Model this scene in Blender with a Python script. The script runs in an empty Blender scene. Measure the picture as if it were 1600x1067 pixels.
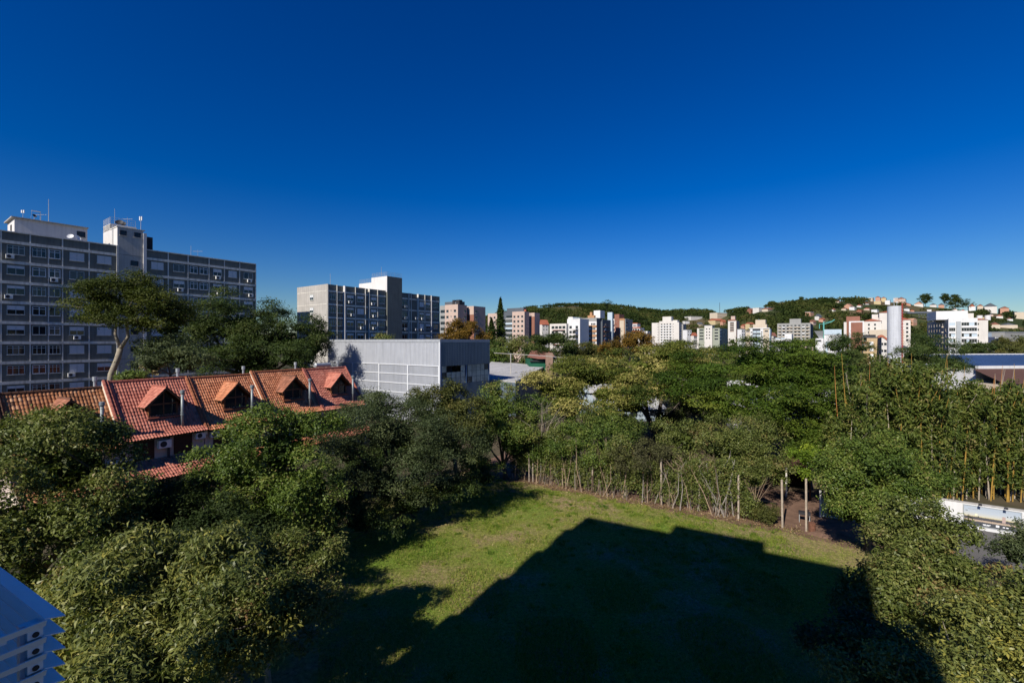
import bpy, math, random
import numpy as np
from mathutils import Vector, Matrix

random.seed(7)
SC = bpy.context.scene
COL = SC.collection
H = 12.5            # eye height above the lawn, metres
F = 720.0           # focal length in photo pixels (photo 1600 px wide)

# ---------------------------------------------------------------- camera
cam_data = bpy.data.cameras.new("camera")
cam = bpy.data.objects.new("camera", cam_data)
COL.objects.link(cam)
cam.location = (0, 0, H)
cam.rotation_euler = (math.radians(90), 0, 0)
cam_data.sensor_width = 36.0
cam_data.lens = 36.0 * F / 1600.0
cam_data.clip_start = 0.1
cam_data.clip_end = 12000
SC.camera = cam
SC.render.resolution_x, SC.render.resolution_y = 1024, 682

# ---------------------------------------------------------------- sun and sky
SUN_EL = 37.0
LX, LY = 0.557, 0.8305                     # the way the sunlight travels over the ground
world = bpy.data.worlds.new("World")
SC.world = world
world.use_nodes = True
nt = world.node_tree
nt.nodes.clear()
wo = nt.nodes.new('ShaderNodeOutputWorld')
bg = nt.nodes.new('ShaderNodeBackground')
sky = nt.nodes.new('ShaderNodeTexSky')
sky.sky_type = 'NISHITA'
sky.sun_disc = False
sky.sun_elevation = math.radians(SUN_EL)
sky.sun_rotation = math.atan2(-LX, -LY)
sky.altitude = 4000
sky.air_density = 2.2
sky.dust_density = 1.3
sky.ozone_density = 10.0
gm = nt.nodes.new('ShaderNodeGamma')
gm.inputs['Gamma'].default_value = 1.2
hs = nt.nodes.new('ShaderNodeHueSaturation')
hs.inputs['Saturation'].default_value = 1.2
hs.inputs['Hue'].default_value = 0.515
hs.inputs['Value'].default_value = 0.98
nt.links.new(sky.outputs[0], gm.inputs[0])
nt.links.new(gm.outputs[0], hs.inputs['Color'])
nt.links.new(hs.outputs[0], bg.inputs[0])
bg.inputs[1].default_value = 0.05
nt.links.new(bg.outputs[0], wo.inputs[0])

sd = bpy.data.lights.new("sun", 'SUN')
sd.energy = 5.0
sd.angle = math.radians(0.53)
sd.color = (1.0, 0.93, 0.82)
sun = bpy.data.objects.new("sun", sd)
COL.objects.link(sun)
ce, se = math.cos(math.radians(SUN_EL)), math.sin(math.radians(SUN_EL))
sun.rotation_euler = Vector((LX * ce, LY * ce, -se)).to_track_quat('-Z', 'Y').to_euler()
sun.location = (-40, -60, 80)

SC.view_settings.view_transform = 'Standard'
SC.view_settings.look = 'None'
SC.view_settings.exposure = 0.25
SC.view_settings.gamma = 1.0
SC.view_settings.use_curve_mapping = False
SC.render.engine = 'CYCLES'
SC.cycles.max_bounces = 5
SC.cycles.diffuse_bounces = 1
SC.cycles.glossy_bounces = 2
SC.cycles.transmission_bounces = 2
SC.cycles.caustics_reflective = False
SC.cycles.caustics_refractive = False

# ---------------------------------------------------------------- helpers
def at(u, v, D):
    return Vector(((u - 800) / F * D, D, H - (v - 534) / F * D))

def gnd(u, v):
    D = H * F / (v - 534)
    return Vector(((u - 800) / F * D, D, 0))

def solve(P, d, u):
    k = (u - 800) / F
    return (k * P[1] - P[0]) / (d[0] - k * d[1])

def zat(v, D):
    return H - (v - 534) / F * D

def _in(n, name, val):
    if name in n.inputs:
        n.inputs[name].default_value = val

MATS = {}
def mat(name, col, rough=0.75, spec=0.25, metal=0.0, var=0.15, scale=1.5, bump=0.0, bscale=20.0,
        streak=0.0, tint=None, dirt=0.0, wave=None):
    """procedural material: colour varied by two noises, optional vertical streaks, per-face tint ramp, bump"""
    if name in MATS:
        return MATS[name]
    m = bpy.data.materials.new(name)
    m.use_nodes = True
    t = m.node_tree
    b = t.nodes['Principled BSDF']
    _in(b, 'Roughness', rough); _in(b, 'Metallic', metal); _in(b, 'Specular IOR Level', spec)
    L = t.links.new
    tc = t.nodes.new('ShaderNodeTexCoord')
    if tint:
        at_ = t.nodes.new('ShaderNodeAttribute'); at_.attribute_name = 'tint'
        cr = t.nodes.new('ShaderNodeValToRGB')
        els = cr.color_ramp.elements
        n = len(tint)
        while len(els) < n:
            els.new(0.5)
        for i, c in enumerate(tint):
            els[i].position = i / (n - 1)
            els[i].color = (*c, 1)
        L(at_.outputs['Fac'], cr.inputs[0])
        colsock = cr.outputs[0]
    else:
        rgb = t.nodes.new('ShaderNodeRGB'); rgb.outputs[0].default_value = (*col, 1)
        colsock = rgb.outputs[0]
    if var > 0:
        nz = t.nodes.new('ShaderNodeTexNoise'); nz.inputs['Scale'].default_value = scale
        nz.inputs['Detail'].default_value = 6; nz.inputs['Roughness'].default_value = 0.65
        L(tc.outputs['Object'], nz.inputs['Vector'])
        mr = t.nodes.new('ShaderNodeMapRange')
        mr.inputs[1].default_value = 0.3; mr.inputs[2].default_value = 0.7
        mr.inputs[3].default_value = 1 - var; mr.inputs[4].default_value = 1 + var
        L(nz.outputs[0], mr.inputs[0])
        mx = t.nodes.new('ShaderNodeVectorMath'); mx.operation = 'SCALE'
        L(colsock, mx.inputs[0]); L(mr.outputs[0], mx.inputs['Scale'])
        colsock = mx.outputs[0]
    if streak > 0:
        mp = t.nodes.new('ShaderNodeMapping'); mp.inputs['Scale'].default_value = (2.2, 2.2, 0.12)
        L(tc.outputs['Object'], mp.inputs[0])
        n2 = t.nodes.new('ShaderNodeTexNoise'); n2.inputs['Scale'].default_value = 1.6
        n2.inputs['Detail'].default_value = 5
        L(mp.outputs[0], n2.inputs['Vector'])
        m2 = t.nodes.new('ShaderNodeMapRange')
        m2.inputs[1].default_value = 0.45; m2.inputs[2].default_value = 0.75
        m2.inputs[3].default_value = 1.0; m2.inputs[4].default_value = 1 - streak
        L(n2.outputs[0], m2.inputs[0])
        mx2 = t.nodes.new('ShaderNodeVectorMath'); mx2.operation = 'SCALE'
        L(colsock, mx2.inputs[0]); L(m2.outputs[0], mx2.inputs['Scale'])
        colsock = mx2.outputs[0]
    L(colsock, b.inputs['Base Color'])
    if bump > 0:
        n3 = t.nodes.new('ShaderNodeTexNoise'); n3.inputs['Scale'].default_value = bscale
        n3.inputs['Detail'].default_value = 5
        L(tc.outputs['Object'], n3.inputs['Vector'])
        bp = t.nodes.new('ShaderNodeBump'); bp.inputs['Strength'].default_value = bump
        bp.inputs['Distance'].default_value = 0.05
        L(n3.outputs[0], bp.inputs['Height'])
        L(bp.outputs[0], b.inputs['Normal'])
    MATS[name] = m
    return m

def leafmat(name, ramp, rough=0.5, spec=0.35, trans=0.18, k=1.0):
    ramp = [(c[0]*1.36*k, c[1]*1.40*k, c[2]*1.05*k) for c in ramp]
    rough = min(0.75, rough+0.06); spec = spec*0.5
    if name in MATS:
        return MATS[name]
    m = mat(name, ramp[0], rough, spec, var=0.0, tint=ramp)
    t = m.node_tree
    b = t.nodes['Principled BSDF']
    out = t.nodes['Material Output']
    tr = t.nodes.new('ShaderNodeBsdfTranslucent')
    src = b.inputs['Base Color'].links[0].from_socket
    vm = t.nodes.new('ShaderNodeVectorMath'); vm.operation = 'MULTIPLY'
    vm.inputs[1].default_value = (1.3, 1.5, 0.6)
    t.links.new(src, vm.inputs[0]); t.links.new(vm.outputs[0], tr.inputs[0])
    mx = t.nodes.new('ShaderNodeMixShader'); mx.inputs[0].default_value = trans
    t.links.new(b.outputs[0], mx.inputs[1]); t.links.new(tr.outputs[0], mx.inputs[2])
    t.links.new(mx.outputs[0], out.inputs[0])
    return m

class MB:
    def __init__(s):
        s.v = []; s.f = []; s.m = []
    def quad(s, a, b, c, d, mi=0):
        i = len(s.v); s.v += [tuple(a), tuple(b), tuple(c), tuple(d)]; s.f.append((i, i+1, i+2, i+3)); s.m.append(mi)
        return s
    def poly(s, pts, mi=0):
        i = len(s.v); s.v += [tuple(p) for p in pts]; s.f.append(tuple(range(i, i+len(pts)))); s.m.append(mi)
        return s
    def box(s, x0, x1, y0, y1, z0, z1, mi=0):
        i = len(s.v)
        s.v += [(x0,y0,z0),(x1,y0,z0),(x1,y1,z0),(x0,y1,z0),(x0,y0,z1),(x1,y0,z1),(x1,y1,z1),(x0,y1,z1)]
        for q in ((0,3,2,1),(4,5,6,7),(0,1,5,4),(1,2,6,5),(2,3,7,6),(3,0,4,7)):
            s.f.append(tuple(i+k for k in q)); s.m.append(mi)
        return s
    def prism(s, pts, y0, y1, mi=0):
        """pts: (x,z) outline counter-clockwise seen from -y, extruded from y0 to y1"""
        n = len(pts); i = len(s.v)
        s.v += [(x, y0, z) for x, z in pts] + [(x, y1, z) for x, z in pts]
        s.f.append(tuple(range(i, i+n))); s.m.append(mi)
        s.f.append(tuple(range(i+2*n-1, i+n-1, -1))); s.m.append(mi)
        for k in range(n):
            j = (k+1) % n
            s.f.append((i+k, i+n+k, i+n+j, i+j)); s.m.append(mi)
        return s
    def prism_x(s, pts, x0, x1, mi=0):
        """pts: (y,z) outline extruded along x"""
        n = len(pts); i = len(s.v)
        s.v += [(x0, y, z) for y, z in pts] + [(x1, y, z) for y, z in pts]
        s.f.append(tuple(range(i+n-1, i-1, -1))); s.m.append(mi)
        s.f.append(tuple(range(i+n, i+2*n))); s.m.append(mi)
        for k in range(n):
            j = (k+1) % n
            s.f.append((i+k, i+j, i+n+j, i+n+k)); s.m.append(mi)
        return s
    def path(s, pts, rad, n=6, mi=0, cap=True):
        pts = [Vector(p) for p in pts]
        rings = []
        prev = None
        for k, p in enumerate(pts):
            d = (pts[min(k+1, len(pts)-1)] - pts[max(k-1, 0)])
            if d.length < 1e-6: d = Vector((0,0,1))
            d.normalize()
            ref = Vector((1,0,0)) if abs(d.x) < 0.8 else Vector((0,1,0))
            a = d.cross(ref).normalized(); b = d.cross(a)
            r = rad[k] if hasattr(rad, '__len__') else rad
            i = len(s.v)
            for j in range(n):
                t = 2*math.pi*j/n
                s.v.append(tuple(p + a*(math.cos(t)*r) + b*(math.sin(t)*r)))
            rings.append(i)
        for k in range(len(rings)-1):
            for j in range(n):
                j2 = (j+1) % n
                s.f.append((rings[k]+j, rings[k]+j2, rings[k+1]+j2, rings[k+1]+j)); s.m.append(mi)
        if cap:
            s.f.append(tuple(rings[-1]+j for j in range(n))); s.m.append(mi)
            s.f.append(tuple(rings[0]+j for j in range(n-1,-1,-1))); s.m.append(mi)
        return s
    def mesh(s, name, mats, smooth=False):
        me = bpy.data.meshes.new(name)
        me.from_pydata(s.v, [], s.f)
        if not isinstance(mats, (list, tuple)):
            mats = [mats]
        for m in mats:
            me.materials.append(m)
        if len(mats) > 1:
            me.polygons.foreach_set('material_index', s.m)
        if smooth:
            me.polygons.foreach_set('use_smooth', [True]*len(s.f))
        me.update()
        return me
    def build(s, name, mats, parent=None, loc=None, rz=0.0, smooth=False):
        return O(name, s.mesh(name, mats, smooth), parent, loc, rz)

def O(name, me, parent=None, loc=None, rz=0.0, rot=None, scale=None):
    o = bpy.data.objects.new(name, me)
    COL.objects.link(o)
    if parent is not None:
        o.parent = parent
    if loc is not None:
        o.location = loc
    if rz:
        o.rotation_euler = (0, 0, rz)
    if rot is not None:
        o.rotation_euler = rot
    if scale is not None:
        o.scale = scale
    return o

def tag(o, label=None, cat=None, group=None, kind=None):
    if label: o['label'] = label
    if cat: o['category'] = cat
    if group: o['group'] = group
    if kind: o['kind'] = kind
    return o

def T(name, label, cat, loc=(0,0,0), rz=0.0, group=None):
    o = bpy.data.objects.new(name, None)
    o.empty_display_size = 0.3
    COL.objects.link(o)
    o.location = loc
    o.rotation_euler = (0, 0, rz)
    return tag(o, label, cat, group)

CACHE = {}
def cached(key, fn):
    if key not in CACHE:
        CACHE[key] = fn()
    return CACHE[key]

def bx(name, m, parent, *dims, smooth=False):
    """one part made of one or more boxes"""
    b = MB()
    for d in dims:
        b.box(*d)
    return b.build(name, m, parent)

# ---------------------------------------------------------------- foliage
def leaf_mesh(name, P, N, A, Ln, W, tint, material, fold=0.1, tri=False):
    n = len(P)
    A = A - N * np.sum(A*N, axis=1, keepdims=True)
    A /= np.linalg.norm(A, axis=1, keepdims=True) + 1e-9
    S = np.cross(N, A)
    Ln = Ln[:, None]; W = W[:, None]
    if tri:
        V = np.stack([P - S*W*0.5 - A*Ln*0.4, P + S*W*0.5 - A*Ln*0.4, P + A*Ln*0.6], axis=1)
        k = 3
    else:
        V = np.stack([P - A*Ln*0.5, P + S*W*0.5 + N*Ln*fold, P + A*Ln*0.5 - N*Ln*fold, P - S*W*0.5 + N*Ln*fold], axis=1)
        k = 4
    me = bpy.data.meshes.new(name)
    me.vertices.add(n*k)
    me.vertices.foreach_set('co', V.reshape(-1).astype(np.float32))
    me.loops.add(n*k)
    me.loops.foreach_set('vertex_index', np.arange(n*k, dtype=np.int32))
    me.polygons.add(n)
    me.polygons.foreach_set('loop_start', np.arange(0, n*k, k, dtype=np.int32))
    me.polygons.foreach_set('loop_total', np.full(n, k, dtype=np.int32))
    me.materials.append(material)
    at_ = me.attributes.new('tint', 'FLOAT', 'FACE')
    at_.data.foreach_set('value', np.clip(tint, 0, 1).astype(np.float32))
    me.update(calc_edges=True)
    return me

def unit(n, rng):
    d = rng.normal(size=(n, 3))
    return d / np.linalg.norm(d, axis=1, keepdims=True)

def norm(a):
    return a / (np.linalg.norm(a, axis=1, keepdims=True) + 1e-9)

def crown_arrays(lobes, n, rng, cn=36, cr=0.45, flat=0.65, up=0.4, inner=0.1, droop=0.3, down=0.25,
                 cull=True, spread=0.6, rough=0.12, br=None, ctv=0.15, bflat=0.75):
    """lobes: rows cx cy cz rx ry rz. Each lobe carries rounded boughs on its surface; leaves sit in clumps on the boughs."""
    L = np.array(lobes, float)
    area = L[:,3]*L[:,4] + L[:,3]*L[:,5] + L[:,4]*L[:,5]
    B = []
    for j in range(len(L)):
        b0 = br or max(0.3, 0.27*(L[j,3]*L[j,4]*L[j,5])**(1/3)*1.15)
        m = int(np.clip(area[j]*4.19/(b0*b0*3.14)*0.5, 5, 80))
        d = unit(m, rng)
        fl = (d[:,2] < -0.25) & (rng.random(m) > down)
        d[fl,2] *= -1
        f = rng.uniform(0.46, 1.08, m)
        c = L[j,:3] + d*L[j,3:6]*f[:,None]
        rb = b0*rng.uniform(0.6, 1.5, m)
        keep = np.ones(m, bool)
        for k in range(len(L)):
            if k != j:
                q = np.linalg.norm((c - L[k,:3])/L[k,3:6], axis=1)
                keep &= ~((q < 0.7) & (rng.random(m) < 0.85))
        if cull:
            tc = norm(np.array([0,0,H]) - c)
            keep &= ~((np.sum(tc*d, axis=1) < -0.4) & (rng.random(m) < 0.6))
        keep &= c[:,2] > 0.2
        B.append(np.concatenate([c, rb[:,None], d, rng.normal(0, ctv, (m,1))], 1)[keep])
    B = np.concatenate(B)
    nc = max(1, n//cn)
    w = B[:,3]**2
    bi = rng.choice(len(B), nc, p=w/w.sum())
    e = norm(rng.normal(size=(nc,3)) + 0.55*B[bi,4:7] + np.array([0,0,0.35]))
    ff = np.where(rng.random(nc) < inner, rng.uniform(0.3,0.8,nc), rng.uniform(0.8,1.12,nc))
    C = B[bi,:3] + e*(B[bi,3]*ff)[:,None]*np.array([1,1,bflat])
    C[:,2] = np.maximum(C[:,2], 0.1)
    idx = np.repeat(np.arange(nc), cn)
    sz = rng.uniform(0.6, 1.25, nc)
    off = rng.normal(size=(nc*cn, 3)) * (cr*0.5*sz[idx])[:,None]
    off[:,2] *= flat
    P = C[idx] + off
    N = norm(spread*e[idx] + up*np.array([0,0,1.0]) + 0.55*rng.normal(size=(len(P),3)))
    A = norm(rng.normal(size=(len(P),3)) + 0.6*norm(off) + np.array([0,0,-droop]))
    tint = 0.46 + (B[bi,7] + rng.normal(0, 0.08, nc))[idx] + rng.normal(0, 0.13, len(P))
    return P, N, A, tint, C

def trunk_mesh(base, lobes, r, rng, targets=None, main=True):
    b = MB()
    L = np.array(lobes, float)
    w = L[:,3]*L[:,4]
    cen = (L[:,:3]*w[:,None]).sum(0)/w.sum()
    zlow = (L[:,2]-L[:,5]).min()
    base = np.array([base[0], base[1], base[2] if len(base) > 2 else 0.0])
    zf = max(base[2] + 0.8, min(zlow + 0.25*(cen[2]-zlow), cen[2]-0.5))
    fork = np.array([base[0]*0.55+cen[0]*0.45, base[1]*0.55+cen[1]*0.45, zf])
    mid = (base+fork)/2 + rng.normal(0, 0.12, 3)*np.array([1,1,0])
    if main: b.path([base - np.array([0,0,0.15]), mid, fork], [r*1.25, r, r*0.8], 8)
    for j in range(len(L) if main else 0):
        c = L[j,:3]
        e = c + np.array([0,0,L[j,5]*0.25])
        m1 = fork*0.5 + e*0.5 + rng.normal(0, 0.15, 3)*np.array([1,1,0.4]) - np.array([0,0,0.1*np.linalg.norm(e-fork)])
        b.path([fork, m1, e], [r*0.7, r*0.45, r*0.22], 6)
    if targets is not None:
        for t in targets:
            j = np.argmin(np.linalg.norm(L[:,:3]-t, axis=1))
            s0 = L[j,:3]
            m1 = (s0+t)/2 + rng.normal(0, 0.12, 3)
            b.path([s0, m1, t], [r*0.26, r*0.16, r*0.05], 5)
    return b

def px_lobes(D, ls):
    out = []
    for l in ls:
        u, v, ru, rv = l[:4]
        dd = l[4] if len(l) > 4 else 0.0
        ry = l[5] if len(l) > 5 else None
        DD = D + dd
        p = at(u, v, DD)
        rx = ru/F*DD
        out.append((p.x, p.y, p.z, rx, ry if ry else rx*0.9, rv/F*DD))
    return out

BARK = None
LEAF = 1.21
def tree(name, label, cat, D, ls, n, size, lm, ubase=None, r=0.18, seed=1, aspect=0.42, tri=False, group=None, bark=None,
         ntw=24, limbs=None, crown='crown', fold=0.1, sv=0.3, basez=0.0, lobes=None, **kw):
    rng = np.random.default_rng(seed)
    lobes = px_lobes(D, ls) if lobes is None else lobes
    L = np.array(lobes)
    if ubase is None:
        bxx = (L[:,0]*L[:,3]).sum()/L[:,3].sum()
        byy = (L[:,1]*L[:,3]).sum()/L[:,3].sum()
    else:
        bxx, byy = (ubase-800)/F*D, D
    o = np.array([bxx, byy, basez])
    n = int(n*1.0)
    P, N, A, tint, C = crown_arrays(lobes, n, rng, **kw)
    Ls = size*LEAF*rng.uniform(1-sv, 1+sv, len(P))
    # larger leaves deep inside close the view; darker tint paints inner shade
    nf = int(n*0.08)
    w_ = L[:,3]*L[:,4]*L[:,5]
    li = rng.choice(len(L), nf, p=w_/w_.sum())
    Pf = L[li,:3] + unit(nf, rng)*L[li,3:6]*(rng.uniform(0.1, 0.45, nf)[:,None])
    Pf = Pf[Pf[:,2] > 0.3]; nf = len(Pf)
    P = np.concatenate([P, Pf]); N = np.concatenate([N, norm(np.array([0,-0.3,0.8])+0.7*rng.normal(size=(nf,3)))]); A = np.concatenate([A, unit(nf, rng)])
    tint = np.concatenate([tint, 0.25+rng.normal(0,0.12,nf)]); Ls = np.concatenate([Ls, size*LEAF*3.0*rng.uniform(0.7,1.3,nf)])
    root = T(name, label, cat, (bxx, byy, basez), 0, group)
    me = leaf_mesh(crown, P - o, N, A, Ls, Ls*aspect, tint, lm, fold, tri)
    O(crown, me, root)
    tg = C[rng.choice(len(C), min(ntw, len(C)), replace=False)] - o
    lr = L.copy(); lr[:,:3] -= o
    tb = trunk_mesh((0,0,0), lr, r, rng, tg, main=limbs is None)
    if limbs:
        for pts, r0, r1 in limbs:
            q = [at(a, b, D + (c[0] if c else 0)) - Vector(o) for a, b, *c in pts]
            rad = [r0 + (r1-r0)*i/(len(q)-1) for i in range(len(q))]
            tb.path(q, rad, 8)
    tb.build('trunk', bark or MATS['bark'], root, smooth=True)
    return root

# ---------------------------------------------------------------- materials
M_BARK = mat('bark', (0.10, 0.085, 0.07), 0.9, 0.1, var=0.4, scale=4, bump=0.5)
M_BARKP = mat('pale_bark', (0.30, 0.26, 0.20), 0.9, 0.1, var=0.35, scale=4, bump=0.4)
M_CONC = mat('concrete_light', (0.72, 0.69, 0.62), 0.85, 0.15, var=0.16, scale=0.7, streak=0.35)
M_PANEL = mat('panel_grey_green', (0.185, 0.19, 0.168), 0.85, 0.15, var=0.12, scale=0.6, streak=0.25)
M_PLAIN = mat('render_grey', (0.48, 0.46, 0.42), 0.85, 0.15, var=0.12, scale=0.5, streak=0.25)
M_WHITEW = mat('white_wall', (0.66, 0.64, 0.62), 0.8, 0.2, var=0.06, scale=0.5, streak=0.14)
M_GREYW = mat('pale_concrete_wall', (0.42, 0.40, 0.37), 0.85, 0.15, var=0.12, scale=0.5, streak=0.3)
M_SHUT = mat('white_shutter', (0.72, 0.73, 0.75), 0.6, 0.3, var=0.05, scale=2)
M_ALU = mat('aluminium_frame', (0.50, 0.56, 0.55), 0.45, 0.4, var=0.05)
M_WFRAME = mat('white_frame', (0.75, 0.76, 0.76), 0.5, 0.3, var=0.04)
M_DARK = mat('dark_metal', (0.03, 0.03, 0.035), 0.6, 0.3, var=0.1)
M_VENT = mat('vent_slat', (0.05, 0.055, 0.06), 0.7, 0.3, var=0.1)
M_GLASS = mat('window_glass', (0.018, 0.022, 0.028), 0.06, 0.6, var=0.3, scale=0.8)
M_GLASS2 = mat('curtained_glass', (0.10, 0.10, 0.095), 0.1, 0.5, var=0.5, scale=1.2)
M_ACW = mat('ac_white', (0.70, 0.70, 0.67), 0.5, 0.35, var=0.05)
M_STEEL = mat('galvanised_steel', (0.42, 0.44, 0.45), 0.45, 0.5, metal=0.4, var=0.15, scale=3)
M_PIPE = mat('grey_flue', (0.22, 0.25, 0.26), 0.5, 0.4, metal=0.3, var=0.15, scale=4)
M_ROOFFLAT = mat('flat_roof', (0.25, 0.24, 0.23), 0.9, 0.1, var=0.2, scale=0.4)
M_RED = mat('red_paint', (0.40, 0.06, 0.05), 0.6, 0.3)

# ---------------------------------------------------------------- ground
def ground_material():
    m = bpy.data.materials.new('city_ground'); m.use_nodes = True
    t = m.node_tree; b = t.nodes['Principled BSDF']; L = t.links.new
    _in(b, 'Roughness', 0.95); _in(b, 'Specular IOR Level', 0.1)
    tc = t.nodes.new('ShaderNodeTexCoord')
    nz = t.nodes.new('ShaderNodeTexNoise'); nz.inputs['Scale'].default_value = 0.12; nz.inputs['Detail'].default_value = 8
    L(tc.outputs['Object'], nz.inputs['Vector'])
    cr = t.nodes.new('ShaderNodeValToRGB')
    e = cr.color_ramp.elements
    e[0].position = 0.35; e[0].color = (0.035, 0.045, 0.02, 1)
    e[1].position = 0.65; e[1].color = (0.12, 0.09, 0.06, 1)
    L(nz.outputs[0], cr.inputs[0]); L(cr.outputs[0], b.inputs['Base Color'])
    return m
g = MB().quad((-6000,-6000,0),(6000,-6000,0),(6000,6000,0),(-6000,6000,0)).build('ground', ground_material())
tag(g, 'dark soil and undergrowth of the town ground', None, None, 'structure')

def lawn_material():
    m = bpy.data.materials.new('lawn_grass'); m.use_nodes = True
    t = m.node_tree; b = t.nodes['Principled BSDF']; L = t.links.new
    _in(b, 'Roughness', 0.9); _in(b, 'Specular IOR Level', 0.15)
    tc = t.nodes.new('ShaderNodeTexCoord')
    def noise(s, d=6, r=0.6):
        n = t.nodes.new('ShaderNodeTexNoise'); n.inputs['Scale'].default_value = s
        n.inputs['Detail'].default_value = d; n.inputs['Roughness'].default_value = r
        L(tc.outputs['Object'], n.inputs['Vector']); return n
    big = noise(0.16, 7, 0.65); fine = noise(5.0, 8, 0.75)
    cr = t.nodes.new('ShaderNodeValToRGB'); e = cr.color_ramp.elements
    e[0].position = 0.38; e[0].color = (0.13, 0.20, 0.026, 1)
    e[1].position = 0.60; e[1].color = (0.27, 0.205, 0.105, 1)
    x = e.new(0.5); x.color = (0.185, 0.20, 0.045, 1)
    L(big.outputs[0], cr.inputs[0])
    mr = t.nodes.new('ShaderNodeMapRange')
    mr.inputs[1].default_value = 0.3; mr.inputs[2].default_value = 0.7; mr.inputs[3].default_value = 0.3; mr.inputs[4].default_value = 1.6
    L(fine.outputs[0], mr.inputs[0])
    mx = t.nodes.new('ShaderNodeVectorMath'); mx.operation = 'SCALE'
    L(cr.outputs[0], mx.inputs[0]); L(mr.outputs[0], mx.inputs['Scale'])
    L(mx.outputs[0], b.inputs['Base Color'])
    bp = t.nodes.new('ShaderNodeBump'); bp.inputs['Strength'].default_value = 0.8; bp.inputs['Distance'].default_value = 0.06
    L(fine.outputs[0], bp.inputs['Height']); L(bp.outputs[0], b.inputs['Normal'])
    return m
M_LAWN = lawn_material()

FA = gnd(820, 752); FB = gnd(1262, 831)              # the fence line on the ground
FD = (FB - FA).normalized()
FN = Vector((-FD.y, FD.x, 0))                         # away from the camera
if FN.y < 0: FN = -FN
def fp(s, w=0.0, z=0.0):
    """point s metres along the fence from its far end, w metres behind it"""
    p = FA + FD*s + FN*w
    return Vector((p.x, p.y, z))

rng = np.random.default_rng(5)
def wavy(p, q, n, amp, z, r):
    out = []
    for i in range(n+1):
        t = i/n
        a = p.lerp(q, t)
        out.append((a.x + r.normal(0, amp), a.y + r.normal(0, amp), z))
    return out
# dirt along and behind the fence, lawn in front of it: strips of quads that share a ragged edge
M_DIRT = mat('red_dirt', (0.17, 0.105, 0.075), 0.95, 0.1, var=0.35, scale=1.2, bump=0.6, bscale=9)
def strip(near, far, name, m, rows=10):
    b = MB(); n = len(near)
    for i in range(n):
        for k in range(rows+1):
            t = k/rows
            b.v.append(tuple(near[i][c]*(1-t)+far[i][c]*t for c in range(3)))
    for i in range(n-1):
        for k in range(rows):
            q = i*(rows+1)+k
            b.f.append((q, q+rows+1, q+rows+2, q+1)); b.m.append(0)
    return b.build(name, m)
NE = 90
d_near = [tuple(fp(-7+33*i/NE, -1.9, 0.004)) for i in range(NE+1)]
d_far = [tuple(fp(-7+33*i/NE, 9.0, 0.004)) for i in range(NE+1)]
tag(strip(d_near, d_far, 'dirt_path', M_DIRT), None, None, None, 'structure')
edge = []
ph = 0.0
for i in range(NE+1):
    s_ = -7+33*i/NE
    edge.append(tuple(fp(s_, -0.55-0.03*s_ + 0.22*math.sin(s_*1.3)+0.15*math.sin(s_*3.1+1)+random.uniform(-0.1,0.1), 0.009)))
l_near = [(-26+52*i/NE, 2.5, 0.009) for i in range(NE+1)]
lawn = strip(l_near, edge, 'lawn', M_LAWN, 24)
tag(lawn, None, None, None, 'structure')
# grass blades over the lawn that shows
def grass(n, seed):
    r = np.random.default_rng(seed)
    k = r.uniform(-0.42, 0.80, n)
    vv = r.uniform(752, 1075, n)
    D = H*F/(vv-534)
    X = k*D
    P = np.stack([X, D, np.full(n, 0.012)], 1)
    s = np.array([FN.x, FN.y]); base = np.array([FA.x, FA.y])
    w = ((P[:,:2]-base) @ s)
    keep = (w < -0.6 + r.normal(0, 0.45, n)) & (X > -16)
    P = P[keep]; n = len(P)
    A = norm(np.stack([r.normal(0, .55, n), r.normal(0, .55, n), np.ones(n)], 1))
    N = unit(n, r)
    hgt = 0.075*r.uniform(0.6, 1.7, n) * (0.6+0.9*(np.sin(P[:,0]*0.9)*np.sin(P[:,1]*0.7+1) > 0.1))
    pat = 0.5+0.25*np.sin(P[:,0]*0.31+0.5)*np.sin(P[:,1]*0.27)
    P[:,2] += hgt*0.4
    return leaf_mesh('grass_blades', P, N, A, hgt, 0.028*np.ones(n), pat + r.normal(0, .27, n), 
        leafmat('grass_blade', [(0.035,0.075,0.008),(0.10,0.15,0.02),(0.18,0.185,0.045),(0.28,0.23,0.11)], 0.7, 0.2, 0.1), tri=True)
def tufts(n, k, seed):
    r = np.random.default_rng(seed)
    s_ = r.uniform(-3, 20, n); w_ = -0.7-np.abs(r.gamma(1.3, 5.5, n))
    C = np.array([FA.x, FA.y, 0]) + np.outer(s_, np.array(FD)) + np.outer(w_, np.array(FN))
    C = C[C[:,1] > 8]; n = len(C)
    idx = np.repeat(np.arange(n), k)
    hh = (r.uniform(0.08, 0.20, n))[idx]*r.uniform(0.6, 1.2, n*k)
    P = C[idx] + r.normal(size=(n*k,3))*np.array([0.12,0.12,0])*r.uniform(0.5,1.6,n)[idx][:,None]; P[:,2] = 0.01+hh*0.35
    A = norm(np.stack([r.normal(0,.5,n*k), r.normal(0,.5,n*k), np.ones(n*k)],1))
    return leaf_mesh('grass_tufts', P, unit(n*k, r), A, hh, np.full(n*k, 0.03), (0.4+r.normal(0,0.2,n))[idx]+r.normal(0,0.15,n*k), MATS['grass_blade'], tri=True)
go = O('grass', grass(200000, 3))
gt = O('grass', tufts(850, 50, 12)); tag(gt, 'taller weedy grass tufts scattered over the lawn', 'grass', None, 'stuff')
tag(go, 'short green and straw coloured grass of the lawn', 'grass', None, 'stuff')

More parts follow.
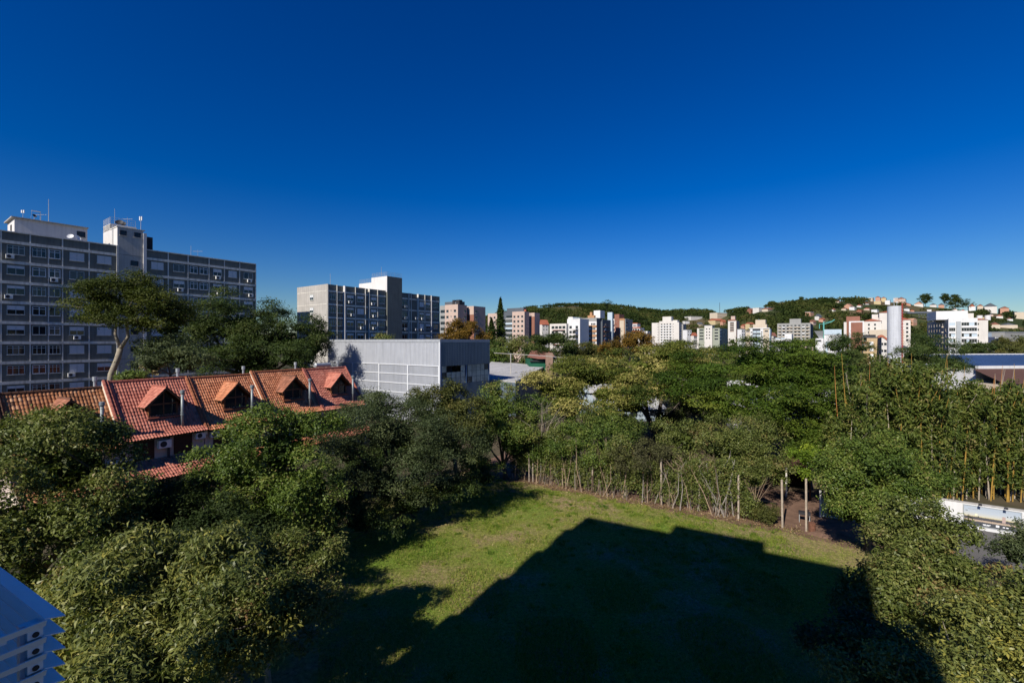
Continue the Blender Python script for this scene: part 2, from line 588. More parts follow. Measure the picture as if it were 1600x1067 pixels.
# fallen leaves and twigs, thick along the fence, thin over the grass
def litter(n, seed):
    r = np.random.default_rng(seed)
    s_ = r.uniform(-4, 21, n); w_ = np.where(r.random(n) < 0.6, r.normal(-0.2, 0.55, n), -np.abs(r.normal(0, 9, n)))
    P = np.array([FA.x, FA.y, 0]) + np.outer(s_, np.array(FD)) + np.outer(w_, np.array(FN)); P[:,2] = 0.02 + 0.03*r.random(n)
    P = P[P[:,1] > 6]; n = len(P)
    L_ = 0.08*r.uniform(0.5, 1.6, n)
    return leaf_mesh('leaf_litter', P, norm(np.array([0,0,1.0])+0.35*r.normal(size=(n,3))), unit(n, r), L_, L_*r.uniform(0.25,0.7,n), r.random(n), leafmat('litter', [(0.05,0.03,0.02),(0.14,0.085,0.05),(0.26,0.18,0.11),(0.36,0.29,0.2)], 0.8, 0.1, 0.0))
tag(O('leaf_litter', litter(9000, 6)), 'dry brown leaves and twigs littering the fence edge of the lawn', 'leaf litter', None, 'stuff')

# ---------------------------------------------------------------- the building the photo is taken from
AG = gnd(918, 808); DG = gnd(1320, 887)
fdir = (DG - AG).normalized()                       # along the facade, to the right
fnor = Vector((-fdir.y, fdir.x, 0))
if fnor.y < 0: fnor = -fnor
BACK = 2.6                                           # the balcony the camera stands on reaches this far out
tA = (AG.dot(fnor) + BACK) / (LX*fnor.x + LY*fnor.y)
PA = AG - Vector((LX, LY, 0))*tA                     # left roof corner of the facade
TANE = math.tan(math.radians(SUN_EL))
HB = tA * TANE
WB = (DG - AG).length
ra = math.atan2(fdir.y, fdir.x)
hb = T('viewpoint_building', 'tall apartment building behind the viewer shading the lawn', 'building', (PA.x, PA.y, 0), ra)
M_NEARW = mat('near_building_wall', (0.78, 0.77, 0.75), 0.8, 0.2, var=0.08, scale=0.4)  # near white so the unseen facade bounces light onto the louvres
bx('wall', M_NEARW, hb, (0, WB, -13, 0, 0, HB))
bx('stair_core', M_NEARW, hb, (5.6, 11.0, -11, -0.02, HB, HB+1.15))
bx('side_wing', M_NEARW, hb, (WB, WB+1.2, -12, -0.4, 0, HB-6.0))
cxl = -(PA.x*fdir.x + PA.y*fdir.y)
bx('balcony', M_NEARW, hb, (max(0.3, cxl-4.0), min(WB, cxl+1.3), 0.0, BACK+0.35, H-1.78, H-1.58))
for i in range(1, 10):
    z = 2.9*i
    if z < HB-1:
        bx('balcony_slab', M_NEARW, hb, (-0.28, 0.0, -2.2, -0.05, z, z+0.45))
for i in range(9):
    for c in range(4):
        x = 1.5 + c*3.6
        if 3.2+2.9*i > HB: continue
        o = bx('window', M_GLASS, hb, (x, x+1.8, -0.02, 0.03, 1.0+2.9*i, 2.4+2.9*i))

# louvred equipment screen at the lower left, hung on the facade
K = at(72, 966, 2.8)
ls = T('louvre_screen', 'white louvred metal screen round an outdoor unit below the viewer', 'louvre screen', (K.x, K.y, K.z-1.5), ra)
M_LOUV = mat('white_louvre_paint', (0.84, 0.85, 0.87), 0.35, 0.4, var=0.04, scale=3)
prot = (K.x*fnor.x + K.y*fnor.y) + BACK             # how far the screen stands out of the facade
def slat_side(L_):
    b = MB()
    b.prism([(-0.004,-0.040),(0.004,-0.043),(0.022,-0.003),(0.014,0.0)], -L_, -0.002)
    return b.mesh('slat', M_LOUV)
def slat_front(L_):
    b = MB()
    b.prism_x([(-0.01,0.006),(-0.01,0.0),(0.085,-0.026),(0.085,-0.020)], -L_, 0.012)
    return b.mesh('slat', M_LOUV)
ss, sf = slat_side(prot), slat_front(1.9)
for i in range(15):
    z = 1.5 - i*0.1
    O('slat', ss, ls, (0, 0, z))
    O('slat', sf, ls, (0, 0.0, z))
    if i < 14:
        bo = MB(); bo.path([(-0.002,-0.045,z-0.074),(0.004,-0.045,z-0.074)], 0.016, 10)
        bo.build('bolt', M_DARK, ls)
        bx('spacer', M_LOUV, ls, (-0.05, -0.002, -0.08, -0.012, z-0.098, z-0.016))
bx('corner_post', M_LOUV, ls, (-0.10, -0.052, -0.10, -0.012, 0, 1.48))
bx('post', M_LOUV, ls, (-0.98, -0.93, -0.06, -0.014, 0, 1.48))
bx('top_rail', M_LOUV, ls, (-1.9, -0.02, -0.22, -0.16, 1.43, 1.47))
bx('base', M_LOUV, ls, (-1.9, 0, -prot, -0.01, -0.08, 0.0))
ac = T('air_conditioner', 'pale outdoor air conditioner unit inside the white louvred screen', 'air conditioner',
       (K.x - fdir.x*0.62 - fnor.x*0.62, K.y - fdir.y*0.62 - fnor.y*0.62, K.z-1.5), ra)
def rounded(w, d_, h, r, n=5):
    pts = []
    for cx, cy, a0 in ((w/2-r, d_/2-r, 0), (-w/2+r, d_/2-r, 90), (-w/2+r, -d_/2+r, 180), (w/2-r, -d_/2+r, 270)):
        for i in range(n+1):
            a = math.radians(a0 + 90*i/n)
            pts.append((cx + r*math.cos(a), cy + r*math.sin(a)))
    b = MB()
    nn = len(pts)
    b.v = [(x,y,0) for x,y in pts] + [(x,y,h) for x,y in pts] + [(x*0.97,y*0.97,h+0.015) for x,y in pts]
    for k in range(nn):
        j = (k+1) % nn
        b.f.append((k, j, nn+j, nn+k)); b.f.append((nn+k, nn+j, 2*nn+j, 2*nn+k))
    b.f.append(tuple(range(2*nn, 3*nn)))
    b.m = [0]*len(b.f)
    return b
rounded(0.85, 0.42, 1.36, 0.09).build('casing', M_ACW, ac)
rounded(0.87, 0.44, 0.03, 0.09).build('lid', M_ACW, ac, (0, 0, 1.36))

# ---------------------------------------------------------------- windows and air conditioners
def frame_mesh(w, h, t, bars, m, zbars=()):
    b = MB()
    x0, x1 = -w/2, w/2
    b.box(x0, x1, -0.07, 0.01, 0, t); b.box(x0, x1, -0.07, 0.01, h-t, h)
    b.box(x0, x0+t, -0.07, 0.01, t, h-t); b.box(x1-t, x1, -0.07, 0.01, t, h-t)
    for c in bars:
        b.box(c-t/2, c+t/2, -0.065, 0.01, t, h-t)
    for z in zbars:
        b.box(x0+t, x1-t, -0.062, 0.01, z-t/2, z+t/2)
    return b.mesh('window', m)

def window(parent, x, y, z, w, h, kind, rot=0.0, rr=random):
    """window sitting on a wall plane whose outside is -y (before rot)"""
    kw = dict(rot=(0, 0, rot))
    if kind == 'shutter':
        o = O('window', cached(('wf', w, h), lambda: frame_mesh(w, h, 0.05, (0.0,), M_ALU)), parent, (x, y, z), **kw)
        def sh():
            b = MB()
            n = int(h/0.11)
            for sx in (-1, 1):
                xa, xb = (-w/2+0.05, -0.025) if sx < 0 else (0.025, w/2-0.05)
                for i in range(n):
                    za = 0.05 + (h-0.1)*i/n; zb = 0.05 + (h-0.1)*(i+1)/n - 0.012
                    b.box(xa, xb, -0.045, 0.0, za, zb)
            return b.mesh('shutter', M_SHUT)
        O('shutter', cached(('sh', w, h), sh), o)
    elif kind in ('half', 'third'):
        fr = 0.45 if kind == 'half' else 0.28
        o = O('window', cached(('wf', w, h), lambda: frame_mesh(w, h, 0.05, (0.0,), M_ALU)), parent, (x, y, z), **kw)
        def sh():
            b = MB()
            hh = (h-0.05)*fr; n = max(2, int(hh/0.11))
            for xa, xb in ((-w/2+0.05, -0.025), (0.025, w/2-0.05)):
                for i in range(n):
                    za = h-0.05-hh + hh*i/n; zb = h-0.05-hh + hh*(i+1)/n - 0.012
                    b.box(xa, xb, -0.045, 0.0, za, zb)
            return b.mesh('shutter', M_SHUT)
        O('shutter', cached(('sh', kind, w, h), sh), o)
        for s in (-1, 1):
            O('pane', cached(('pn', kind, w, h), lambda: MB().box(-w/4+0.02, w/4-0.045, -0.03, 0.0, 0.05, h-0.05-(h-0.05)*fr).mesh('pane', M_GLASS)), o, (s*w/4+0.01*s*-1, 0, 0))
    elif kind in ('glass', 'white', 'triple'):
        nb = 3 if kind == 'triple' else 2
        m = M_WFRAME if kind == 'white' else M_ALU
        bars = [(-w/2 + w*i/nb) for i in range(1, nb)]
        zb = (h*0.72,) if kind != 'glass' else ()
        o = O('window', cached(('wf', kind, w, h), lambda: frame_mesh(w, h, 0.07 if kind == 'white' else 0.055, bars, m, zb)), parent, (x, y, z), **kw)
        for i in range(nb):
            g_ = M_GLASS2 if rr.random() < 0.25 else M_GLASS
            O('pane', cached(('pn', kind, w, h, g_.name), lambda: MB().box(-w/nb/2+0.01, w/nb/2-0.01, -0.03, 0.0, 0.03, h-0.03).mesh('pane', g_)), o, (-w/2 + w*(i+0.5)/nb, 0, 0))
    elif kind == 'vent':
        o = O('window', cached(('vf', w, h), lambda: frame_mesh(w, h, 0.05, (), M_DARK)), parent, (x, y, z), **kw)
        O('pane', cached(('vp', w, h), lambda: MB().box(-w/2+0.03, w/2-0.03, -0.005, 0.01, 0.03, h-0.03).mesh('pane', M_GLASS)), o)
        def lv():
            b = MB(); n = 4
            for i in range(n):
                zz = h*(i+0.5)/n
                b.prism_x([(-0.06, zz-0.05), (-0.055, zz-0.055), (-0.01, zz+0.02), (-0.015, zz+0.025)], -w/2+0.05, w/2-0.05)
            return b.mesh('slat', M_VENT)
        O('slat', cached(('vl', w, h), lv), o)
    bxs = cached(('sill', w), lambda: MB().box(-w/2-0.06, w/2+0.06, -0.12, 0.01, -0.07, -0.005).mesh('sill', M_CONC))
    O('sill', bxs, o)
    return o

def ac_meshes():
    b = MB().box(-0.40, 0.40, -0.42, -0.10, 0, 0.55)
    body = b.mesh('casing', M_ACW)
    f = MB(); f.path([(-0.1,-0.428,0.28), (-0.1,-0.415,0.28)], 0.215, 16)
    grille = f.mesh('fan_grille', M_DARK)
    br = MB().box(-0.33,-0.29,-0.42,0.0,-0.04,-0.002).box(0.29,0.33,-0.42,0.0,-0.04,-0.002)
    bracket = br.mesh('bracket', M_STEEL)
    return body, grille, bracket
ACM = ac_meshes()
def air_con(loc, rz, label, s=1.0, group=None):
    r = T('air_conditioner', label, 'air conditioner', loc, rz, group)
    r.scale = (s, s, s)
    O('casing', ACM[0], r); O('fan_grille', ACM[1], r); O('bracket', ACM[2], r)
    return r

def loc_world(root, x, y, z):
    a = root.rotation_euler.z; c, s = math.cos(a), math.sin(a)
    return (root.location.x + c*x - s*y, root.location.y + s*x + c*y, root.location.z + z)

# ---------------------------------------------------------------- antennas
def mast(loc, h, label, kind='whip', r=0.03, name='antenna_mast'):
    t = T(name, label, 'antenna', loc)
    b = MB(); b.path([(0,0,-0.05),(0,0,h)], [r, r*0.6], 6); b.build('mast', M_STEEL, t)
    if kind == 'yagi':
        bm_ = MB(); bm_.box(-0.9,0.9,-0.015,0.015,h*0.86,h*0.86+0.03)
        bm_.build('boom', M_STEEL, t)
        for i in range(6):
            x = -0.85 + i*0.34
            bx('element', M_STEEL, t, (x-0.01, x+0.01, -0.45+0.05*i, 0.45-0.05*i, h*0.86+0.032, h*0.86+0.05))
    if kind == 'sector':
        for s in (-1, 1):
            bx('panel_antenna', M_WFRAME, t, (s*0.16-0.06, s*0.16+0.06, -0.06, 0.06, h*0.72, h*0.97))
    return t

def dish(loc, rz, label, r=0.45, m=None):
    t = T('satellite_dish', label, 'satellite dish', loc, rz)
    b = MB(); n, k = 14, 4
    tilt = math.radians(50)
    def pt(rr_, a):
        x = rr_*math.cos(a); y = rr_*math.sin(a); d = 0.35*rr_*rr_/r
        # dish axis tilted up toward -y
        return (x, -d*-math.sin(tilt)*0 + y*math.sin(math.radians(35)) - 0.0 + d*-math.cos(tilt), 0.75 + y*math.cos(math.radians(35)) + d*math.sin(tilt))
    for i in range(k):
        for j in range(n):
            a0, a1 = 2*math.pi*j/n, 2*math.pi*(j+1)/n
            r0, r1 = r*i/k, r*(i+1)/k
            if i == 0:
                b.poly([pt(r1,a0), pt(r1,a1), pt(0,0)])
            else:
                b.quad(pt(r0,a0), pt(r1,a0), pt(r1,a1), pt(r0,a1))
    b.build('reflector', m or M_DARK, t)
    p = MB(); p.path([(0,0.05,-0.02),(0,0.05,0.75)], 0.03, 6); p.path([(0,0,0.5),(0,-0.45,0.85)], 0.012, 5)
    p.build('stand', M_STEEL, t)
    return t

def railing(parent, pts, z, h=1.0, m=None, step=0.9):
    m = m or M_STEEL
    for (a, b_) in zip(pts[:-1], pts[1:]):
        a, b_ = Vector((*a, z)), Vector((*b_, z))
        L_ = (b_-a).length; n = max(1, int(L_/step))
        q = MB()
        for k in (0.05, 0.35, 0.65, 1.0):
            up = Vector((0,0,h*k))
            q.path([a+up, b_+up], 0.02, 5)
        for i in range(n*4+1):
            p = a.lerp(b_, i/(n*4))
            q.path([p, p+Vector((0,0,h))], 0.02 if i % 4 == 0 else 0.008, 4)
        q.build('railing', m, parent)

# ---------------------------------------------------------------- the big slab block on the left
D1 = Vector((0.58, 0.8146, 0)); D2 = Vector((-0.8146, 0.58, 0))
RA = math.atan2(D1.y, D1.x)
P1 = Vector((-800/F*63.4, 63.4, 0))
TOP1 = H + 174/F*63.4
s1 = lambda u: solve(P1, D1, u)
FL = 2.8
b1 = T('apartment_block', 'long tall grey apartment block with shuttered windows behind the tiled row houses', 'apartment building', (P1.x, P1.y, 0), RA)
X0, X1 = -14.0, s1(400)
bx('core', M_PANEL, b1, (X0, X1-0.1, 0.22, 11.6, 0, TOP1-0.3))
bx('end_wall', M_GREYW, b1, (X0-0.15, X0, -0.05, 11.7, 0, TOP1)); bx('end_wall', M_GREYW, b1, (X1-0.1, X1, -0.05, 11.7, 0, TOP1))
xs = [X0, -9.4, -6.2, -3.0, s1(1.6), s1(47.2), s1(97.8), s1(139.3), s1(183.3), s1(226.3), s1(262.9), s1(293.9), s1(326.7), s1(350.6), s1(374.5), X1-0.05]

kinds = ["shutter","half","glass","shutter","wide","double","shutter","shutter","TOWER","shutter","half","doublew","half","shutter","half"]
nfl = int((TOP1-1.3)/FL) 
for i, x in enumerate(xs):
    big = abs(x - s1(226.3)) < 0.1
    if abs(x - s1(183.3)) < 0.1 or big:
        bx('pier', M_WHITEW if big else M_CONC, b1, (x-(0.22 if big else 0.12), x+(0.22 if big else 0.12), -0.16, 0.22, 0, TOP1+(2.6 if big else 0)))
    else:
        bx('pier', M_CONC, b1, (x-0.075, x+0.075, -0.052, 0.22, 0, TOP1-0.02))
rr = random.Random(4)
beam_z = [TOP1-1.3-k*FL for k in range(nfl+1)]
sections = [(xs[0], s1(183.3)-0.12), (s1(226.3)+0.22, X1-0.1)]
for z in beam_z:
    for a, b_ in sections:
        bx('beam', M_CONC, b1, (a, b_, -0.10, 0.22, z-0.40, z))
for a, b_ in sections:
    bx('parapet_cap', M_CONC, b1, (a-0.02, b_+0.02, -0.09, 0.4, TOP1-0.12, TOP1+0.03))
ac_spots = {(3,0),(4,1),(3,2),(5,6),(5,4),(5,5)}
wins = {}
for i in range(len(xs)-1):
    xa, xb = xs[i]+0.10, xs[i+1]-0.10
    kd = kinds[i]
    # parapet panel
    if kd != 'TOWER':
        bx('panel', M_PANEL, b1, (xa, xb, 0.06, 0.22, TOP1-1.3, TOP1-0.12))
    for k, z in enumerate(beam_z[:-1]):
        zt = z-0.40; zb = z-FL
        if kd == 'TOWER':
            continue
        bx('panel', M_PANEL, b1, (xa, xb, 0.06+rr.uniform(0,0.01), 0.22, zb, zt))
        if z < 4: continue
        cx = (xa+xb)/2; w = xb-xa
        yw = 0.06
        zw = zb + 0.95
        def pick(base):
            q = rr.random()
            if base == 'shutter': return 'shutter' if q < 0.62 else ('half' if q < 0.85 else 'glass')
            if base == 'half': return 'half' if q < 0.5 else ('third' if q < 0.75 else ('shutter' if q < 0.85 else 'glass'))
            return base
        if kd == 'wide':
            wk = ['triple','third','third','half','half','triple','triple','third'][k] if k < 8 else 'third'
            window(b1, cx, yw, zw, round(w*0.66,2), 1.25, wk, rr=rr)
        elif kd == 'double':
            window(b1, xa+w*0.25+0.02, yw, zw, round(w*0.44,2), 1.25, ['triple','white','triple','white','glass','triple','white','triple'][k % 8], rr=rr)
            window(b1, xb-w*0.25+0.05, yw, zw, round(w*0.38,2), 1.25, ['white','white','glass','glass','white','triple','triple','glass'][k % 8], rr=rr)
            bx('pilaster', M_CONC, b1, (cx+0.12, cx+0.24, -0.03, 0.06, zb, zt))
        elif kd == 'doublew':
            window(b1, xa+w*0.25, yw, zw, round(w*0.38,2), 1.25, 'white', rr=rr)
            window(b1, xb-w*0.25, yw, zw, round(w*0.40,2), 1.25, 'white', rr=rr)
        else:
            window(b1, cx+0.1, yw, zw, min(1.75, round(w*0.6,2)), 1.25, pick(kd), rr=rr)
# stair tower
ta, tb = s1(183.3)+0.12, s1(226.3)-0.22
TT = TOP1 + 3.0
bx('stair_tower', M_PLAIN, b1, (ta, tb, 0.0, 7.5, 0, TT))
bx('stair_tower_side', M_WHITEW, b1, (ta-0.12, ta, 0.0, 3.6, TOP1-0.3, TT-0.05), (ta-0.12, ta, 3.6, 7.5, TOP1-0.3, TT+1.0))
bx('stair_tower_roof', M_WHITEW, b1, (ta-0.12, tb+0.1, 3.6, 7.5, TT, TT+1.05))
bx('roof_cap', M_CONC, b1, (ta-0.2, tb+0.25, -0.06, 3.6, TT, TT+0.12))
bx('recess_shade_box', M_DARK, b1, (tb+0.45, tb+1.9, 2.0, 6.0, TOP1, TT-0.5))  # solid dark box, its colour stands in for a shaded hollow
for k, z in enumerate(beam_z[:-1]):
    bx('joint', M_VENT, b1, (ta, tb, -0.02, 0.0, z-0.04, z))
    if k > 0 or True:
        window(b1, (ta+tb)/2+0.45, 0.0, z-FL+1.1, 1.0, 0.85, 'vent', rr=rr)
for x in ((ta+tb)/2-1.0, (ta+tb)/2+0.85):
    window(b1, x, 0.0, TT-1.25, 0.85, 0.8, 'vent', rr=rr)
# joints follow the floors; railing on the tower
railing(b1, [(ta-0.1, 7.4), (ta-0.1, 3.7), (tb, 3.7)], TT+1.05, 1.1, M_STEEL)
lad = MB()
for s in (0.0, 0.42):
    lad.path([(ta-0.2, 1.9+s, TOP1), (ta-0.2, 1.9+s, TT+0.5)], 0.03, 5)
for i in range(12):
    lad.path([(ta-0.2, 1.9, TOP1+0.3*i), (ta-0.2, 2.32, TOP1+0.3*i)], 0.02, 4)
lad.build('ladder', M_STEEL, b1)
# penthouse
pp = P1 + D2*4.0
pa, pb = solve(pp, D1, 22.5), solve(pp, D1, 136.5)
PT = zat(341, pp.y + D1.y*pa)
bx('penthouse', M_WHITEW, b1, (pa, pb, 4.0, 9.5, TOP1-0.3, PT))
bx('penthouse_roof', M_GREYW, b1, (pa-0.35, pb+0.1, 3.7, 9.8, PT, PT+0.16))
window(b1, pb-0.75, 4.0, PT-1.5, 1.0, 0.9, 'vent', rr=rr)
window(b1, pa, 6.4, PT-1.6, 0.7, 0.9, 'vent', rot=-math.pi/2, rr=rr)
bx('roof_slab', M_ROOFFLAT, b1, (X0, X1-0.1, 0.3, 11.6, TOP1-0.3, TOP1-0.25))
# rooftop gear: each its own thing
def on1(x, y, z): return loc_world(b1, x, y, z)
mast(on1(pa+3.9, 6.0, PT+0.16), 3.9, 'tallest whip antenna above the white penthouse of the left block', 'whip', 0.05)
mast(on1(pa+1.2, 6.5, PT+0.16), 1.7, 'short aerial with two heads at the left end of the white penthouse', 'sector', 0.03)
mast(on1(pa+3.2, 7.0, PT+0.16), 1.7, 'stubby ringed aerial beside the tallest whip antenna', 'yagi', 0.03)
fr = T('goalpost_aerial', 'goalpost shaped aerial frame on the white penthouse roof', 'antenna', on1(pa+2.0, 6.5, PT+0.16), RA)
q = MB(); q.path([(0,0,0),(0.15,0,1.75)], 0.02, 5); q.path([(1.05,0,0),(1.05,0,1.75)], 0.03, 5); q.build('leg', M_STEEL, fr)
bx('crossbar', M_WFRAME, fr, (0.1, 1.1, -0.04, 0.04, 1.72, 1.86))
dish(on1(pa+2.2, 5.0, PT+0.12), RA+0.4, 'small black dish on the white penthouse roof', 0.28)
mast(on1(ta+0.9, 5.5, TT+1.05), 3.0, 'red and white whip antenna on the railed stair tower of the left block', 'whip', 0.04)
dish(on1(ta+0.45, 1.2, TT+0.1), RA-0.5, 'larger black satellite dish on the left block stair tower', 0.55)
dish(on1(ta+1.0, 1.6, TT+0.1), RA-0.3, 'black satellite dish, behind the larger one on the stair tower', 0.45)
mast(on1(ta+2.2, 4.0, TT+0.1), 2.6, 'comb shaped television aerial on the left block stair tower', 'yagi', 0.03)
mast(on1(tb+0.1, 1.5, TT+0.1), 2.6, 'tall sector antenna at the right edge of the left stair tower', 'sector', 0.05)
mast(on1(s1(316), 5, TOP1), 2.6, 'whip antenna on the low right roof of the left block', 'whip', 0.04)
mast(on1(s1(327), 5, TOP1), 2.0, 'comb aerial on the low right roof of the left block', 'yagi', 0.03)
dish(on1(s1(115), 1.8, TOP1-0.1), RA-0.6, 'white satellite dish lying low behind the left block parapet', 0.42, M_WFRAME)
dish(on1(s1(126), 2.0, TOP1-0.1), RA+0.5, 'white satellite dish tilted up beside the stair tower', 0.45, M_WFRAME)
tk = T('roof_tank', 'dark round tank lid on the roof right of the left stair tower', 'tank', on1(s1(238), 2.5, TOP1-0.25))
q = MB(); q.path([(0,0,0),(0,0,0.5),(0,0,0.68)], [0.75,0.75,0.3], 16); q.build('drum', M_DARK, tk)
# its air conditioners: (photo u, floor from the top, wording)
for u, k, lab in ((15,0,'top floor, leftmost column of the left block'),(13,2,'third floor from top, leftmost column, left block'),
                  (84,1,'second floor from the top, beside the white framed kitchen window'),
                  (120,4,'fifth floor from top, left block, left of the tree'),
                  (111,6,'seventh floor from top, left block, left of the leaning trunk'),
                  (281,1,'second floor from the top, just right of the tall tree crown'),
                  (340,0,'top floor, third column from the right end of the left block'),
                  (342,1,'second floor from top, left block, third column from right end'),
                  (389,0,'top floor, last column of the left block'),
                  (391,1,'second floor from the top, last column of the left block')):
    x = s1(u); z = beam_z[k]-FL+0.3
    air_con(on1(x, -0.0, z), RA, 'white air conditioner, ' + lab)

# ---------------------------------------------------------------- second slab block
P2 = Vector(((511.8-800)/F*97, 97, 0))
TOP2 = zat(444, 97)
s2 = lambda u: solve(P2, D1, u)
b2 = T('apartment_block', 'second grey slab block with sunlit blank end wall, behind the metal warehouse', 'apartment building', (P2.x, P2.y, 0), RA)
LX2 = s2(687.7); LY2 = solve(P2, D2, 464.2)
uz = lambda x: 420 + 0.225*x
bx('core', M_PANEL, b2, (0.12, LX2, 0.6, LY2-0.1, 0, TOP2-0.3))
e2 = []
bx('end_wall', M_GREYW, b2, (0, 0.12, 0.0, LY2, 0, TOP2))
bz2 = [TOP2-1.3-k*FL for k in range(8)]
for z in bz2[:-1]:
    bx('beam', M_CONC, b2, (-0.03, 0.0, 0.3, LY2-0.2, z-0.16, z-0.06))
    window(b2, 0.0, LY2*0.5, z-FL+0.95, 1.3, 1.15, 'half' if z > bz2[2] else 'third', rot=-math.pi/2, rr=rr)
px2 = [408, 475, 530, 603, 672, 700, 757, 815, 920, 975, 990, 1040, 1085, 1130, 1190]
cx2 = [s2(uz(x)) for x in px2]; cx2[0] = 0.12; cx2[-1] = LX2
k2 = ['glass2','glass','shutterh','shutterh','GAP','half','triple','TOWER','glass','half','GAP','shutterh','half','dark','BLANK']
for i in range(len(cx2)-1):
    xa, xb = cx2[i], cx2[i+1]; kd = k2[i]
    if kd == 'TOWER': continue
    yp = {'GAP': 0.55, 'glass': 0.35, 'BLANK': 0.1}.get(kd, 0.15)
    if i == 1: yp = 0.6
    pw = 0.26 if i in (2, 13) else 0.11
    bx('pier', M_WHITEW if i in (2, 13) else M_CONC, b2, (xa-pw/2, xa+pw/2, -0.12 if i in (2, 13) else -0.05, 0.6, 0, TOP2-0.02))
    bx('panel', M_PANEL, b2, (xa+pw/2, xb-0.06, yp-0.05, 0.6, TOP2-1.3, TOP2-0.05))
    for k, z in enumerate(bz2[:-1]):
        bx('beam', M_CONC, b2, (xa+pw/2, xb-0.06, yp-0.14, 0.6, z-0.34, z))
        bx('panel', M_PANEL, b2, (xa+pw/2, xb-0.06, yp, 0.6, z-FL, z-0.34))
        w = min(1.7, round((xb-xa)*0.66, 2))
        if kd in ('GAP', 'BLANK') or w < 0.5 or z < 8: continue
        base = {'glass2':'triple','shutterh': rr.choice(['shutter','half','third']),'dark':'glass'}.get(kd, kd)
        window(b2, (xa+xb)/2+0.05, yp, z-FL+0.9, w, 1.25, base, rr=rr)
ta, tb = s2(uz(815)), s2(uz(920))
TT2 = zat(432, 97+D1.y*ta)
bx('stair_tower', M_PANEL, b2, (ta+0.1, tb, -0.3, 5.5, 0, TT2))
bx('stair_tower_side', M_WHITEW, b2, (ta, ta+0.1, -0.3, 5.5, TOP2-0.4, TT2))
bx('machine_room', M_WHITEW, b2, (ta+0.1, tb-1, 5.5, 10.5, TOP2-0.3, TT2-1.1))
railing(b2, [(ta+0.1, 5.4), (ta+0.1, -0.2), (tb-0.1, -0.2)], TT2, 1.0)
railing(b2, [(ta+0.2, 10.4), (ta+0.2, 5.6)], TT2-1.1, 1.0)
bx('roof_slab', M_ROOFFLAT, b2, (0.12, LX2, 0.5, LY2-0.1, TOP2-0.3, TOP2-0.24))
on2 = lambda x, y, z: loc_world(b2, x, y, z)
mast(on2(s2(533), 4, TOP2-0.24), 3.2, 'whip antenna above the left half of the second slab block roof', 'whip', 0.05)
mast(on2(s2(640), 4, TOP2-0.24), 3.0, 'whip antenna above the right half of the second slab block roof', 'whip', 0.05)
mast(on2(ta+1.0, 3, TT2), 2.6, 'whip antenna on the railed stair tower of the second block', 'whip', 0.05)
ORD = ['top floor','second floor from the top','third floor from the top','fourth floor from the top']
for xz, k, c in ((562,0,'third'),(578,1,'third'),(645,2,'fourth'),(720,0,'fifth'),(730,1,'fifth'),(730,2,'fifth'),
                 (948,0,'first right of the tower'),(948,1,'first right of the tower'),(948,2,'first right of the tower'),(948,3,'first right of the tower'),
                 (1022,1,'second right of the tower'),(1022,2,'second right of the tower'),(1065,1,'third right of the tower'),(1062,2,'third right of the tower')):
    lab = 'second slab block air conditioner, %s, %s' % (ORD[k], ('column ' + c) if 'right' in c else c + ' column from end wall')
    air_con(on2(s2(uz(xz)), 0.1, bz2[k]-FL+0.35), RA, lab)
air_con(on2(0.0, LY2*0.5, bz2[1]-FL+0.3), RA-math.pi/2, 'white air conditioner hung on the sunlit end wall of the second block')

# ---------------------------------------------------------------- metal warehouse
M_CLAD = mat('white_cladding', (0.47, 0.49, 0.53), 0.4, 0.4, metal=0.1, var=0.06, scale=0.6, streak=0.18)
M_CLADB = mat('shade_blue_cladding', (0.13, 0.17, 0.22), 0.4, 0.4, metal=0.2, var=0.10, scale=0.5, streak=0.2)  # blue-grey puts the right face's shade into colour; also the shed's blue wall
M_TRIM = mat('white_trim', (0.62, 0.64, 0.67), 0.4, 0.4, var=0.04)
P3 = Vector(((687.3-800)/F*66, 66, 0))
TOP3 = zat(530.5, 66)
wl = solve(P3, D2, 513.4); wr = solve(P3, D1, 764.6)
wh = T('metal_warehouse', 'pale ribbed metal warehouse with corner glazing beyond the end of the row houses', 'warehouse', (P3.x, P3.y, 0), RA)
bx('interior_floor', M_ROOFFLAT, wh, (0.2, wr-0.2, 0.2, wl-0.2, 5.4, 5.6))
bx('roof', M_CLAD, wh, (0.05, wr-0.05, 0.05, wl-0.05, TOP3-0.5, TOP3-0.4))
bx('back_wall', M_CLAD, wh, (wr-0.2, wr-0.05, 0.3, wl-0.1, 0, TOP3-0.5), (0.1, wr-0.05, wl-0.15, wl-0.02, 0, TOP3-0.5))
bx('inner_wall', mat('warm_inner_wall', (0.62,0.56,0.44), 0.7, 0.2), wh, (0.3, wr-0.3, 5.0, 5.15, 5.6, TOP3-0.5))
def ribbed(axis, L_, z0, z1, pitch=0.25, off=0.0):
    """ribbed sheet; axis 'y' = left face on plane x=off, 'x' = right face on plane y=off"""
    b = MB(); n = int(L_/pitch)
    prof = [(0,0),(0.60,0),(0.68,-0.06),(0.92,-0.06)]
    pts = []
    for i in range(n):
        for q_, o_ in prof:
            pts.append(((i+q_)*L_/n, o_))
    pts.append((L_, 0))
    for (a, oa), (c, oc) in zip(pts[:-1], pts[1:]):
        if axis == 'x':
            b.quad((a, off+oa, z0), (c, off+oc, z0), (c, off+oc, z1), (a, off+oa, z1))
        else:
            b.quad((off+oc, c, z0), (off+oa, a, z0), (off+oa, a, z1), (off+oc, c, z1))
    return b
zj = zat(572, 66)            # joint between the plain band and the gridded part
zg0 = zat(603, 66)           # glazing sill
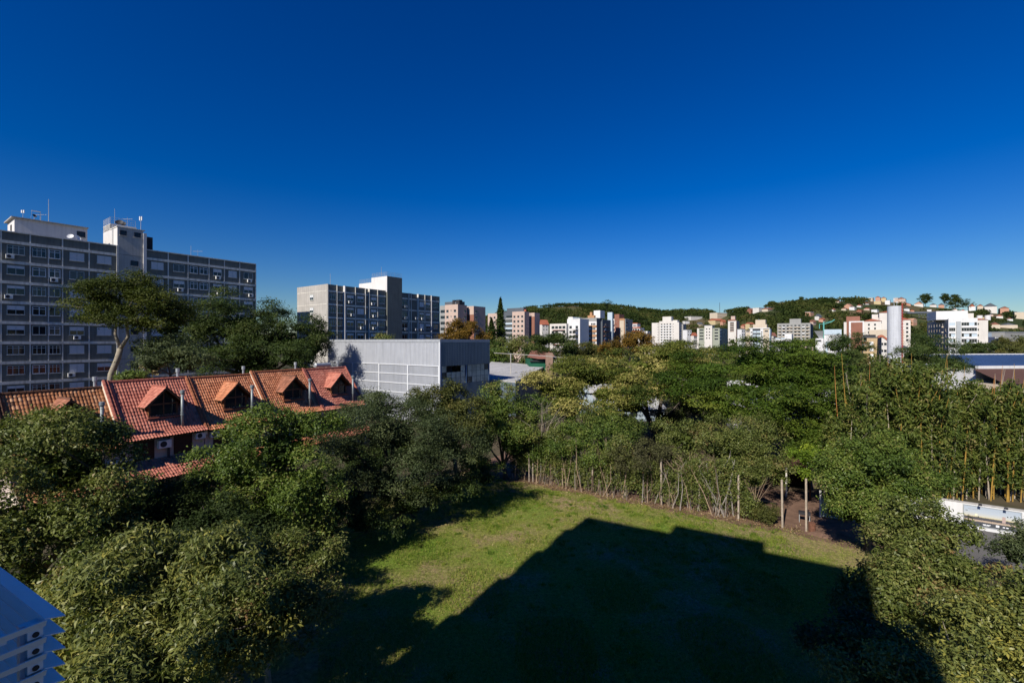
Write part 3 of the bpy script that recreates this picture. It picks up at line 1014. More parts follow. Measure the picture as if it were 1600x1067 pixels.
# left face upper sheet, lower cells
ncol = 7; nrow = 4; ch = 1.42
bands = [(zj+0.0, TOP3-0.42)]
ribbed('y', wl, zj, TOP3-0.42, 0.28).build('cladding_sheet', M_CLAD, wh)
bx('ridge_flashing', mat('grey_flashing', (0.33,0.35,0.38), 0.5, 0.4), wh, (-0.08, 0.3, -0.1, wl+0.1, TOP3-0.42, TOP3), (0.3, wr, -0.1, 0.2, TOP3-0.42, TOP3-0.002))
z = zj
for r_ in range(6):
    zt_, zb_ = z-0.12, max(z-ch, 0)
    bx('rail', M_TRIM, wh, (-0.10, 0.02, 0.2, wl, zt_, z))
    if zb_ < zt_:
        ribbed('y', wl, zb_, zt_, 0.16, 0.015).build('cladding_sheet', M_CLAD, wh)
    z -= ch
    if z <= 0: break
for y in [0.1] + [solve(P3, D2, u) for u in (638, 593, 551.6)] + [wl-0.1]:
    bx('post', M_TRIM, wh, (-0.13, 0.02, y-0.13, y+0.13, 0, zj-0.0))
# corner
bx('corner_trim', M_TRIM, wh, (-0.12, 0.10, -0.12, 0.10, 0, TOP3-0.42))
# right face
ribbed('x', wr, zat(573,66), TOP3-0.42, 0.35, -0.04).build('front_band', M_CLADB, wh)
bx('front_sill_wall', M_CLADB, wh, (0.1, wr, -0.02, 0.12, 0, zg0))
M_BLUE = mat('blue_trim', (0.10,0.17,0.30), 0.5, 0.3)
zt_ = zat(573, 66)
for i, x in enumerate((0.25, wr*0.5, wr-0.12)):
    bx('post', M_BLUE, wh, (x-0.11, x+0.11, -0.06, 0.1, zg0, zt_))
M_LITPANE = mat('lit_interior_glass', (0.62,0.57,0.45), 0.15, 0.5, var=0.5, scale=0.5)  # cream colour stands in for the sunlit interior behind the panes
for half in range(2):
    x0 = 0.36 + half*(wr*0.5); x1 = x0 + wr*0.5-0.6
    for i in range(5):
        xa = x0 + (x1-x0)*i/5; xb = x0 + (x1-x0)*(i+1)/5
        zz = [zg0, zg0+(zt_-zg0)*0.33, zg0+(zt_-zg0)*0.66, zt_]
        for j in range(3):
            if half == 0 and i in (1,2,3) and j == 2: 
                continue
            bx('pane', M_GLASS2 if (half, i, j) in ((0,0,1),(1,4,2),(1,0,0)) else M_LITPANE, wh, (xa+0.02, xb-0.02, 0.03, 0.05, zz[j]+0.02, zz[j+1]-0.02))
        bx('mullion', M_DARK, wh, (xb-0.025, xb+0.025, 0.01, 0.07, zg0, zt_))
bx('sign_box', M_DARK, wh, (wr*0.18, wr*0.34, 1.2, 1.4, zg0+1.2, zt_))

# ---------------------------------------------------------------- tiled row houses
E1 = Vector((0.4856, 0.8742, 0)); RH = math.atan2(E1.y, E1.x)
PH = Vector((-33.18, 37.5, 0))
RIDGE = 9.15; SLOPE = 1.30; WE = 3.45
M_HWALL = mat('house_render', (0.52, 0.42, 0.36), 0.85, 0.15, var=0.10, scale=0.8, streak=0.15)
M_HCREAM = mat('house_cream', (0.70, 0.60, 0.48), 0.85, 0.15, var=0.08, scale=0.8)
M_WOOD = mat('brown_wood', (0.16, 0.065, 0.03), 0.6, 0.3, var=0.3, scale=5)
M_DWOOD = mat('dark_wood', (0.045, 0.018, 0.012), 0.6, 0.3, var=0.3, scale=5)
TILES = {
 'weathered': mat('tile_weathered', (0,0,0), 0.8, 0.2, var=0.25, scale=2.5, tint=[(0.10,0.05,0.03),(0.30,0.12,0.05),(0.42,0.19,0.09),(0.55,0.32,0.18)]),
 'red': mat('tile_red', (0,0,0), 0.8, 0.2, var=0.18, scale=2.0, tint=[(0.32,0.105,0.075),(0.47,0.165,0.115),(0.55,0.235,0.165)]),
 'orange': mat('tile_orange', (0,0,0), 0.8, 0.2, var=0.20, scale=2.0, tint=[(0.29,0.105,0.052),(0.49,0.19,0.095),(0.59,0.275,0.15)]),
 'brownred': mat('tile_brownred', (0,0,0), 0.8, 0.2, var=0.22, scale=2.0, tint=[(0.15,0.07,0.045),(0.32,0.13,0.075),(0.42,0.19,0.12)]),
}
def tiled(x0, x1, ya, za, yb, zb, seed, pitch=0.215, row=0.34, amp=0.044):
    """barrel tiled slope in local coords: top edge (ya,za), bottom edge (yb,zb), columns along x. Returns mesh arrays"""
    r = np.random.default_rng(seed)
    nc = max(1, int(round((x1-x0)/pitch))); pw = (x1-x0)/nc
    dl = math.hypot(yb-ya, zb-za); nr = max(1, int(round(dl/row)))
    ty, tz = (yb-ya)/dl, (zb-za)/dl
    ny, nz = -tz, ty                      # plane normal, make it point up
    if nz < 0: ny, nz = -ny, -nz
    prof = [(0.0,0.0),(0.10,0.0),(0.20,0.55),(0.38,0.95),(0.55,1.0),(0.72,0.75),(0.86,0.2)]
    xs_ = []; hs_ = []; ci = []
    for c in range(nc):
        for a, h_ in prof:
            xs_.append(x0+(c+a)*pw); hs_.append(h_*amp); ci.append(c)
    xs_.append(x1); hs_.append(0.0); ci.append(nc-1)
    xs_ = np.array(xs_); hs_ = np.array(hs_); ci = np.array(ci); m = len(xs_)
    V = []
    tj = r.normal(0, 0.006, (nr, nc))
    for k in range(nr):
        l0, l1 = dl*k/nr, dl*(k+1)/nr + 0.03
        for l, lift in ((l0, 0.0), (l1, 0.028)):
            o = hs_*(1.0 if lift else 0.85) + lift + tj[k][ci]
            V.append(np.stack([xs_, ya + ty*l + ny*o, za + tz*l + nz*o], 1))
    V = np.concatenate(V)
    Fc = []; tint = []
    base_t = r.normal(0.5, 0.2, (nr, nc))
    for k in range(nr):
        a = np.arange(m-1) + (2*k)*m
        b = a + m
        Fc.append(np.stack([a, b, b+1, a+1], 1)); tint.append(base_t[k][ci[:-1]])
    # undersides of the overlap (risers), tint darkened as painted shade
    for k in range(nr-1):
        a = np.arange(m-1) + (2*k+1)*m
        b = a + m
        Fc.append(np.stack([a, b, b+1, a+1], 1)); tint.append(base_t[k][ci[:-1]]*0.8)
    return V, np.concatenate(Fc), np.concatenate(tint)
def tile_mesh(name, parts, m):
    Vs, Fs, Ts = [], [], []; o = 0
    for V, Fc, t_ in parts:
        Vs.append(V); Fs.append(Fc+o); Ts.append(t_); o += len(V)
    me = bpy.data.meshes.new(name)
    me.from_pydata(np.concatenate(Vs).tolist(), [], np.concatenate(Fs).tolist())
    me.materials.append(m)
    a = me.attributes.new('tint', 'FLOAT', 'FACE')
    a.data.foreach_set('value', np.clip(np.concatenate(Ts), 0, 1).astype(np.float32))
    me.update()
    return me

def row_house(i, x0, x1, dz, tile, dtile, label, flue, seed, verge=True):
    h = T('row_house', label, 'house', (PH.x, PH.y, 0), RH, None)
    zr = RIDGE + dz
    t = TILES[tile]
    # outside is -y: ridge at y=0, front eave at y=-WE, back eave at +4.2
    kick = 2.95
    zk = zr - kick*SLOPE
    roof = O('roof', tile_mesh('roof', [tiled(x0, x1, 0.0, zr, -kick-0.12, zk-0.12*SLOPE, seed),
                                        tiled(x0, x1, -kick+0.05, zk-0.05, -WE-0.35, zk-0.62, seed+50),
                                        tiled(x0, x1, 0.0, zr, 4.4, zr-4.4*SLOPE, seed+90)], t), h)
    rc = MB()
    nseg = 16
    for k in range(nseg):
        a = x0+(x1-x0)*k/nseg; b_ = x0+(x1-x0)*(k+1)/nseg+0.03
        rc.path([(a,0,zr+0.0),(b_,0,zr+0.015)], [0.12,0.13], 8)
    rc.build('ridge_tile', t, roof)
    bx('wall', M_HWALL, h, (x0+0.03, x1-0.03, -WE+0.35, -WE+0.55, 0, zk-0.35), (x0+0.03, x0+0.2, -WE+0.55, 4.0, 0, zr-4.5*SLOPE+0.3), (x1-0.2, x1-0.03, -WE+0.55, 4.0, 0, zr-4.5*SLOPE+0.3),
       (x0+0.2, x1-0.2, 3.8, 4.0, 0, zr-4.5*SLOPE+0.3))
    # rafters close the underside
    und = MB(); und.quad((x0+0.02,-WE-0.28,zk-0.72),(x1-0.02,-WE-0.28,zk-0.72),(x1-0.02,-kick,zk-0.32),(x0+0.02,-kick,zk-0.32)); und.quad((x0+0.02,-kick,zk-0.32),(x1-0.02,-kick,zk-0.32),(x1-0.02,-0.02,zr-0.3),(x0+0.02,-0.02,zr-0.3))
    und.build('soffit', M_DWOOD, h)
    if verge:
        # party wall standing above the lower neighbour, capped with tiles
        pw = MB(); pw.prism_x([(0.05, zr+0.16), (-WE-0.05, zk-0.40), (-WE-0.05, zk-1.0), (0.05, zr-0.55)][::-1], x0-0.16, x0+0.02)
        pw.build('party_wall', M_HCREAM, h)
        cp = MB(); nv = 14
        for k in range(nv):
            y0_ = -(WE+0.1)*k/nv; y1_ = -(WE+0.1)*(k+1)/nv-0.04
            f_ = lambda y: zr+0.17+ (y*SLOPE if y > -kick else -kick*SLOPE + (y+kick)*1.1)
            cp.path([(x0-0.05, y0_, f_(y0_)), (x0-0.05, y1_, f_(y1_)+0.02)], [0.13, 0.145], 8)
            cp.path([(x0+0.17, y0_, f_(y0_)-0.04), (x0+0.17, y1_, f_(y1_)-0.02)], [0.11, 0.12], 8)
        cp.build('verge_tile', t, h)
    # dormer
    c = x0 + 3.2; hw = 1.08; yf = -2.3
    zb = zr + yf*SLOPE
    za = zb + 2.5
    dm = TILES[dtile]
    d = O('dormer', MB().prism([(c-hw, zb-0.25), (c+hw, zb-0.25), (c+hw, zb+1.05), (c, za-0.25), (c-hw, zb+1.05)], yf+0.1, -0.25).mesh('dormer', M_WOOD), h)
    # dormer roof: two tiled planes running up along y
    ov = 0.52; drop = 1.0
    def dplane(sgn, sd):
        V, Fc, ti = tiled(0.0, (abs(yf)-0.30)+ov, 0.0, za, -(hw+0.5), za-(hw+0.5)*drop, sd, 0.20, 0.33, 0.022)
        W = np.empty_like(V)
        W[:,0] = c + sgn*(-V[:,1]); W[:,1] = yf-ov+V[:,0]; W[:,2] = V[:,2]
        if sgn > 0: Fc = Fc[:, ::-1]
        return W, Fc, ti
    O('dormer_roof', tile_mesh('dormer_roof', [dplane(-1, seed+11), dplane(1, seed+12)], dm), d)
    rp = MB(); rp.path([(c, yf-ov, za+0.0), (c, -0.3, za+0.0)], 0.09, 8); rp.build('ridge_tile', dm, d)
    und = MB()
    for sg in (-1, 1):
        xo = c+sg*(hw+0.48)
        und.box(min(xo, xo-sg*0.01), max(xo, xo-sg*0.01)+0.001, yf-ov, -0.9, za-(hw+0.5)*drop-0.08, za-(hw+0.5)*drop)
        # barge board
        und.prism([(c, za-0.06), (c+sg*(hw+0.5), za-(hw+0.5)*drop-0.06), (c+sg*(hw+0.5), za-(hw+0.5)*drop-0.22), (c, za-0.22)][::(1 if sg<0 else -1)], yf-ov+0.02, yf-ov+0.07)
        und.quad((c, yf-ov+0.04, za-0.07),(c+sg*(hw+0.5), yf-ov+0.04, za-(hw+0.5)*drop-0.07),(c+sg*(hw+0.5), -0.6, za-(hw+0.5)*drop-0.07),(c, -0.6, za-0.07))
    und.build('barge_board', M_WOOD, d)
    fw = O('window', MB().box(c-hw, c+hw, yf, yf+0.12, zb+0.98, zb+1.12).box(c-hw, c-hw+0.12, yf, yf+0.12, zb+0.05, zb+0.98).box(c+hw-0.12, c+hw, yf, yf+0.12, zb+0.05, zb+0.98)
        .box(c-0.05, c+0.05, yf, yf+0.11, zb+0.05, zb+0.98).box(c-0.05, c+0.05, yf, yf+0.11, zb+1.12, za-0.28).box(c-hw-0.05, c+hw+0.05, yf-0.1, yf+0.1, zb-0.02, zb+0.05).mesh('window', M_WOOD), d)
    for s in (-1, 1):
        bx('pane', M_GLASS, fw, (min(c+s*0.05, c+s*(hw-0.12)), max(c+s*0.05, c+s*(hw-0.12)), yf+0.04, yf+0.06, zb+0.06, zb+0.97))
        if s < 0:
            MB().prism([(c-hw+0.14, zb+1.12), (c-0.05, zb+1.12), (c-0.05, za-0.42)], yf+0.04, yf+0.06).build('pane', M_GLASS, fw)
        else:
            MB().prism([(c+0.05, zb+1.12), (c+hw-0.14, zb+1.12), (c+0.05, za-0.42)], yf+0.04, yf+0.06).build('pane', M_GLASS, fw)
    bx('dormer_sill', t, d, (c-hw-0.2, c+hw+0.2, yf-0.28, yf-0.02, zb-0.12, zb-0.02))
    # flue
    fx, fy = x0 + flue, -3.0
    zf0 = zr - 3.0*SLOPE - 0.3
    fl_ = MB(); fl_.path([(fx,fy,zf0),(fx,fy,zf0+3.1)], 0.115, 12)
    fo = fl_.build('flue', M_PIPE, h, smooth=True)
    fc = MB(); fc.path([(fx,fy,zf0+3.02),(fx,fy,zf0+3.10),(fx,fy,zf0+3.32),(fx,fy,zf0+3.36)], [0.14,0.18,0.18,0.13], 12); fc.build('cowl', M_PIPE, fo)
    fr_ = MB(); fr_.path([(fx,fy,zf0+1.2),(fx,fy,zf0+1.32)], 0.15, 12); fr_.path([(fx,fy,zf0+1.42),(fx,fy,zf0+1.5)], 0.14, 12); fr_.build('collar', M_PIPE, fo)
    f2 = MB(); f2.path([(x1-0.3,0.9,zr-1.2),(x1-0.3,0.9,zr+0.5)], 0.1, 10); f2.path([(x1-0.3,0.9,zr+0.5),(x1-0.3,0.9,zr+0.85)], 0.16, 10)
    f2.build('flue', M_STEEL, h)
    # upper windows, drain pipe
    zw = 2.9
    for cx in (x0+1.45, x0+4.3):
        w = O('window', cached(('rw',), lambda: MB().box(-0.72,0.72,-0.03,0.02,0,1.55).mesh('window', M_DWOOD)), h, (cx, -WE+0.35, zw))
        for k in range(2):
            O('shutter', cached(('rws',), lambda: (lambda b: b.mesh('shutter', M_DWOOD))((lambda b: [b.box(-0.32,0.32,-0.055,-0.03,0.06+0.1*q,0.14+0.1*q) for q in range(14)] and b)(MB()))), w, (-0.35+0.7*k, 0, 0.03))
    dp = MB(); dp.path([(x0+3.15, -WE+0.2, 1.5), (x0+3.15, -WE+0.2, zk-0.5)], 0.1, 8); dp.build('drain_pipe', M_DARK, h)
    # porch
    pz = 2.85
    O('porch_roof', tile_mesh('porch_roof', [tiled(x0+0.25, x1-0.1, -WE+0.36, pz, -WE-1.75, pz-1.25, seed+77)], t), h)
    pv = MB()
    for k in range(7):
        a = -WE+0.4-2.1*k/7; b_ = -WE+0.4-2.1*(k+1)/7-0.04
        fz = lambda y: pz+0.08+(y-(-WE+0.36))*0.592
        pv.path([(x0+0.2,a,fz(a)),(x0+0.2,b_,fz(b_)+0.02)], [0.12,0.13], 8)
    pv.build('porch_verge', t, h)
    MB().prism_x([(-WE+0.36, 0), (-WE-1.75, 0), (-WE-1.75, pz-1.35), (-WE+0.36, pz-0.1)][::-1], x0-0.05, x0+0.12).build('porch_wall', M_HCREAM, h)
    bx('porch_beam', M_DWOOD, h, (x0+0.2, x1-0.2, -WE-1.6, -WE-1.48, pz-1.35, pz-1.2))
    for px_ in (x0+0.4, x0+3.0, x1-0.4):
        bx('porch_post', M_DWOOD, h, (px_-0.07, px_+0.07, -WE-1.6, -WE-1.48, 0, pz-1.35))
    return h

RHL = [(-6.1, 0.0, -0.38, 'weathered', 'brownred', 'row house nearest the left edge, weathered brown tiles, lowest ridge', 4.9),
       (0.0, 6.05, 0.0, 'red', 'red', 'row house with dusty red tiles and red dormer, second from the left edge', 4.3),
       (6.05, 12.2, -0.08, 'orange', 'orange', 'row house with bright orange tiles and dark flue, middle of the row', 4.4),
       (12.2, 18.3, 0.10, 'orange', 'brownred', 'row house with orange roof and mossy brown dormer tiles, fourth in the row', 4.75),
       (18.3, 24.3, 0.05, 'red', 'red', 'red tiled end house of the row, next to the metal warehouse', 4.7)]
houses = []
for i, (a, b_, dz, t1, t2, lab, fx) in enumerate(RHL):
    houses.append(row_house(i, a, b_, dz, t1, t2, lab, fx, 100+i*200))
# gable at the far end
zr = RIDGE+0.05
MB().prism_x([(0.0, zr+0.05), (-WE-0.2, zr-WE*SLOPE), (-WE-0.2, 0), (4.3, 0), (4.3, zr-4.3*SLOPE)][::-1], 24.3, 24.45).build('gable_wall', M_HCREAM, houses[-1])
ev = MB()
for k in range(12):
    y0_ = -3.5*k/12; y1_ = -3.5*(k+1)/12-0.03
    ev.path([(24.4, y0_, zr+0.1+y0_*SLOPE), (24.4, y1_, zr+0.12+y1_*SLOPE)], [0.13,0.145], 8)
ev.build('verge_tile', TILES['red'], houses[-1])
lw = lambda x, y, z: loc_world(houses[0], x, y, z)
air_con(lw(2.75, -WE+0.35, 3.7), RH, 'big boxy white air conditioner under the eave of the dusty red house', 1.15)
air_con(lw(5.55, -WE+0.35, 3.95), RH, 'white air conditioner under the right end of the dusty red eave', 0.95)
air_con(lw(6.75, -WE+0.35, 3.85), RH, 'pale air conditioner at the left end of the orange house wall', 0.9)
air_con(lw(-0.6, -WE+0.35, 2.7), RH, 'white air conditioner beside the party wall, half hidden by leaves', 0.9)
sw = T('solar_water_heater', 'silver drum solar water heater behind the last red roof ridge', 'water heater', lw(21.6, 0.75, RIDGE-1.0), RH)
q = MB(); q.path([(-1.1,0,1.45),(-1.05,0,1.45),(1.05,0,1.45),(1.1,0,1.45)], [0.2,0.28,0.28,0.2], 14); q.build('drum', M_STEEL, sw, smooth=False)
for x in (-0.9, 0.0, 0.9):
    MB().path([(x,0.0,0.0),(x,0.0,1.2)], 0.03, 5).path([(x,0.0,1.2),(x,0.9,0.0)], 0.03, 5).build('leg', M_STEEL, sw)
for k in range(10):
    MB().path([(-0.95+0.21*k,0.1,1.3),(-0.95+0.21*k,1.0,0.1)], 0.035, 6).build('tube', M_DARK, sw)
# ---------------------------------------------------------------- hills
RU = [-3000, 0, 400, 600, 700, 760, 800, 840, 870, 900, 940, 970, 1000, 1040, 1070, 1100, 1130, 1160, 1200, 1240, 1290, 1340, 1400, 1440, 1490, 1540, 1600, 1800, 2400, 4000]
RV = [532, 528, 520, 510, 502, 494, 486, 478, 476, 475, 476, 478, 482, 486, 484, 484, 486, 480, 476, 470, 466, 465, 468, 474, 478, 484, 488, 495, 510, 525]
def hill_params(u):
    vr = np.interp(u, RU, RV)
    w = np.clip((u-1090)/90.0, 0, 1)
    D0 = 520*(1-w) + 360*w
    Dr = 1250*(1-w) + 820*w
    return vr, D0, Dr
def hill_z(u, D):
    vr, D0, Dr = hill_params(u)
    zr = H + (534-vr)/F*Dr - 6
    t = np.clip((D-D0)/(Dr-D0), 0, 1)
    s = 0.45*t + 0.55*t*t*(3-2*t)
    z = zr*s
    z = z + np.sin(u*0.021+D*0.011)*np.sin(D*0.017-u*0.013)*5*t*(1-t)*2
    over = np.clip((D-Dr)/600, 0, 1)
    return z*(1-0.5*over) - 0.6*(t <= 0)
us = np.concatenate([np.linspace(-2600, -200, 16), np.linspace(-150, 1900, 150), np.linspace(1960, 4000, 14)])
ts = np.concatenate([np.linspace(0, 1.0, 34), np.array([1.1, 1.25, 1.5, 1.9])])
hv = []
for u in us:
    _, D0, Dr = hill_params(u)
    for t_ in ts:
        D = D0 + (Dr-D0)*t_
        hv.append(((u-800)/F*D, D, float(hill_z(u, D))))
nD = len(ts)
hf = [(i*nD+j, (i+1)*nD+j, (i+1)*nD+j+1, i*nD+j+1) for i in range(len(us)-1) for j in range(nD-1)]
def hill_material():
    m = bpy.data.materials.new('hill_scrub'); m.use_nodes = True
    t = m.node_tree; b = t.nodes['Principled BSDF']; L = t.links.new
    _in(b, 'Roughness', 0.95); _in(b, 'Specular IOR Level', 0.05)
    tc = t.nodes.new('ShaderNodeTexCoord')
    nz = t.nodes.new('ShaderNodeTexNoise'); nz.inputs['Scale'].default_value = 0.009; nz.inputs['Detail'].default_value = 7
    L(tc.outputs['Object'], nz.inputs['Vector'])
    cr = t.nodes.new('ShaderNodeValToRGB'); e = cr.color_ramp.elements
    e[0].position = 0.42; e[0].color = (0.035, 0.05, 0.018, 1)
    e[1].position = 0.62; e[1].color = (0.11, 0.085, 0.045, 1)
    x = e.new(0.52); x.color = (0.07, 0.08, 0.03, 1)
    L(nz.outputs[0], cr.inputs[0]); L(cr.outputs[0], b.inputs['Base Color'])
    return m
me = bpy.data.meshes.new('hills'); me.from_pydata(hv, [], hf); me.materials.append(hill_material()); me.update()
hills = O('hills', me); tag(hills, None, None, None, 'structure')

def hill_hit(u, v):
    vr, D0, Dr = hill_params(u)
    D = np.linspace(D0, Dr, 400)
    z = hill_z(u, D)
    vv = 534 - F*(z-H)/D
    ok = np.where(vv <= v)[0]
    i = ok[0] if len(ok) else 399
    return D[i], float(z[i])

V = [
 (1117,1140,489,498,'cream','flat','white and cream villa on the slope right beside the radio mast',0.5),
 (1114,1136,498,506,'yel','red','yellow walled house below the cream villa near the radio mast',0.5),
 (1077,1100,495,501,'off','flat','cream flat roofed house alone in the woods left of the radio mast',0.4),
 (1069,1078,502,507,'white','flat','small white hut right behind the white stepped tower',0.3),
 (1091,1099,504,510,'cream','grey','small cream gabled house above the green grey block',0.4),
 (1128,1136,500,508,'salm','red','small salmon house between cream villa and pinkish tower',0.5),
 (1161,1171,507,513,'salm','red','red roofed house left of the beige stair head',0.5),
 (1169,1181,504,510,'yel','red','yellow house with red roof beside the beige stair head',0.5),
 (1171,1182,482,489,'brick','brown','dark red house at the left end of the hilltop estate',0.5),
 (1182,1198,481.5,488,'off','flat','white flat roofed villa in the middle of the hilltop estate',0.6),
 (1196,1211,481,487,'cream','brown','orange cream house with square turret on the hilltop estate',0.6),
 (1263,1275,488,494,'salm','flat','pink and blue house on the slope above the grey beige block',0.6),
 (1277,1287,491,500,'off','grey','grey gabled house on the slope above the teal crane',0.6),
 (1284,1292,497,503,'salm','red','small salmon house just above the teal crane jib',0.6),
 (1268,1278,500,508,'pink','brown','pink house right beside the grey beige block roof',0.6),
 (1324,1338,475,483,'salm','orange','bright orange gabled house on the middle slope',0.7),
 (1331,1342,480,485,'white','flat','white flat house directly below the bright orange one',0.7),
 (1318,1328,481,485.5,'cream','brown','low cream house left below the bright orange one',0.7),
 (1342,1351,476,481,'off','red','off white house right of the bright orange one',0.7),
 (1342,1353,484,488,'brick','red','small brick house under the off white hillside house',0.7),
 (1353,1365,473,477.5,'grey','brown','low grey house in the trees left of the hilltop terrace',0.7),
 (1370,1384,471,476.5,'yel','flat','pale yellow long house left of the silo top',0.8),
 (1371,1381,463.5,468,'salm','red','red roofed house on the crest left of the silo',0.8),
 (1380,1390,464.5,469,'yel','red','ochre house on the crest directly left of the silo antennas',0.8),
 (1386,1396,469.5,477,'white','flat','white cube house partly behind the silo top',0.8),
 (1399,1408,466,472,'pink','flat','pink flat roofed house on the crest right of the silo antennas',0.8),
 (1407,1424,465,472,'pink','brown','large pink villa on the crest right of the silo',0.8),
 (1414,1433,473.5,479,'salm','red','long low red roofed house below the pink crest villa',0.8),
 (1434,1452,472,481,'off','orange','white villa with bright orange roofs under the round hilltop tree',0.8),
 (1457,1470,474.5,480.5,'off','grey','white house with slate roof right of the orange roofed villa',0.8),
 (1470,1481,474,481.5,'salm','grey','peach gabled house at the right end of the slate roofed house',0.8),
 (1416,1427,480,487.5,'white','grey','white gabled house standing above the orange chapel like house',0.8),
 (1517,1529,475.5,485,'white','red','white house with steep red roof right of the flat crowned tree',0.9),
 (1530,1541,476,482.5,'cream','brown','cream house between the steep red roof and the big grey villa',0.9),
 (1544,1567,474.5,487,'off','grey','big grey roofed villa on the right hand crest',0.9),
 (1567,1583,479.5,486.5,'salm','brown','salmon house right of the big grey roofed villa',0.9),
 (1590,1608,488,499,'cream','flat','cream tower house on the slope at the right edge',0.9),
 (1552,1570,504,513,'beige','brown','beige house with brown hip roof above the grey hall',0.9),
 (1300,1308,482,487,'off','red','small red roofed house left of the low cream one on the middle slope',0.6),
 (1308,1317,470,474,'beige','brown','beige house half sunk in trees near the middle crest',0.6),
 (1354,1366,481,485.5,'pink','red','pink house below the low grey one on the middle slope',0.7),
 (1366,1378,484,488.5,'white','flat','white terrace house above the tall white complex block',0.7),
 (1360,1369,466,470,'cream','flat','cream cube house on the crest left of the red roofed crest house',0.7),
 (1407,1416,481,486,'beige','brown','beige house directly right of the silo top',0.8),
 (1425,1433,484,488.5,'salm','red','salmon house above the long white slate roofed building',0.8),
 (1452,1459,484,488,'white','flat','tiny white house above the office block roof, left end',0.8),
 (1490,1500,482,486.5,'off','brown','off white house under the wide flat crowned tree',0.9),
 (1503,1514,484,489,'cream','red','cream house below the steep red roof',0.9),
 (1546,1556,490,495,'pink','grey','pink house below the big grey villa',0.9),
 (1560,1572,492,498,'off','red','red roofed house on the slope below the salmon crest house',0.9),
 (1576,1587,497,502,'white','brown','white house left of the cream tower house',0.9),
 (1533,1543,494,499,'yel','grey','yellow house right above the office block tanks',0.9),
 (1571,1602,505,513,'cream','grey','long cream house with dark roof above the grey hall at the right edge',0.9),
]
KEEPOUT = [(q[0], q[1], q[2], q[3]) for q in V] + [(1428,1464,487,500),(1422,1438,496,509),(1119,1130,480,496)]
# crowns for masses of far trees
def crown_template(nq, seed):
    r = np.random.default_rng(seed)
    d = unit(nq, r); d[:,2] = np.abs(d[:,2])*1.0 - 0.25*(r.random(nq) < 0.3)
    d = norm(d)
    f = 1 + 0.14*np.sin(4*d[:,0]+seed) + 0.14*np.sin(5*d[:,1]+2*seed) + r.normal(0, 0.06, nq)
    P = d*f[:,None]; P[:,2] = P[:,2]*0.8 
    N = norm(d + 0.55*r.normal(size=(nq,3)))
    A = unit(nq, r)
    return P, N, A
def crowns_mass(name, centers, radii, tcol, nq, qs, material, seed, tri=True):
    r = np.random.default_rng(seed)
    Ps, Ns, As, Ls, Ti = [], [], [], [], []
    temps = [crown_template(nq, seed+k) for k in range(6)]
    for c, R_, t_ in zip(centers, radii, tcol):
        P, N, A = temps[r.integers(6)]
        a = r.uniform(0, 6.28); ca, sa = math.cos(a), math.sin(a)
        M = np.array([[ca,-sa,0],[sa,ca,0],[0,0,1]])
        hz = r.uniform(0.75, 1.15)
        Ps.append(P@M.T*np.array([R_,R_,R_*hz]) + c); Ns.append(N@M.T); As.append(A@M.T)
        Ls.append(np.full(nq, R_*qs)*r.uniform(0.7,1.3,nq)); Ti.append(t_ + r.normal(0, 0.10, nq))
    P = np.concatenate(Ps); L_ = np.concatenate(Ls)
    return leaf_mesh(name, P, np.concatenate(Ns), np.concatenate(As), L_, L_*0.9, np.concatenate(Ti), material, 0.1, tri)
M_FAR = leafmat('far_foliage', [(0.012,0.022,0.008),(0.03,0.045,0.014),(0.055,0.068,0.022),(0.09,0.085,0.035),(0.12,0.085,0.045)], 0.8, 0.1, 0.05, k=0.62)
r = np.random.default_rng(11)
cs, rs, tcs = [], [], []
# grassy clearings stay bare
def clearing(u, v):
    return (838 < u < 905 and 481 < v < 487) or (1170 < u < 1180 and 505 < v < 512)
hill_spots = []
n_forest = 5600
while len(cs) < n_forest:
    u = r.uniform(640, 1720)
    vr, D0, Dr = hill_params(u)
    t_ = r.random()**0.75
    D = D0 + (Dr-D0)*min(1.0, t_*1.02)
    z = float(hill_z(u, D)); v = 534 - F*(z-H)/D
    if clearing(u, v) and r.random() < 0.93: continue
    R_ = r.uniform(3.2, 7.0)*(1.15 if u < 1090 else 0.9)
    pr_ = R_*F/D
    if any(a_-pr_*0.7 < u < b_+pr_*0.7 and c_ < v - 0.2*pr_ < d_+pr_*1.0 for a_, b_, c_, d_ in KEEPOUT): continue
    cs.append(((u-800)/F*D, D, z + R_*0.35)); rs.append(R_)
    tcs.append(np.clip(0.34 + 0.16*math.sin(u*0.05+D*0.02) + r.normal(0, 0.13), 0, 0.9))
forest_data = (np.array(cs), rs, tcs)
fo = O('forest', crowns_mass('forest', *forest_data, 34, 0.42, M_FAR, 21))
tag(fo, 'dark green wood covering the distant hills', 'forest', None, 'stuff')

# ---------------------------------------------------------------- far buildings
def fmat(name, col, var=0.07, streak=0.12, **k):
    return mat(name, col, 0.8, 0.15, var=var, scale=0.25, streak=streak, **k)
M_PINK = fmat('pink_render', (0.50, 0.38, 0.32)); M_PINKD = fmat('shaded_pink_render', (0.42, 0.32, 0.29))  # second pink is a darker copy, painted shade for faces off the sun
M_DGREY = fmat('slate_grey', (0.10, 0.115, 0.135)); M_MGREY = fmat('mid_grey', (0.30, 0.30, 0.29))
M_OFF = fmat('off_white_render', (0.61, 0.58, 0.54)); M_CREAM = fmat('cream_render', (0.54, 0.46, 0.36))
M_OCHRE = fmat('ochre_brick', (0.42, 0.23, 0.12)); M_TAN = fmat('tan_render', (0.46, 0.34, 0.20))
M_BRICK = fmat('brown_brick', (0.26, 0.12, 0.085)); M_SALM = fmat('salmon_render', (0.48, 0.27, 0.19))
M_TERRA = fmat('terracotta_roof', (0.36, 0.12, 0.07), var=0.2); M_BEIGE = fmat('beige_render', (0.55, 0.47, 0.37))
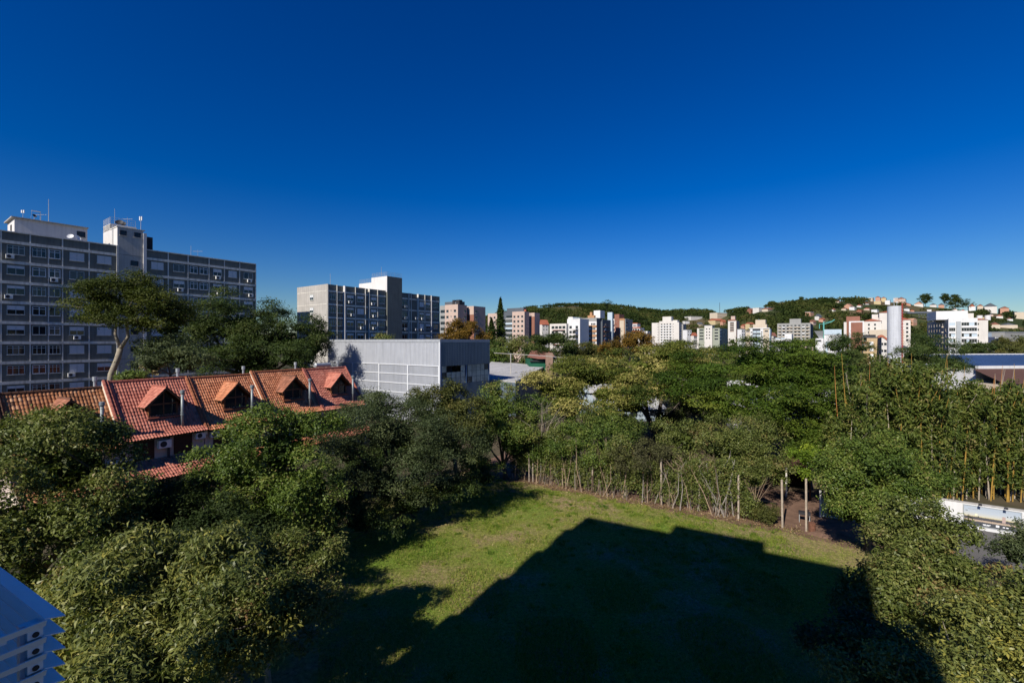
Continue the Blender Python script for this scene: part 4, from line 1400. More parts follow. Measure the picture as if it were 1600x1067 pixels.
M_GGREY = fmat('greenish_grey', (0.30, 0.32, 0.26)); M_PALEB = fmat('pale_blue_metal', (0.46, 0.55, 0.62))
M_NAVY = fmat('navy_wall', (0.05, 0.065, 0.12)); M_YEL = fmat('yellow_render', (0.52, 0.42, 0.24))
M_BROWNR = fmat('brown_metal_roof', (0.10, 0.055, 0.045)); M_TEAL = fmat('teal_paint', (0.12, 0.38, 0.34))
M_WBRIGHT = fmat('bright_white', (0.66, 0.66, 0.66)); M_BLUEROOF = fmat('blue_metal_roof', (0.035, 0.075, 0.18), var=0.12)
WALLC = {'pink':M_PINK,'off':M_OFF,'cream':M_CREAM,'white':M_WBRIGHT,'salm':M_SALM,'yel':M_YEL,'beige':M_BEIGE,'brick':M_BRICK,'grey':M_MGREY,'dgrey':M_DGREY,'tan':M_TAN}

class FB:
    """far building in local axes: x = away along the grid, y = to the left; sunlit face is x=0, shaded face is y=0"""
    def __init__(s, name, label, cat, u, D, vtop, ang=None, z0=0.0):
        a = RA if ang is None else math.radians(ang)
        s.a = a; s.d1 = Vector((math.cos(a), math.sin(a), 0)); s.d2 = Vector((-math.sin(a), math.cos(a), 0))
        p = at(u, 534, D); s.P = Vector((p.x, p.y, z0)); s.D = D
        s.h = zat(vtop, D) - z0
        s.root = T(name, label, cat, s.P, a)
    def ly(s, u): return solve(s.P, s.d2, u)
    def lx(s, u): return solve(s.P, s.d1, u)
    def z(s, v): return zat(v, s.D) - s.P.z
    def box(s, name, m, *dims): return bx(name, m, s.root, *dims)
    def win(s, face, a, z, w, h, m=None, off=0.0, name='window'):
        m = m or M_GLASS
        key = ('fw', round(w,2), round(h,2), m.name)
        def mk():
            b = MB(); b.box(-w/2, w/2, -0.05, 0.02, 0, h)
            b.box(-w/2-0.12, w/2+0.12, -0.13, 0.02, -0.12, -0.005)
            me_ = b.mesh('window', [m, M_WFRAME])
            me_.polygons.foreach_set('material_index', [0]*6+[1]*6)
            return me_
        me_ = cached(key, mk)
        if face == 'L': o = O(name, me_, s.root, (off, a, z), rot=(0,0,-math.pi/2))
        elif face == 'R': o = O(name, me_, s.root, (a, off, z))
        else: o = O(name, me_, s.root, (a, off, z), rot=(0,0,math.pi))      # 'B': far left face, outside +y
        return o
    def grid(s, face, cols, rows, w, h, m=None, off=0.0, skip=0.0, seed=0):
        rr_ = random.Random(seed)
        for c in cols:
            for z in rows:
                if rr_.random() < skip: continue
                mm = m or (M_GLASS if rr_.random() < 0.75 else M_GLASS2)
                s.win(face, c, z, w, h, mm, off)

def lin(a, b, n): return [a + (b-a)*(i+0.5)/n for i in range(n)]

# pink blocks behind the second slab
f = FB('apartment_building', 'salmon pink apartment block with small square windows, right of the second slab block', 'apartment building', 715.4, 215, 475.8)
w1 = f.ly(695.2); w2 = f.ly(686); wx = f.lx(729.5)
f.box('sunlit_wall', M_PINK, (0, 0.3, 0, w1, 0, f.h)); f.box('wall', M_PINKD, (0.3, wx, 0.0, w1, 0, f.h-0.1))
f.box('balcony_bay', M_MGREY, (0.6, wx, w1, w2, 0, f.h-0.2))
rows = [f.h-3.6-2.8*k for k in range(7)]
f.grid('L', [w1*0.22, w1*0.80], rows, 1.4, 1.15, M_GLASS); f.grid('L', [w1*0.52], [z+0.5 for z in rows], 0.5, 0.6, M_GLASS)
for z in rows:
    f.win('L', (w1+w2)/2, z-0.2, (w2-w1)*0.75, 1.5, M_GLASS, 0.6)
f.grid('R', [wx*0.82], rows, 1.3, 1.2, M_GLASS, 0.0)
f.box('roof_house', M_DGREY, (1.5, wx-1, 0.5, w1+1.5, f.h, f.h+1.5)); f.box('roof_tank', M_DARK, (1.2, 3.4, 0.2, 2.2, f.h, f.h+2.2), (1.2, 3.4, 3.2, 4.6, f.h, f.h+2.2))
f2x = f.lx(752.6)
f.box('rear_wing', M_PINKD, (wx+2.5, f2x, -2.4, 6, 0, f.h-0.4)); f.box('rear_wing_front', M_PINK, (wx+2.2, wx+2.5, -2.4, 2.6, f.h-4.5, f.h-0.4))
f.box('recess_shade', M_BRICK, (wx+2.3, wx+2.5, -2.4, 2.5, 0, f.h-4.5))  # flat brown sheet paints the dark of a hollow
f.grid('R', [wx+4.2], rows, 1.3, 1.2, M_GLASS, -2.4)
f = FB('apartment_building', 'salmon pink apartment block with three window columns, right of the tall conifer', 'apartment building', 819.5, 268, 486.8)
w1 = f.ly(800.4); w2 = f.ly(789.0); w3 = f.ly(776.5); w4 = f.ly(762); wx = f.lx(826.8)
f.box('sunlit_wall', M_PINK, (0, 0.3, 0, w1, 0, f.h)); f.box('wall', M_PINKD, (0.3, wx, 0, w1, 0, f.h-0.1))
f.box('balcony_bay', M_DGREY, (0.7, wx, w1, w3, 0, f.h+0.2)); f.box('left_wing', M_PINK, (0.2, wx, w3, w4, 0, f.h-0.4))
rows = [f.h-3.6-2.8*k for k in range(6)]
f.grid('L', lin(0.2, w1-0.2, 3), rows, 1.35, 1.2, M_GLASS); f.grid('L', lin(w3+0.4, w4-0.4, 2), rows, 1.3, 1.15, M_GLASS, 0.2)
for k, z in enumerate(rows):
    f.win('L', (w1+w2)/2, z, (w2-w1)*0.8, 1.4, M_GLASS2 if k in (1,2,5) else M_GLASS, 0.7)
    f.box('balcony_front', M_PALEB if k in (1, 2) else M_MGREY, (0.45, 0.69, w1+0.2, w2, z-1.0, z-0.1))
wx2 = f.lx(831.9); wx3 = f.lx(838.9)
f.box('rear_wing', M_PINKD, (wx+3, wx3, -2.0, 5, 0, f.h-0.5)); f.box('rear_wing_front', M_PINK, (wx+2.75, wx+3, -2.0, 0.4, f.h-2.8, f.h-0.5)); f.box('recess_shade', M_BRICK, (wx+2.8, wx+3, -2.0, 0.5, 0, f.h-2.8))  # brown sheet under the lit strip again paints a hollow's shade
f.box('roof_house', M_DGREY, (2, wx, 2, w2, f.h, f.h+2.3)); f.box('roof_tank', M_TERRA, (2, 3, 0.4, 1.6, f.h, f.h+1.2))
# white complex
f = FB('apartment_building', 'low white terraced apartment complex left of the orange striped block', 'apartment building', 903, 262, 498)
w1 = f.ly(883); w2 = f.ly(859)
f.box('upper_block', M_WBRIGHT, (2.5, 14, 0, w1, 0, f.h)); f.box('lower_block', M_OFF, (0, 12, w1*0.9, w2, 0, f.z(505.5)))
rows = [f.z(505.5)-2.9-2.8*k for k in range(4)]
f.grid('L', lin(w1*0.95, w2-1, 4), rows, 1.9, 1.5, M_GLASS, 0, 0.1, 3); f.grid('L', lin(1, w1*0.85, 3), rows, 1.6, 1.5, M_GLASS, 2.5, 0.2, 4)
for z in rows:
    f.box('balcony', M_TERRA, (-1.0, 0.0, w1, w2-2.2, z-0.95, z-0.75)); f.box('balcony', M_OFF, (-0.9, 2.5, 1, w1*0.5, z-0.9, z-0.2))
f.box('solar_panel', M_PALEB, (4, 7, 1, 5.5, f.h+0.5, f.h+0.75)); f.box('roof_house', M_OFF, (5, 10, 6, 9, f.h, f.h+1.3))
# grey and orange striped block
f = FB('apartment_building', 'grey tower block with orange brick and white stripes, tall white stair top', 'apartment building', 932, 276, 497)
w1 = f.ly(912); w2 = f.ly(903)
x1 = f.lx(938.5); x2 = f.lx(956.5)
f.box('grey_strip', M_MGREY, (0, 8, w1, w2, 0, f.h)); f.box('striped_wall', M_WBRIGHT, (0.1, 8, 0, w1, 0, f.h-0.4)); f.box('cap', M_MGREY, (-0.05, 8, 0, w1, f.h-1.9, f.h))
f.box('painted_shade_wall', M_DGREY, (0.1, x1, -0.15, 0, 0, f.h-0.6)); f.box('rear_block', M_DGREY, (x1, x2, -1.2, 7, 0, f.h-0.8))  # slate sheet paints the shade on the side off the sun
f.box('blade_wall', M_PALEB, (x2-5, x2-3.2, -2.2, 1, 0, f.h+4.2))
rows = [f.h-4.4-2.8*k for k in range(7)]
for k, z in enumerate(rows):
    f.box('brick_band', M_OCHRE, (-0.12, 0.1, 0, w1, z-1.35, z-0.05))
    f.win('L', w1*0.72, z+0.3, 1.1, 0.8, M_GLASS, 0.1)
    for c in (0.14, 0.26, 0.38): f.win('L', w1*c, z+0.15, 0.75, 1.1, M_GLASS, 0.1)
    f.win('L', (w1+w2)/2+0.1, z+0.3, 1.2, 0.9, M_WFRAME if k in (2,3) else M_GLASS2, 0.0)
    f.win('R', x1+(x2-x1)*0.25, z, 2.0, 1.3, M_PALEB if k % 2 else M_GLASS, -1.2); f.win('R', x2-1.6, z, 1.3, 1.2, M_GLASS2, -1.2)
    f.box('balcony', M_BRICK, (x1+(x2-x1)*0.1, x1+(x2-x1)*0.5, -2.0, -1.2, z-1.0, z-0.7))
f.box('stair_top', M_WBRIGHT, (3.5, 10, -0.8, f.ly(929)+2.2, f.h, f.z(485))); f.box('roof_pavilion', M_OCHRE, (1.5, 5, 2.2, 6.5, f.h, f.h+1.6), (1.8, 4, 3.8, 5.2, f.h+1.6, f.h+3.6))
# brown and cream tower
f = FB('apartment_building', 'narrow apartment tower with brown brick spine and cream wall', 'apartment building', 976, 300, 498)
w1 = f.ly(968); w2 = f.ly(960.5); w3 = f.ly(951.5); x1 = f.lx(984)
f.box('cream_wall', M_CREAM, (0, 8, 0, w1, 0, f.h)); f.box('brick_spine', M_BRICK, (-0.4, 8, w1, w2, 0, f.z(491))); f.box('left_bay', M_OFF, (0.6, 8, w2, w3, 0, f.h))
f.box('orange_trim', M_OCHRE, (-0.15, 0, 0, w1, f.h-1.2, f.h), (-0.15, 0, 0, 0.5, 0, f.h-1.2)); f.box('painted_shade_wall', M_MGREY, (0.4, x1+4, -0.4, 0, 0, f.h-0.4))  # grey sheet puts shade into the cream tower's right side
rows = [f.h-3.4-2.8*k for k in range(7)]
f.grid('L', [(w2+w3)/2], rows, 2.4, 1.3, M_GLASS, 0.6); f.grid('L', [(w1+w2)/2+0.6], [z+1.6 for z in rows], 0.5, 0.6, M_GLASS, -0.4); f.grid('R', [1.6, 3.6], rows, 1.2, 1.3, M_GLASS, -0.4)
for z in rows: f.box('balcony', M_WBRIGHT, (-0.3, 0.6, w2+0.3, w3, z-1.0, z-0.1))
# white and red stepped house block
f = FB('town_house', 'white stepped house block with red roofs, left of the white tower', 'house', 1000, 330, 506)
w1 = f.ly(984); f.box('wall', M_OFF, (0, 9, 0, w1, 0, f.h-3)); f.box('upper_floor', M_WBRIGHT, (1.5, 8, w1*0.35, w1*0.8, f.h-3, f.h)); f.box('roof', M_TERRA, (-0.3, 1.5, -0.3, w1+0.3, f.h-3.2, f.h-2.4), (1.2, 8.3, w1*0.3, w1*0.85, f.h, f.h+0.6), (-0.5, 0, 0, w1, f.h-6.0, f.h-5.0))
f.grid('L', lin(0.3, w1-0.3, 4), [f.h-5, f.h-7.8, f.h-10.6], 1.3, 1.2, M_GLASS); f.grid('L', lin(w1*0.4, w1*0.75, 3), [f.h-1.8], 0.8, 0.8, M_GLASS, 1.5)
f.box('side_stair', M_WBRIGHT, (0, 6, -5.5, -1.5, 0, f.h-5.5))
# white tower
f = FB('apartment_tower', 'wide white apartment tower with stepped top standing alone before the hills', 'apartment building', 1061, 480, 504)
w = f.ly(1018.5); x1 = f.lx(1070)
f.box('right_wing', M_OFF, (0, 10, 0, w*0.24, 0, f.h)); f.box('left_wing', M_OFF, (0, 10, w*0.74, w, 0, f.h)); f.box('centre', M_OFF, (1.6, 10, w*0.24, w*0.74, 0, f.h+1.6))
f.box('roof_house', M_OFF, (2, 9, w*0.30, w*0.62, f.h+1.6, f.z(494.5))); f.box('shoulder', M_OFF, (2, 9, w*0.08, w*0.24, f.h, f.h+2.4)); f.box('rear_wing', M_MGREY, (10, x1, -1.5, w*0.5, 0, f.h-1.5))
rows = [f.h-2.4-2.8*k for k in range(8)]
f.grid('L', [w*0.33, w*0.44, w*0.54, w*0.65], rows, 1.7, 1.2, M_GLASS, 1.6); f.grid('L', [w*0.21, w*0.77], [z+0.3 for z in rows], 0.7, 0.7, M_GLASS); f.grid('R', [2.5, 5.5, 8.5], rows, 1.5, 1.4, M_GLASS)
for z in rows: f.box('spandrel', M_WBRIGHT, (1.35, 1.6, w*0.26, w*0.72, z-1.3, z-0.25))
# green grey block
f = FB('apartment_building', 'low apartment block with white centre and green grey wings below the radio mast', 'apartment building', 1113, 420, 509)
w = f.ly(1101); wl_ = f.ly(1089); xr = f.lx(1126.5)
f.box('centre', M_OFF, (-0.8, 9, 0, w, 0, f.h)); f.box('left_wing', M_GGREY, (0.8, 9, w, wl_-1, 0, f.z(513))); f.box('left_end', M_OFF, (0.6, 9, wl_-1.5, wl_, 0, f.z(513))); f.box('right_wing', M_GGREY, (1.0, xr, -6, 0, 0, f.z(513))); f.box('roof', M_DGREY, (-1, 9, -2, w+2, f.h, f.h+0.5))
rows = [f.z(513)-2.3-2.8*k for k in range(4)]
f.grid('L', [(w+wl_)/2-0.5], rows, 3.4, 1.1, M_GLASS, 0.8); f.grid('L', [w*0.7, w*0.35], [z+1 for z in rows], 1.0, 1.0, M_GLASS, -0.8); f.grid('R', [3.0, 7.0], rows, 2.2, 1.4, M_PALEB, -6); f.grid('L', [-3.2], rows, 3.0, 1.2, M_GLASS, 1.0)
# beige stair building
f = FB('apartment_building', 'small pinkish white tower with rust coloured balcony fronts under the hillside villas', 'apartment building', 1150, 520, 497)
w = f.ly(1137.5); f.box('wall', M_OFF, (0, 8, 0, w, 0, f.h-3)); f.box('roof_house', M_PINK, (1, 7, 1.2, w*0.65, f.h-3, f.h+2.0)); f.box('roof', M_BRICK, (-0.3, 1.0, 0.3, w-0.3, f.h-3.4, f.h-2.0)); f.box('painted_shade_wall', M_PINKD, (0.2, f.lx(1155), -0.4, 0, 0, f.h-3.2))  # darker pink sheet stands in for shade on the right side
rows = [f.h-6.2-2.8*k for k in range(4)]
f.grid('L', [w*0.38, w*0.62], rows, 2.0, 1.3, M_GLASS)
for z in rows: f.box('balcony', M_SALM, (-0.6, 0, w*0.25, w*0.75, z-0.7, z-0.3))
# beige white modern block
f = FB('apartment_building', 'beige and white block with dark glazed centre and square stair head', 'apartment building', 1202, 330, 514)
w = f.ly(1165); xr = f.lx(1206)
f.box('right_wall', M_BEIGE, (0, 10, 0, w*0.25, 0, f.h)); f.box('white_frame', M_WBRIGHT, (-0.25, 10, w*0.25, w*0.37, 0, f.h+0.1), (-0.25, 10, w*0.70, w*0.80, 0, f.h+0.1)); f.box('dark_centre', M_DGREY, (0.6, 10, w*0.37, w*0.70, 0, f.h)); f.box('left_wall', M_BEIGE, (0, 10, w*0.80, w, 0, f.h-1)); f.box('cap', M_WBRIGHT, (-0.5, 0.6, -0.3, w*0.85, f.h+0.1, f.h+0.7)); f.box('painted_shade_wall', M_PALEB, (0, 8, -0.6, 0, 0, f.h-0.2))  # bluish sheet at the right end is painted shade
f.box('stair_head', M_BEIGE, (2, 9, w*0.12, w*0.70, f.h+0.7, f.z(507)), (2.5, 8, w*0.18, w*0.60, f.z(507), f.z(499.5)))
rows = [f.h-2.8-2.8*k for k in range(5)]
f.grid('L', [w*0.45, w*0.61], rows, 2.2, 1.3, M_PALEB, 0.6); f.grid('L', [w*0.75, w*0.31], rows, 0.8, 0.8, M_GLASS, -0.25); f.grid('L', [w*0.12, w*0.9], [f.h-2.2], 2.2, 0.9, M_GLASS, 0)
f.win('L', w*0.46, f.h+6.6, 0.8, 1.0, M_GLASS, 2.5)
# grey beige wide block
f = FB('apartment_building', 'wide grey beige apartment block with rows of balconies and grey roof box', 'apartment building', 1266, 400, 505)
w = f.ly(1214.5)
f.box('wall', M_MGREY, (0, 11, 0, w, 0, f.h)); f.box('roof_box', M_MGREY, (1, 9, w*0.28, w*0.62, f.h, f.z(498)))
rows = [f.h-2.9-2.8*k for k in range(6)]
for k, z in enumerate(rows):
    for j, c in enumerate(lin(0.8, w-0.8, 8)):
        f.win('L', c, z, 1.6, 1.3, [M_GLASS, M_GLASS2, M_GLASS, M_GLASS, M_GLASS2, M_GLASS, M_GLASS, M_GLASS2][j], 0)
    for j, (a, b_) in enumerate(((0.02,0.12),(0.16,0.24),(0.30,0.48),(0.53,0.70),(0.76,0.84),(0.88,0.98))):
        f.box('balcony', M_WBRIGHT if j in (1,4) and k % 2 == 0 else M_BEIGE, (-0.9, 0, w*a, w*b_, z-1.1, z-0.1 if j in (1,4) else z-0.4))
f.box('painted_shade_wall', M_DGREY, (0.3, f.lx(1270), -0.3, 0, 0, f.h-0.2))  # dark sheet, shade of the right side put into colour
# modern white house and white box
f = FB('modern_house', 'modern white house with flat terrace and tall white wall, before the grey beige block', 'house', 1237, 230, 522)
w = f.ly(1211); f.box('tall_wall', M_WBRIGHT, (0, 7, 0, w*0.42, 0, f.h)); f.box('terrace_block', M_MGREY, (-2, 7, w*0.2, w, 0, f.z(530))); f.box('parapet', M_WBRIGHT, (-2.1, -2.0, w*0.2, w, f.z(533), f.z(529)), (-2.2, -2.0, w*0.2, w, f.z(541), f.z(539))); f.grid('L', lin(w*0.3, w*0.95, 3), [f.z(538)], 1.8, 1.0, M_GLASS, -2.0); f.grid('L', [w*0.5, w*0.8], [f.z(533)+1.0], 1.8, 0.5, M_PALEB, -2.1)
f = FB('shed', 'small bright white box shaped building with one wide window strip', 'building', 1255, 200, 538)
w = f.ly(1234.5); f.box('wall', M_WBRIGHT, (0, 7, 0, w, 0, f.h)); f.win('L', w*0.35, f.h-1.9, 2.2, 0.8, M_GLASS2); f.box('annex', M_PINK, (0.5, 7, -3.6, 0, 0, f.h-1.2)); f.box('cap', M_OFF, (-0.2, 7.2, -0.1, w+0.1, f.h, f.h+0.25))
# industrial hall with hopper
f = FB('industrial_hall', 'pale blue industrial hall with grey sloped hopper below a teal crane', 'industrial building', 1315, 222, 515)
w = f.ly(1287.6); w2 = f.ly(1272)
f.box('upper_wall', M_PALEB, (0, 9, 0, w, f.z(523), f.h)); f.box('lower_wall', M_WBRIGHT, (0.3, 9, 0, w, 0, f.z(523))); f.box('door', M_PALEB, (0.1, 0.3, w*0.6, w*0.92, 0, f.z(534))); f.box('gate', M_PALEB, (0.1, 0.3, w*0.1, w*0.5, 0, f.z(538)))
hp = MB(); a_, b_ = w+0.2, w2
zt, zb = f.z(517), f.z(529)
hp.v = [(0,a_,zt),(0,b_,zt),(5,b_,zt),(5,a_,zt),(1.8,a_+0.3,zb),(1.8,a_+1.8,zb),(3.4,a_+1.8,zb),(3.4,a_+0.3,zb)]
hp.f = [(0,1,5,4),(1,2,6,5),(2,3,7,6),(3,0,4,7)]; hp.m = [0]*4
hp.build('hopper', M_STEEL, f.root); f.box('hopper_house', M_WBRIGHT, (0.5, 6, a_, b_-0.6, 0, zb)); f.win('L', a_+2, zb-1.6, 2.0, 0.8, M_GLASS, 0.5)
p = at(1287, 534, 228)
t_ = T('crane', 'small teal jib crane above the pale blue industrial hall', 'crane', (p.x, p.y, 0))
zc = zat(507, 228)
MB().path([(0,0,zat(516,228)-4),(0,0,zc+1.2)], 0.32, 6).build('mast', M_TEAL, t_)
MB().path([(-2.1,0,zc-2.2),(-2.1,0,zc),(0,0,zc),(3.6,0,zc+1.1),(5.4,0,zc+2.2)], 0.2, 6).build('jib', M_TEAL, t_)
MB().path([(0,0,zc+1.2),(3.6,0,zc+1.3)], 0.08, 5).build('tie', M_TEAL, t_)
# brown white complex
f = FB('apartment_building', 'white apartment complex with a framed brown brick panel, left of the silo', 'apartment building', 1350, 330, 502)
w = f.ly(1326.5); w0 = f.ly(1318.5); 
f.box('white_frame', M_WBRIGHT, (0, 9, 0, w, 0, f.h)); f.box('brick_panel', M_BRICK, (-0.2, 0, w*0.09, w*0.87, 0, f.h-0.9)); f.box('left_strip', M_OFF, (1, 9, w+1.4, w0, 0, f.h-0.5)); f.box('rear_tower', M_BRICK, (4, 14, w*0.25, w+1.5, 0, f.z(494)))
f.box('right_block', M_OFF, (6, 14, -10, 0, 0, f.z(502))); f.box('tall_block', M_OFF, (8, 18, -19, -9, 0, f.z(489))); f.box('second_tower', M_OFF, (12, 18, -9, -5, 0, f.z(491))); f.box('far_block', M_OFF, (7, 16, -26, -19, 0, f.z(501))); f.box('podium', M_CREAM, (2, 7, -22, -3, 0, f.z(516)))
def hip(root, m, x0, x1, y0, y1, z, h):
    b = MB(); cx, cy = (x0+x1)/2, (y0+y1)/2
    b.v = [(x0,y0,z),(x1,y0,z),(x1,y1,z),(x0,y1,z),(cx,cy,z+h)]; b.f = [(0,1,4),(1,2,4),(2,3,4),(3,0,4),(3,2,1,0)]; b.m = [0]*5
    return b.build('roof', m, root)
hip(f.root, M_TERRA, 5.6, 14.4, -10.4, 0.4, f.z(502), 1.8); hip(f.root, M_TERRA, 7.6, 18.4, -19.4, -8.6, f.z(489), 1.4); hip(f.root, M_TERRA, 6.6, 16.4, -26.4, -18.6, f.z(501), 1.8)
rows = [f.z(502)-3.2-2.8*k for k in range(5)]
f.grid('L', [-3.0, -6.5], rows, 1.1, 1.3, M_GLASS, 6); f.grid('L', [-21, -24.2], rows, 1.2, 1.4, M_GLASS, 7); f.grid('L', [-17.2], [z+3 for z in rows], 1.0, 1.1, M_GLASS, 8)
# tan building
f = FB('apartment_building', 'tan apartment building with stacked balconies at the foot of the silo', 'apartment building', 1371, 170, 528)
w = f.ly(1348); x1 = f.lx(1377)
f.box('wall', M_TAN, (0, 7, 0, w*0.72, 0, f.h)); f.box('balcony_bay', M_DGREY, (1.2, 7, w*0.72, w, 0, f.h)); f.box('corner', M_TAN, (0, 1.2, w*0.94, w*1.05, f.h-1.4, f.h)); f.box('painted_shade_wall', M_DGREY, (0.1, x1, -0.1, 0, 0, f.h-0.1)); f.box('cap', M_DGREY, (-0.2, 7, -0.2, w*1.05, f.h, f.h+0.25))  # dark grey right side is the tan wall's shade, painted on
rows = [f.h-2.6-2.3*k for k in range(5)]
for z in rows:
    f.win('L', w*0.40, z, 1.1, 1.1, M_WFRAME); f.box('balcony', M_TAN, (-0.4, 1.2, w*0.55, w*0.98, z-1.0, z-0.1)); f.win('L', w*0.8, z+0.1, 1.4, 1.2, M_BRICK, 1.2)
f.box('roof_terrace', M_DARK, (1.0, 1.1, w*0.1, w, f.h+0.25, f.h+1.1))
f = FB('town_house', 'pale town house with a curved red brick gable, behind the tan building', 'house', 1388, 200, 522)
w = f.ly(1350); f.box('wall', M_OFF, (0, 8, 0, w*0.4, 0, f.h-1.2)); 
b = MB(); n = 14
prof = [(-w*0.0 , 0)]
rp = [(y, f.h-2.6 + 2.2*math.exp(-((y-w*0.28)/(w*0.22))**2)) for y in [w*i/n for i in range(n+1)]]
for (ya, za), (yb, zb_) in zip(rp[:-1], rp[1:]):
    b.quad((-0.3,ya,za),(8,ya,za),(8,yb,zb_),(-0.3,yb,zb_)); b.quad((-0.3,ya,za-1.0),(-0.3,ya,za),(-0.3,yb,zb_),(-0.3,yb,zb_-1.0))
b.build('roof', M_TERRA, f.root); f.grid('L', [w*0.12, w*0.26], [f.h-5, f.h-8], 0.9, 1.1, M_GLASS); f.box('left_wall', M_GREYW, (0.2, 8, w*0.4, w, 0, f.h-3))
# silo
p = at(1397.7, 534, 150); R_ = 9.1/F*150; zt = zat(479, 150)
t_ = T('silo_tower', 'tall pale cylindrical tower with red ladder cage', 'silo', (p.x, p.y, 0))
zz = [0]; 
M_SILO = fmat('silo_paint', (0.52, 0.54, 0.58), streak=0.2)
nring = 9
for k in range(nring):
    za, zb = zt*k/nring, zt*(k+1)/nring-0.05
    MB().path([(0,0,za),(0,0,zb),(0,0,zb+0.05)], [R_, R_, R_*0.985], 28, cap=(k == nring-1)).build('ring', M_SILO, t_)
la = math.radians(-62)
lx_, ly_ = math.cos(la)*(R_+0.02), math.sin(la)*(R_+0.02)
b = MB()
tx, ty = -math.sin(la), math.cos(la)
for s in (-0.28, 0.28):
    b.path([(lx_+tx*s+0.1, ly_+ty*s-0.1, 1),(lx_+tx*s+0.1, ly_+ty*s-0.1, zt+0.8)], 0.07, 5)
for k in range(int(zt/0.45)):
    z = 1+0.45*k
    b.path([(lx_+tx*-0.28+0.1, ly_+ty*-0.28-0.1, z),(lx_+tx*0.28+0.1, ly_+ty*0.28-0.1, z)], 0.035, 4)
    if k % 2 == 0 and k > 5:
        pts = []
        for j in range(7):
            a_ = math.pi*j/6
            o_ = math.cos(a_)*0.38; d_ = math.sin(a_)*0.7
            pts.append((lx_+tx*o_+math.cos(la)*d_, ly_+ty*o_+math.sin(la)*d_, z))
        b.path(pts, 0.04, 4)
b.build('ladder', M_RED, t_)
q = at(1397, 534, 150)
mast((q.x, q.y, zt-0.02), 2.6, 'cluster antenna on top of the cylindrical tower', 'sector', 0.08)
mast((q.x+0.9, q.y, zt-0.02), 1.6, 'shorter antenna at the right rim of the cylindrical tower', 'sector', 0.06)
# white office
f = FB('office_building', 'white office block with glazed front bands and a grey vertical fin', 'office building', 1482, 230, 498, ang=58)
wf = -f.ly(1527.5); wr_ = -f.ly(1545.5); Lb = min(46, abs(f.lx(1448.7)))
f.box('front', M_WBRIGHT, (0, 1.0, -wf, 0, 0, f.h)); f.box('body', M_MGREY, (1.0, Lb, -wf, 0, 0, f.h-0.4)); f.box('right_wing', M_OFF, (1.5, 16, -wr_, -wf, 0, f.z(501))); f.box('upper_block', M_WBRIGHT, (6, 26, -wf*0.80, 3.5, f.h-0.4, f.z(485.5))); f.box('upper_step', M_OFF, (6, 22, -wf*1.0, -wf*0.80, f.h-0.4, f.z(490)))  # grey body puts the white block's shaded side into colour
hip(f.root, M_TERRA, 1.3, 16.2, -wr_-0.2, -wf+0.2, f.z(501), 1.2)
rows = [f.h-3.7-2.75*k for k in range(7)]
for z in rows:
    for a_, b_ in ((0.02, 0.24), (0.45, 0.98)):
        f.box('spandrel', M_WBRIGHT, (-0.35, 0, -wf*b_, -wf*a_, z-1.05, z-0.1))
        n = 3 if b_ < 0.3 else 6
        for c in lin(a_, b_, n): f.win('L', -wf*c, z, wf*(b_-a_)/n*0.93, 1.55, M_GLASS if random.random() < 0.6 else M_PALEB)
    f.win('L', -(wf+wr_)/2+1.6, z+0.3, 0.8, 0.9, M_GLASS, 1.5)
    f.grid('B', lin(2, Lb-2, 7), [z], 1.6, 1.4, M_GLASS, 0.0, 0.15, int(z*10))
    for c in lin(3, Lb-3, 3): f.box('ac_shelf', M_BEIGE, (c, c+1.0, 0, 0.7, z-0.6, z-0.0))
f.box('fin', M_STEEL, (-0.8, 0, -wf*0.42, -wf*0.27, 0, f.h-1.6))
for y_ in (wf+2.6, wf+5.5):
    MB().path([(8,-y_,f.z(501)),(8,-y_,f.z(493.5))], 1.1, 14).build('roof_tank', M_WBRIGHT, f.root)
# long grey hall far right and the navy shed
f = FB('industrial_hall', 'long low grey hall at the right edge behind the white office block', 'industrial building', 1620, 330, 520, ang=20)
f.box('wall', M_MGREY, (-40, 50, 0, 20, 0, f.h)); f.box('roof', M_STEEL, (-40.3, 50.3, -0.3, 20.3, f.h, f.h+0.4)); f.grid('R', lin(-36, 40, 9), [f.h-3], 2.0, 1.2, M_GLASS)
f = FB('shop_building', 'small blue and white shop beside the white office block', 'shop', 1560, 240, 527, ang=30)
f.box('wall', M_NAVY, (-5, 6, 0, 8, 0, f.h)); f.box('fascia', M_WBRIGHT, (-5.2, 6.2, -0.2, 0, f.h-0.8, f.h-0.1)); f.grid('R', lin(-4.5, 5.5, 4), [f.h-3.2], 1.6, 1.6, M_GLASS); f.box('upper_wall', M_PALEB, (-6, 2, 3, 9, f.h, f.h+2.2))
# hall with blue roof at the right
BR = FB('market_hall', 'large white hall with navy blue metal roof and brown canopy at the right edge', 'hall', 1700, 88, 556, ang=6)
zr_ = zat(556, 88); 
b = MB(); b.quad((-26.5,-2,zat(571,86)),(30,-2,zat(571,86)),(30,8,zr_),(-26.5,8,zr_)); n = 56
b.build('roof', M_BLUEROOF, BR.root)
for i in range(57):
    x = -26.4+i
    MB().path([(x,-2,zat(571,86)+0.03),(x,8,zr_+0.03)], 0.035, 4).build('roof_rib', M_BLUEROOF, BR.root)
BR.box('ridge_cap', M_WBRIGHT, (-26.7, 30, 7.8, 8.3, zr_-0.02, zr_+0.18)); BR.box('gutter', M_WBRIGHT, (-26.7, 30, -2.5, -1.95, zat(571,86)-0.75, zat(571,86)+0.02)); BR.box('wall', M_WBRIGHT, (-26, 29, -1.5, 14, 0, zat(571,86)-0.4))
b = MB(); n = 10; x0_ = -28; x1_ = -13
prev = None
zt, zb = zat(577, 82), zat(599, 79)
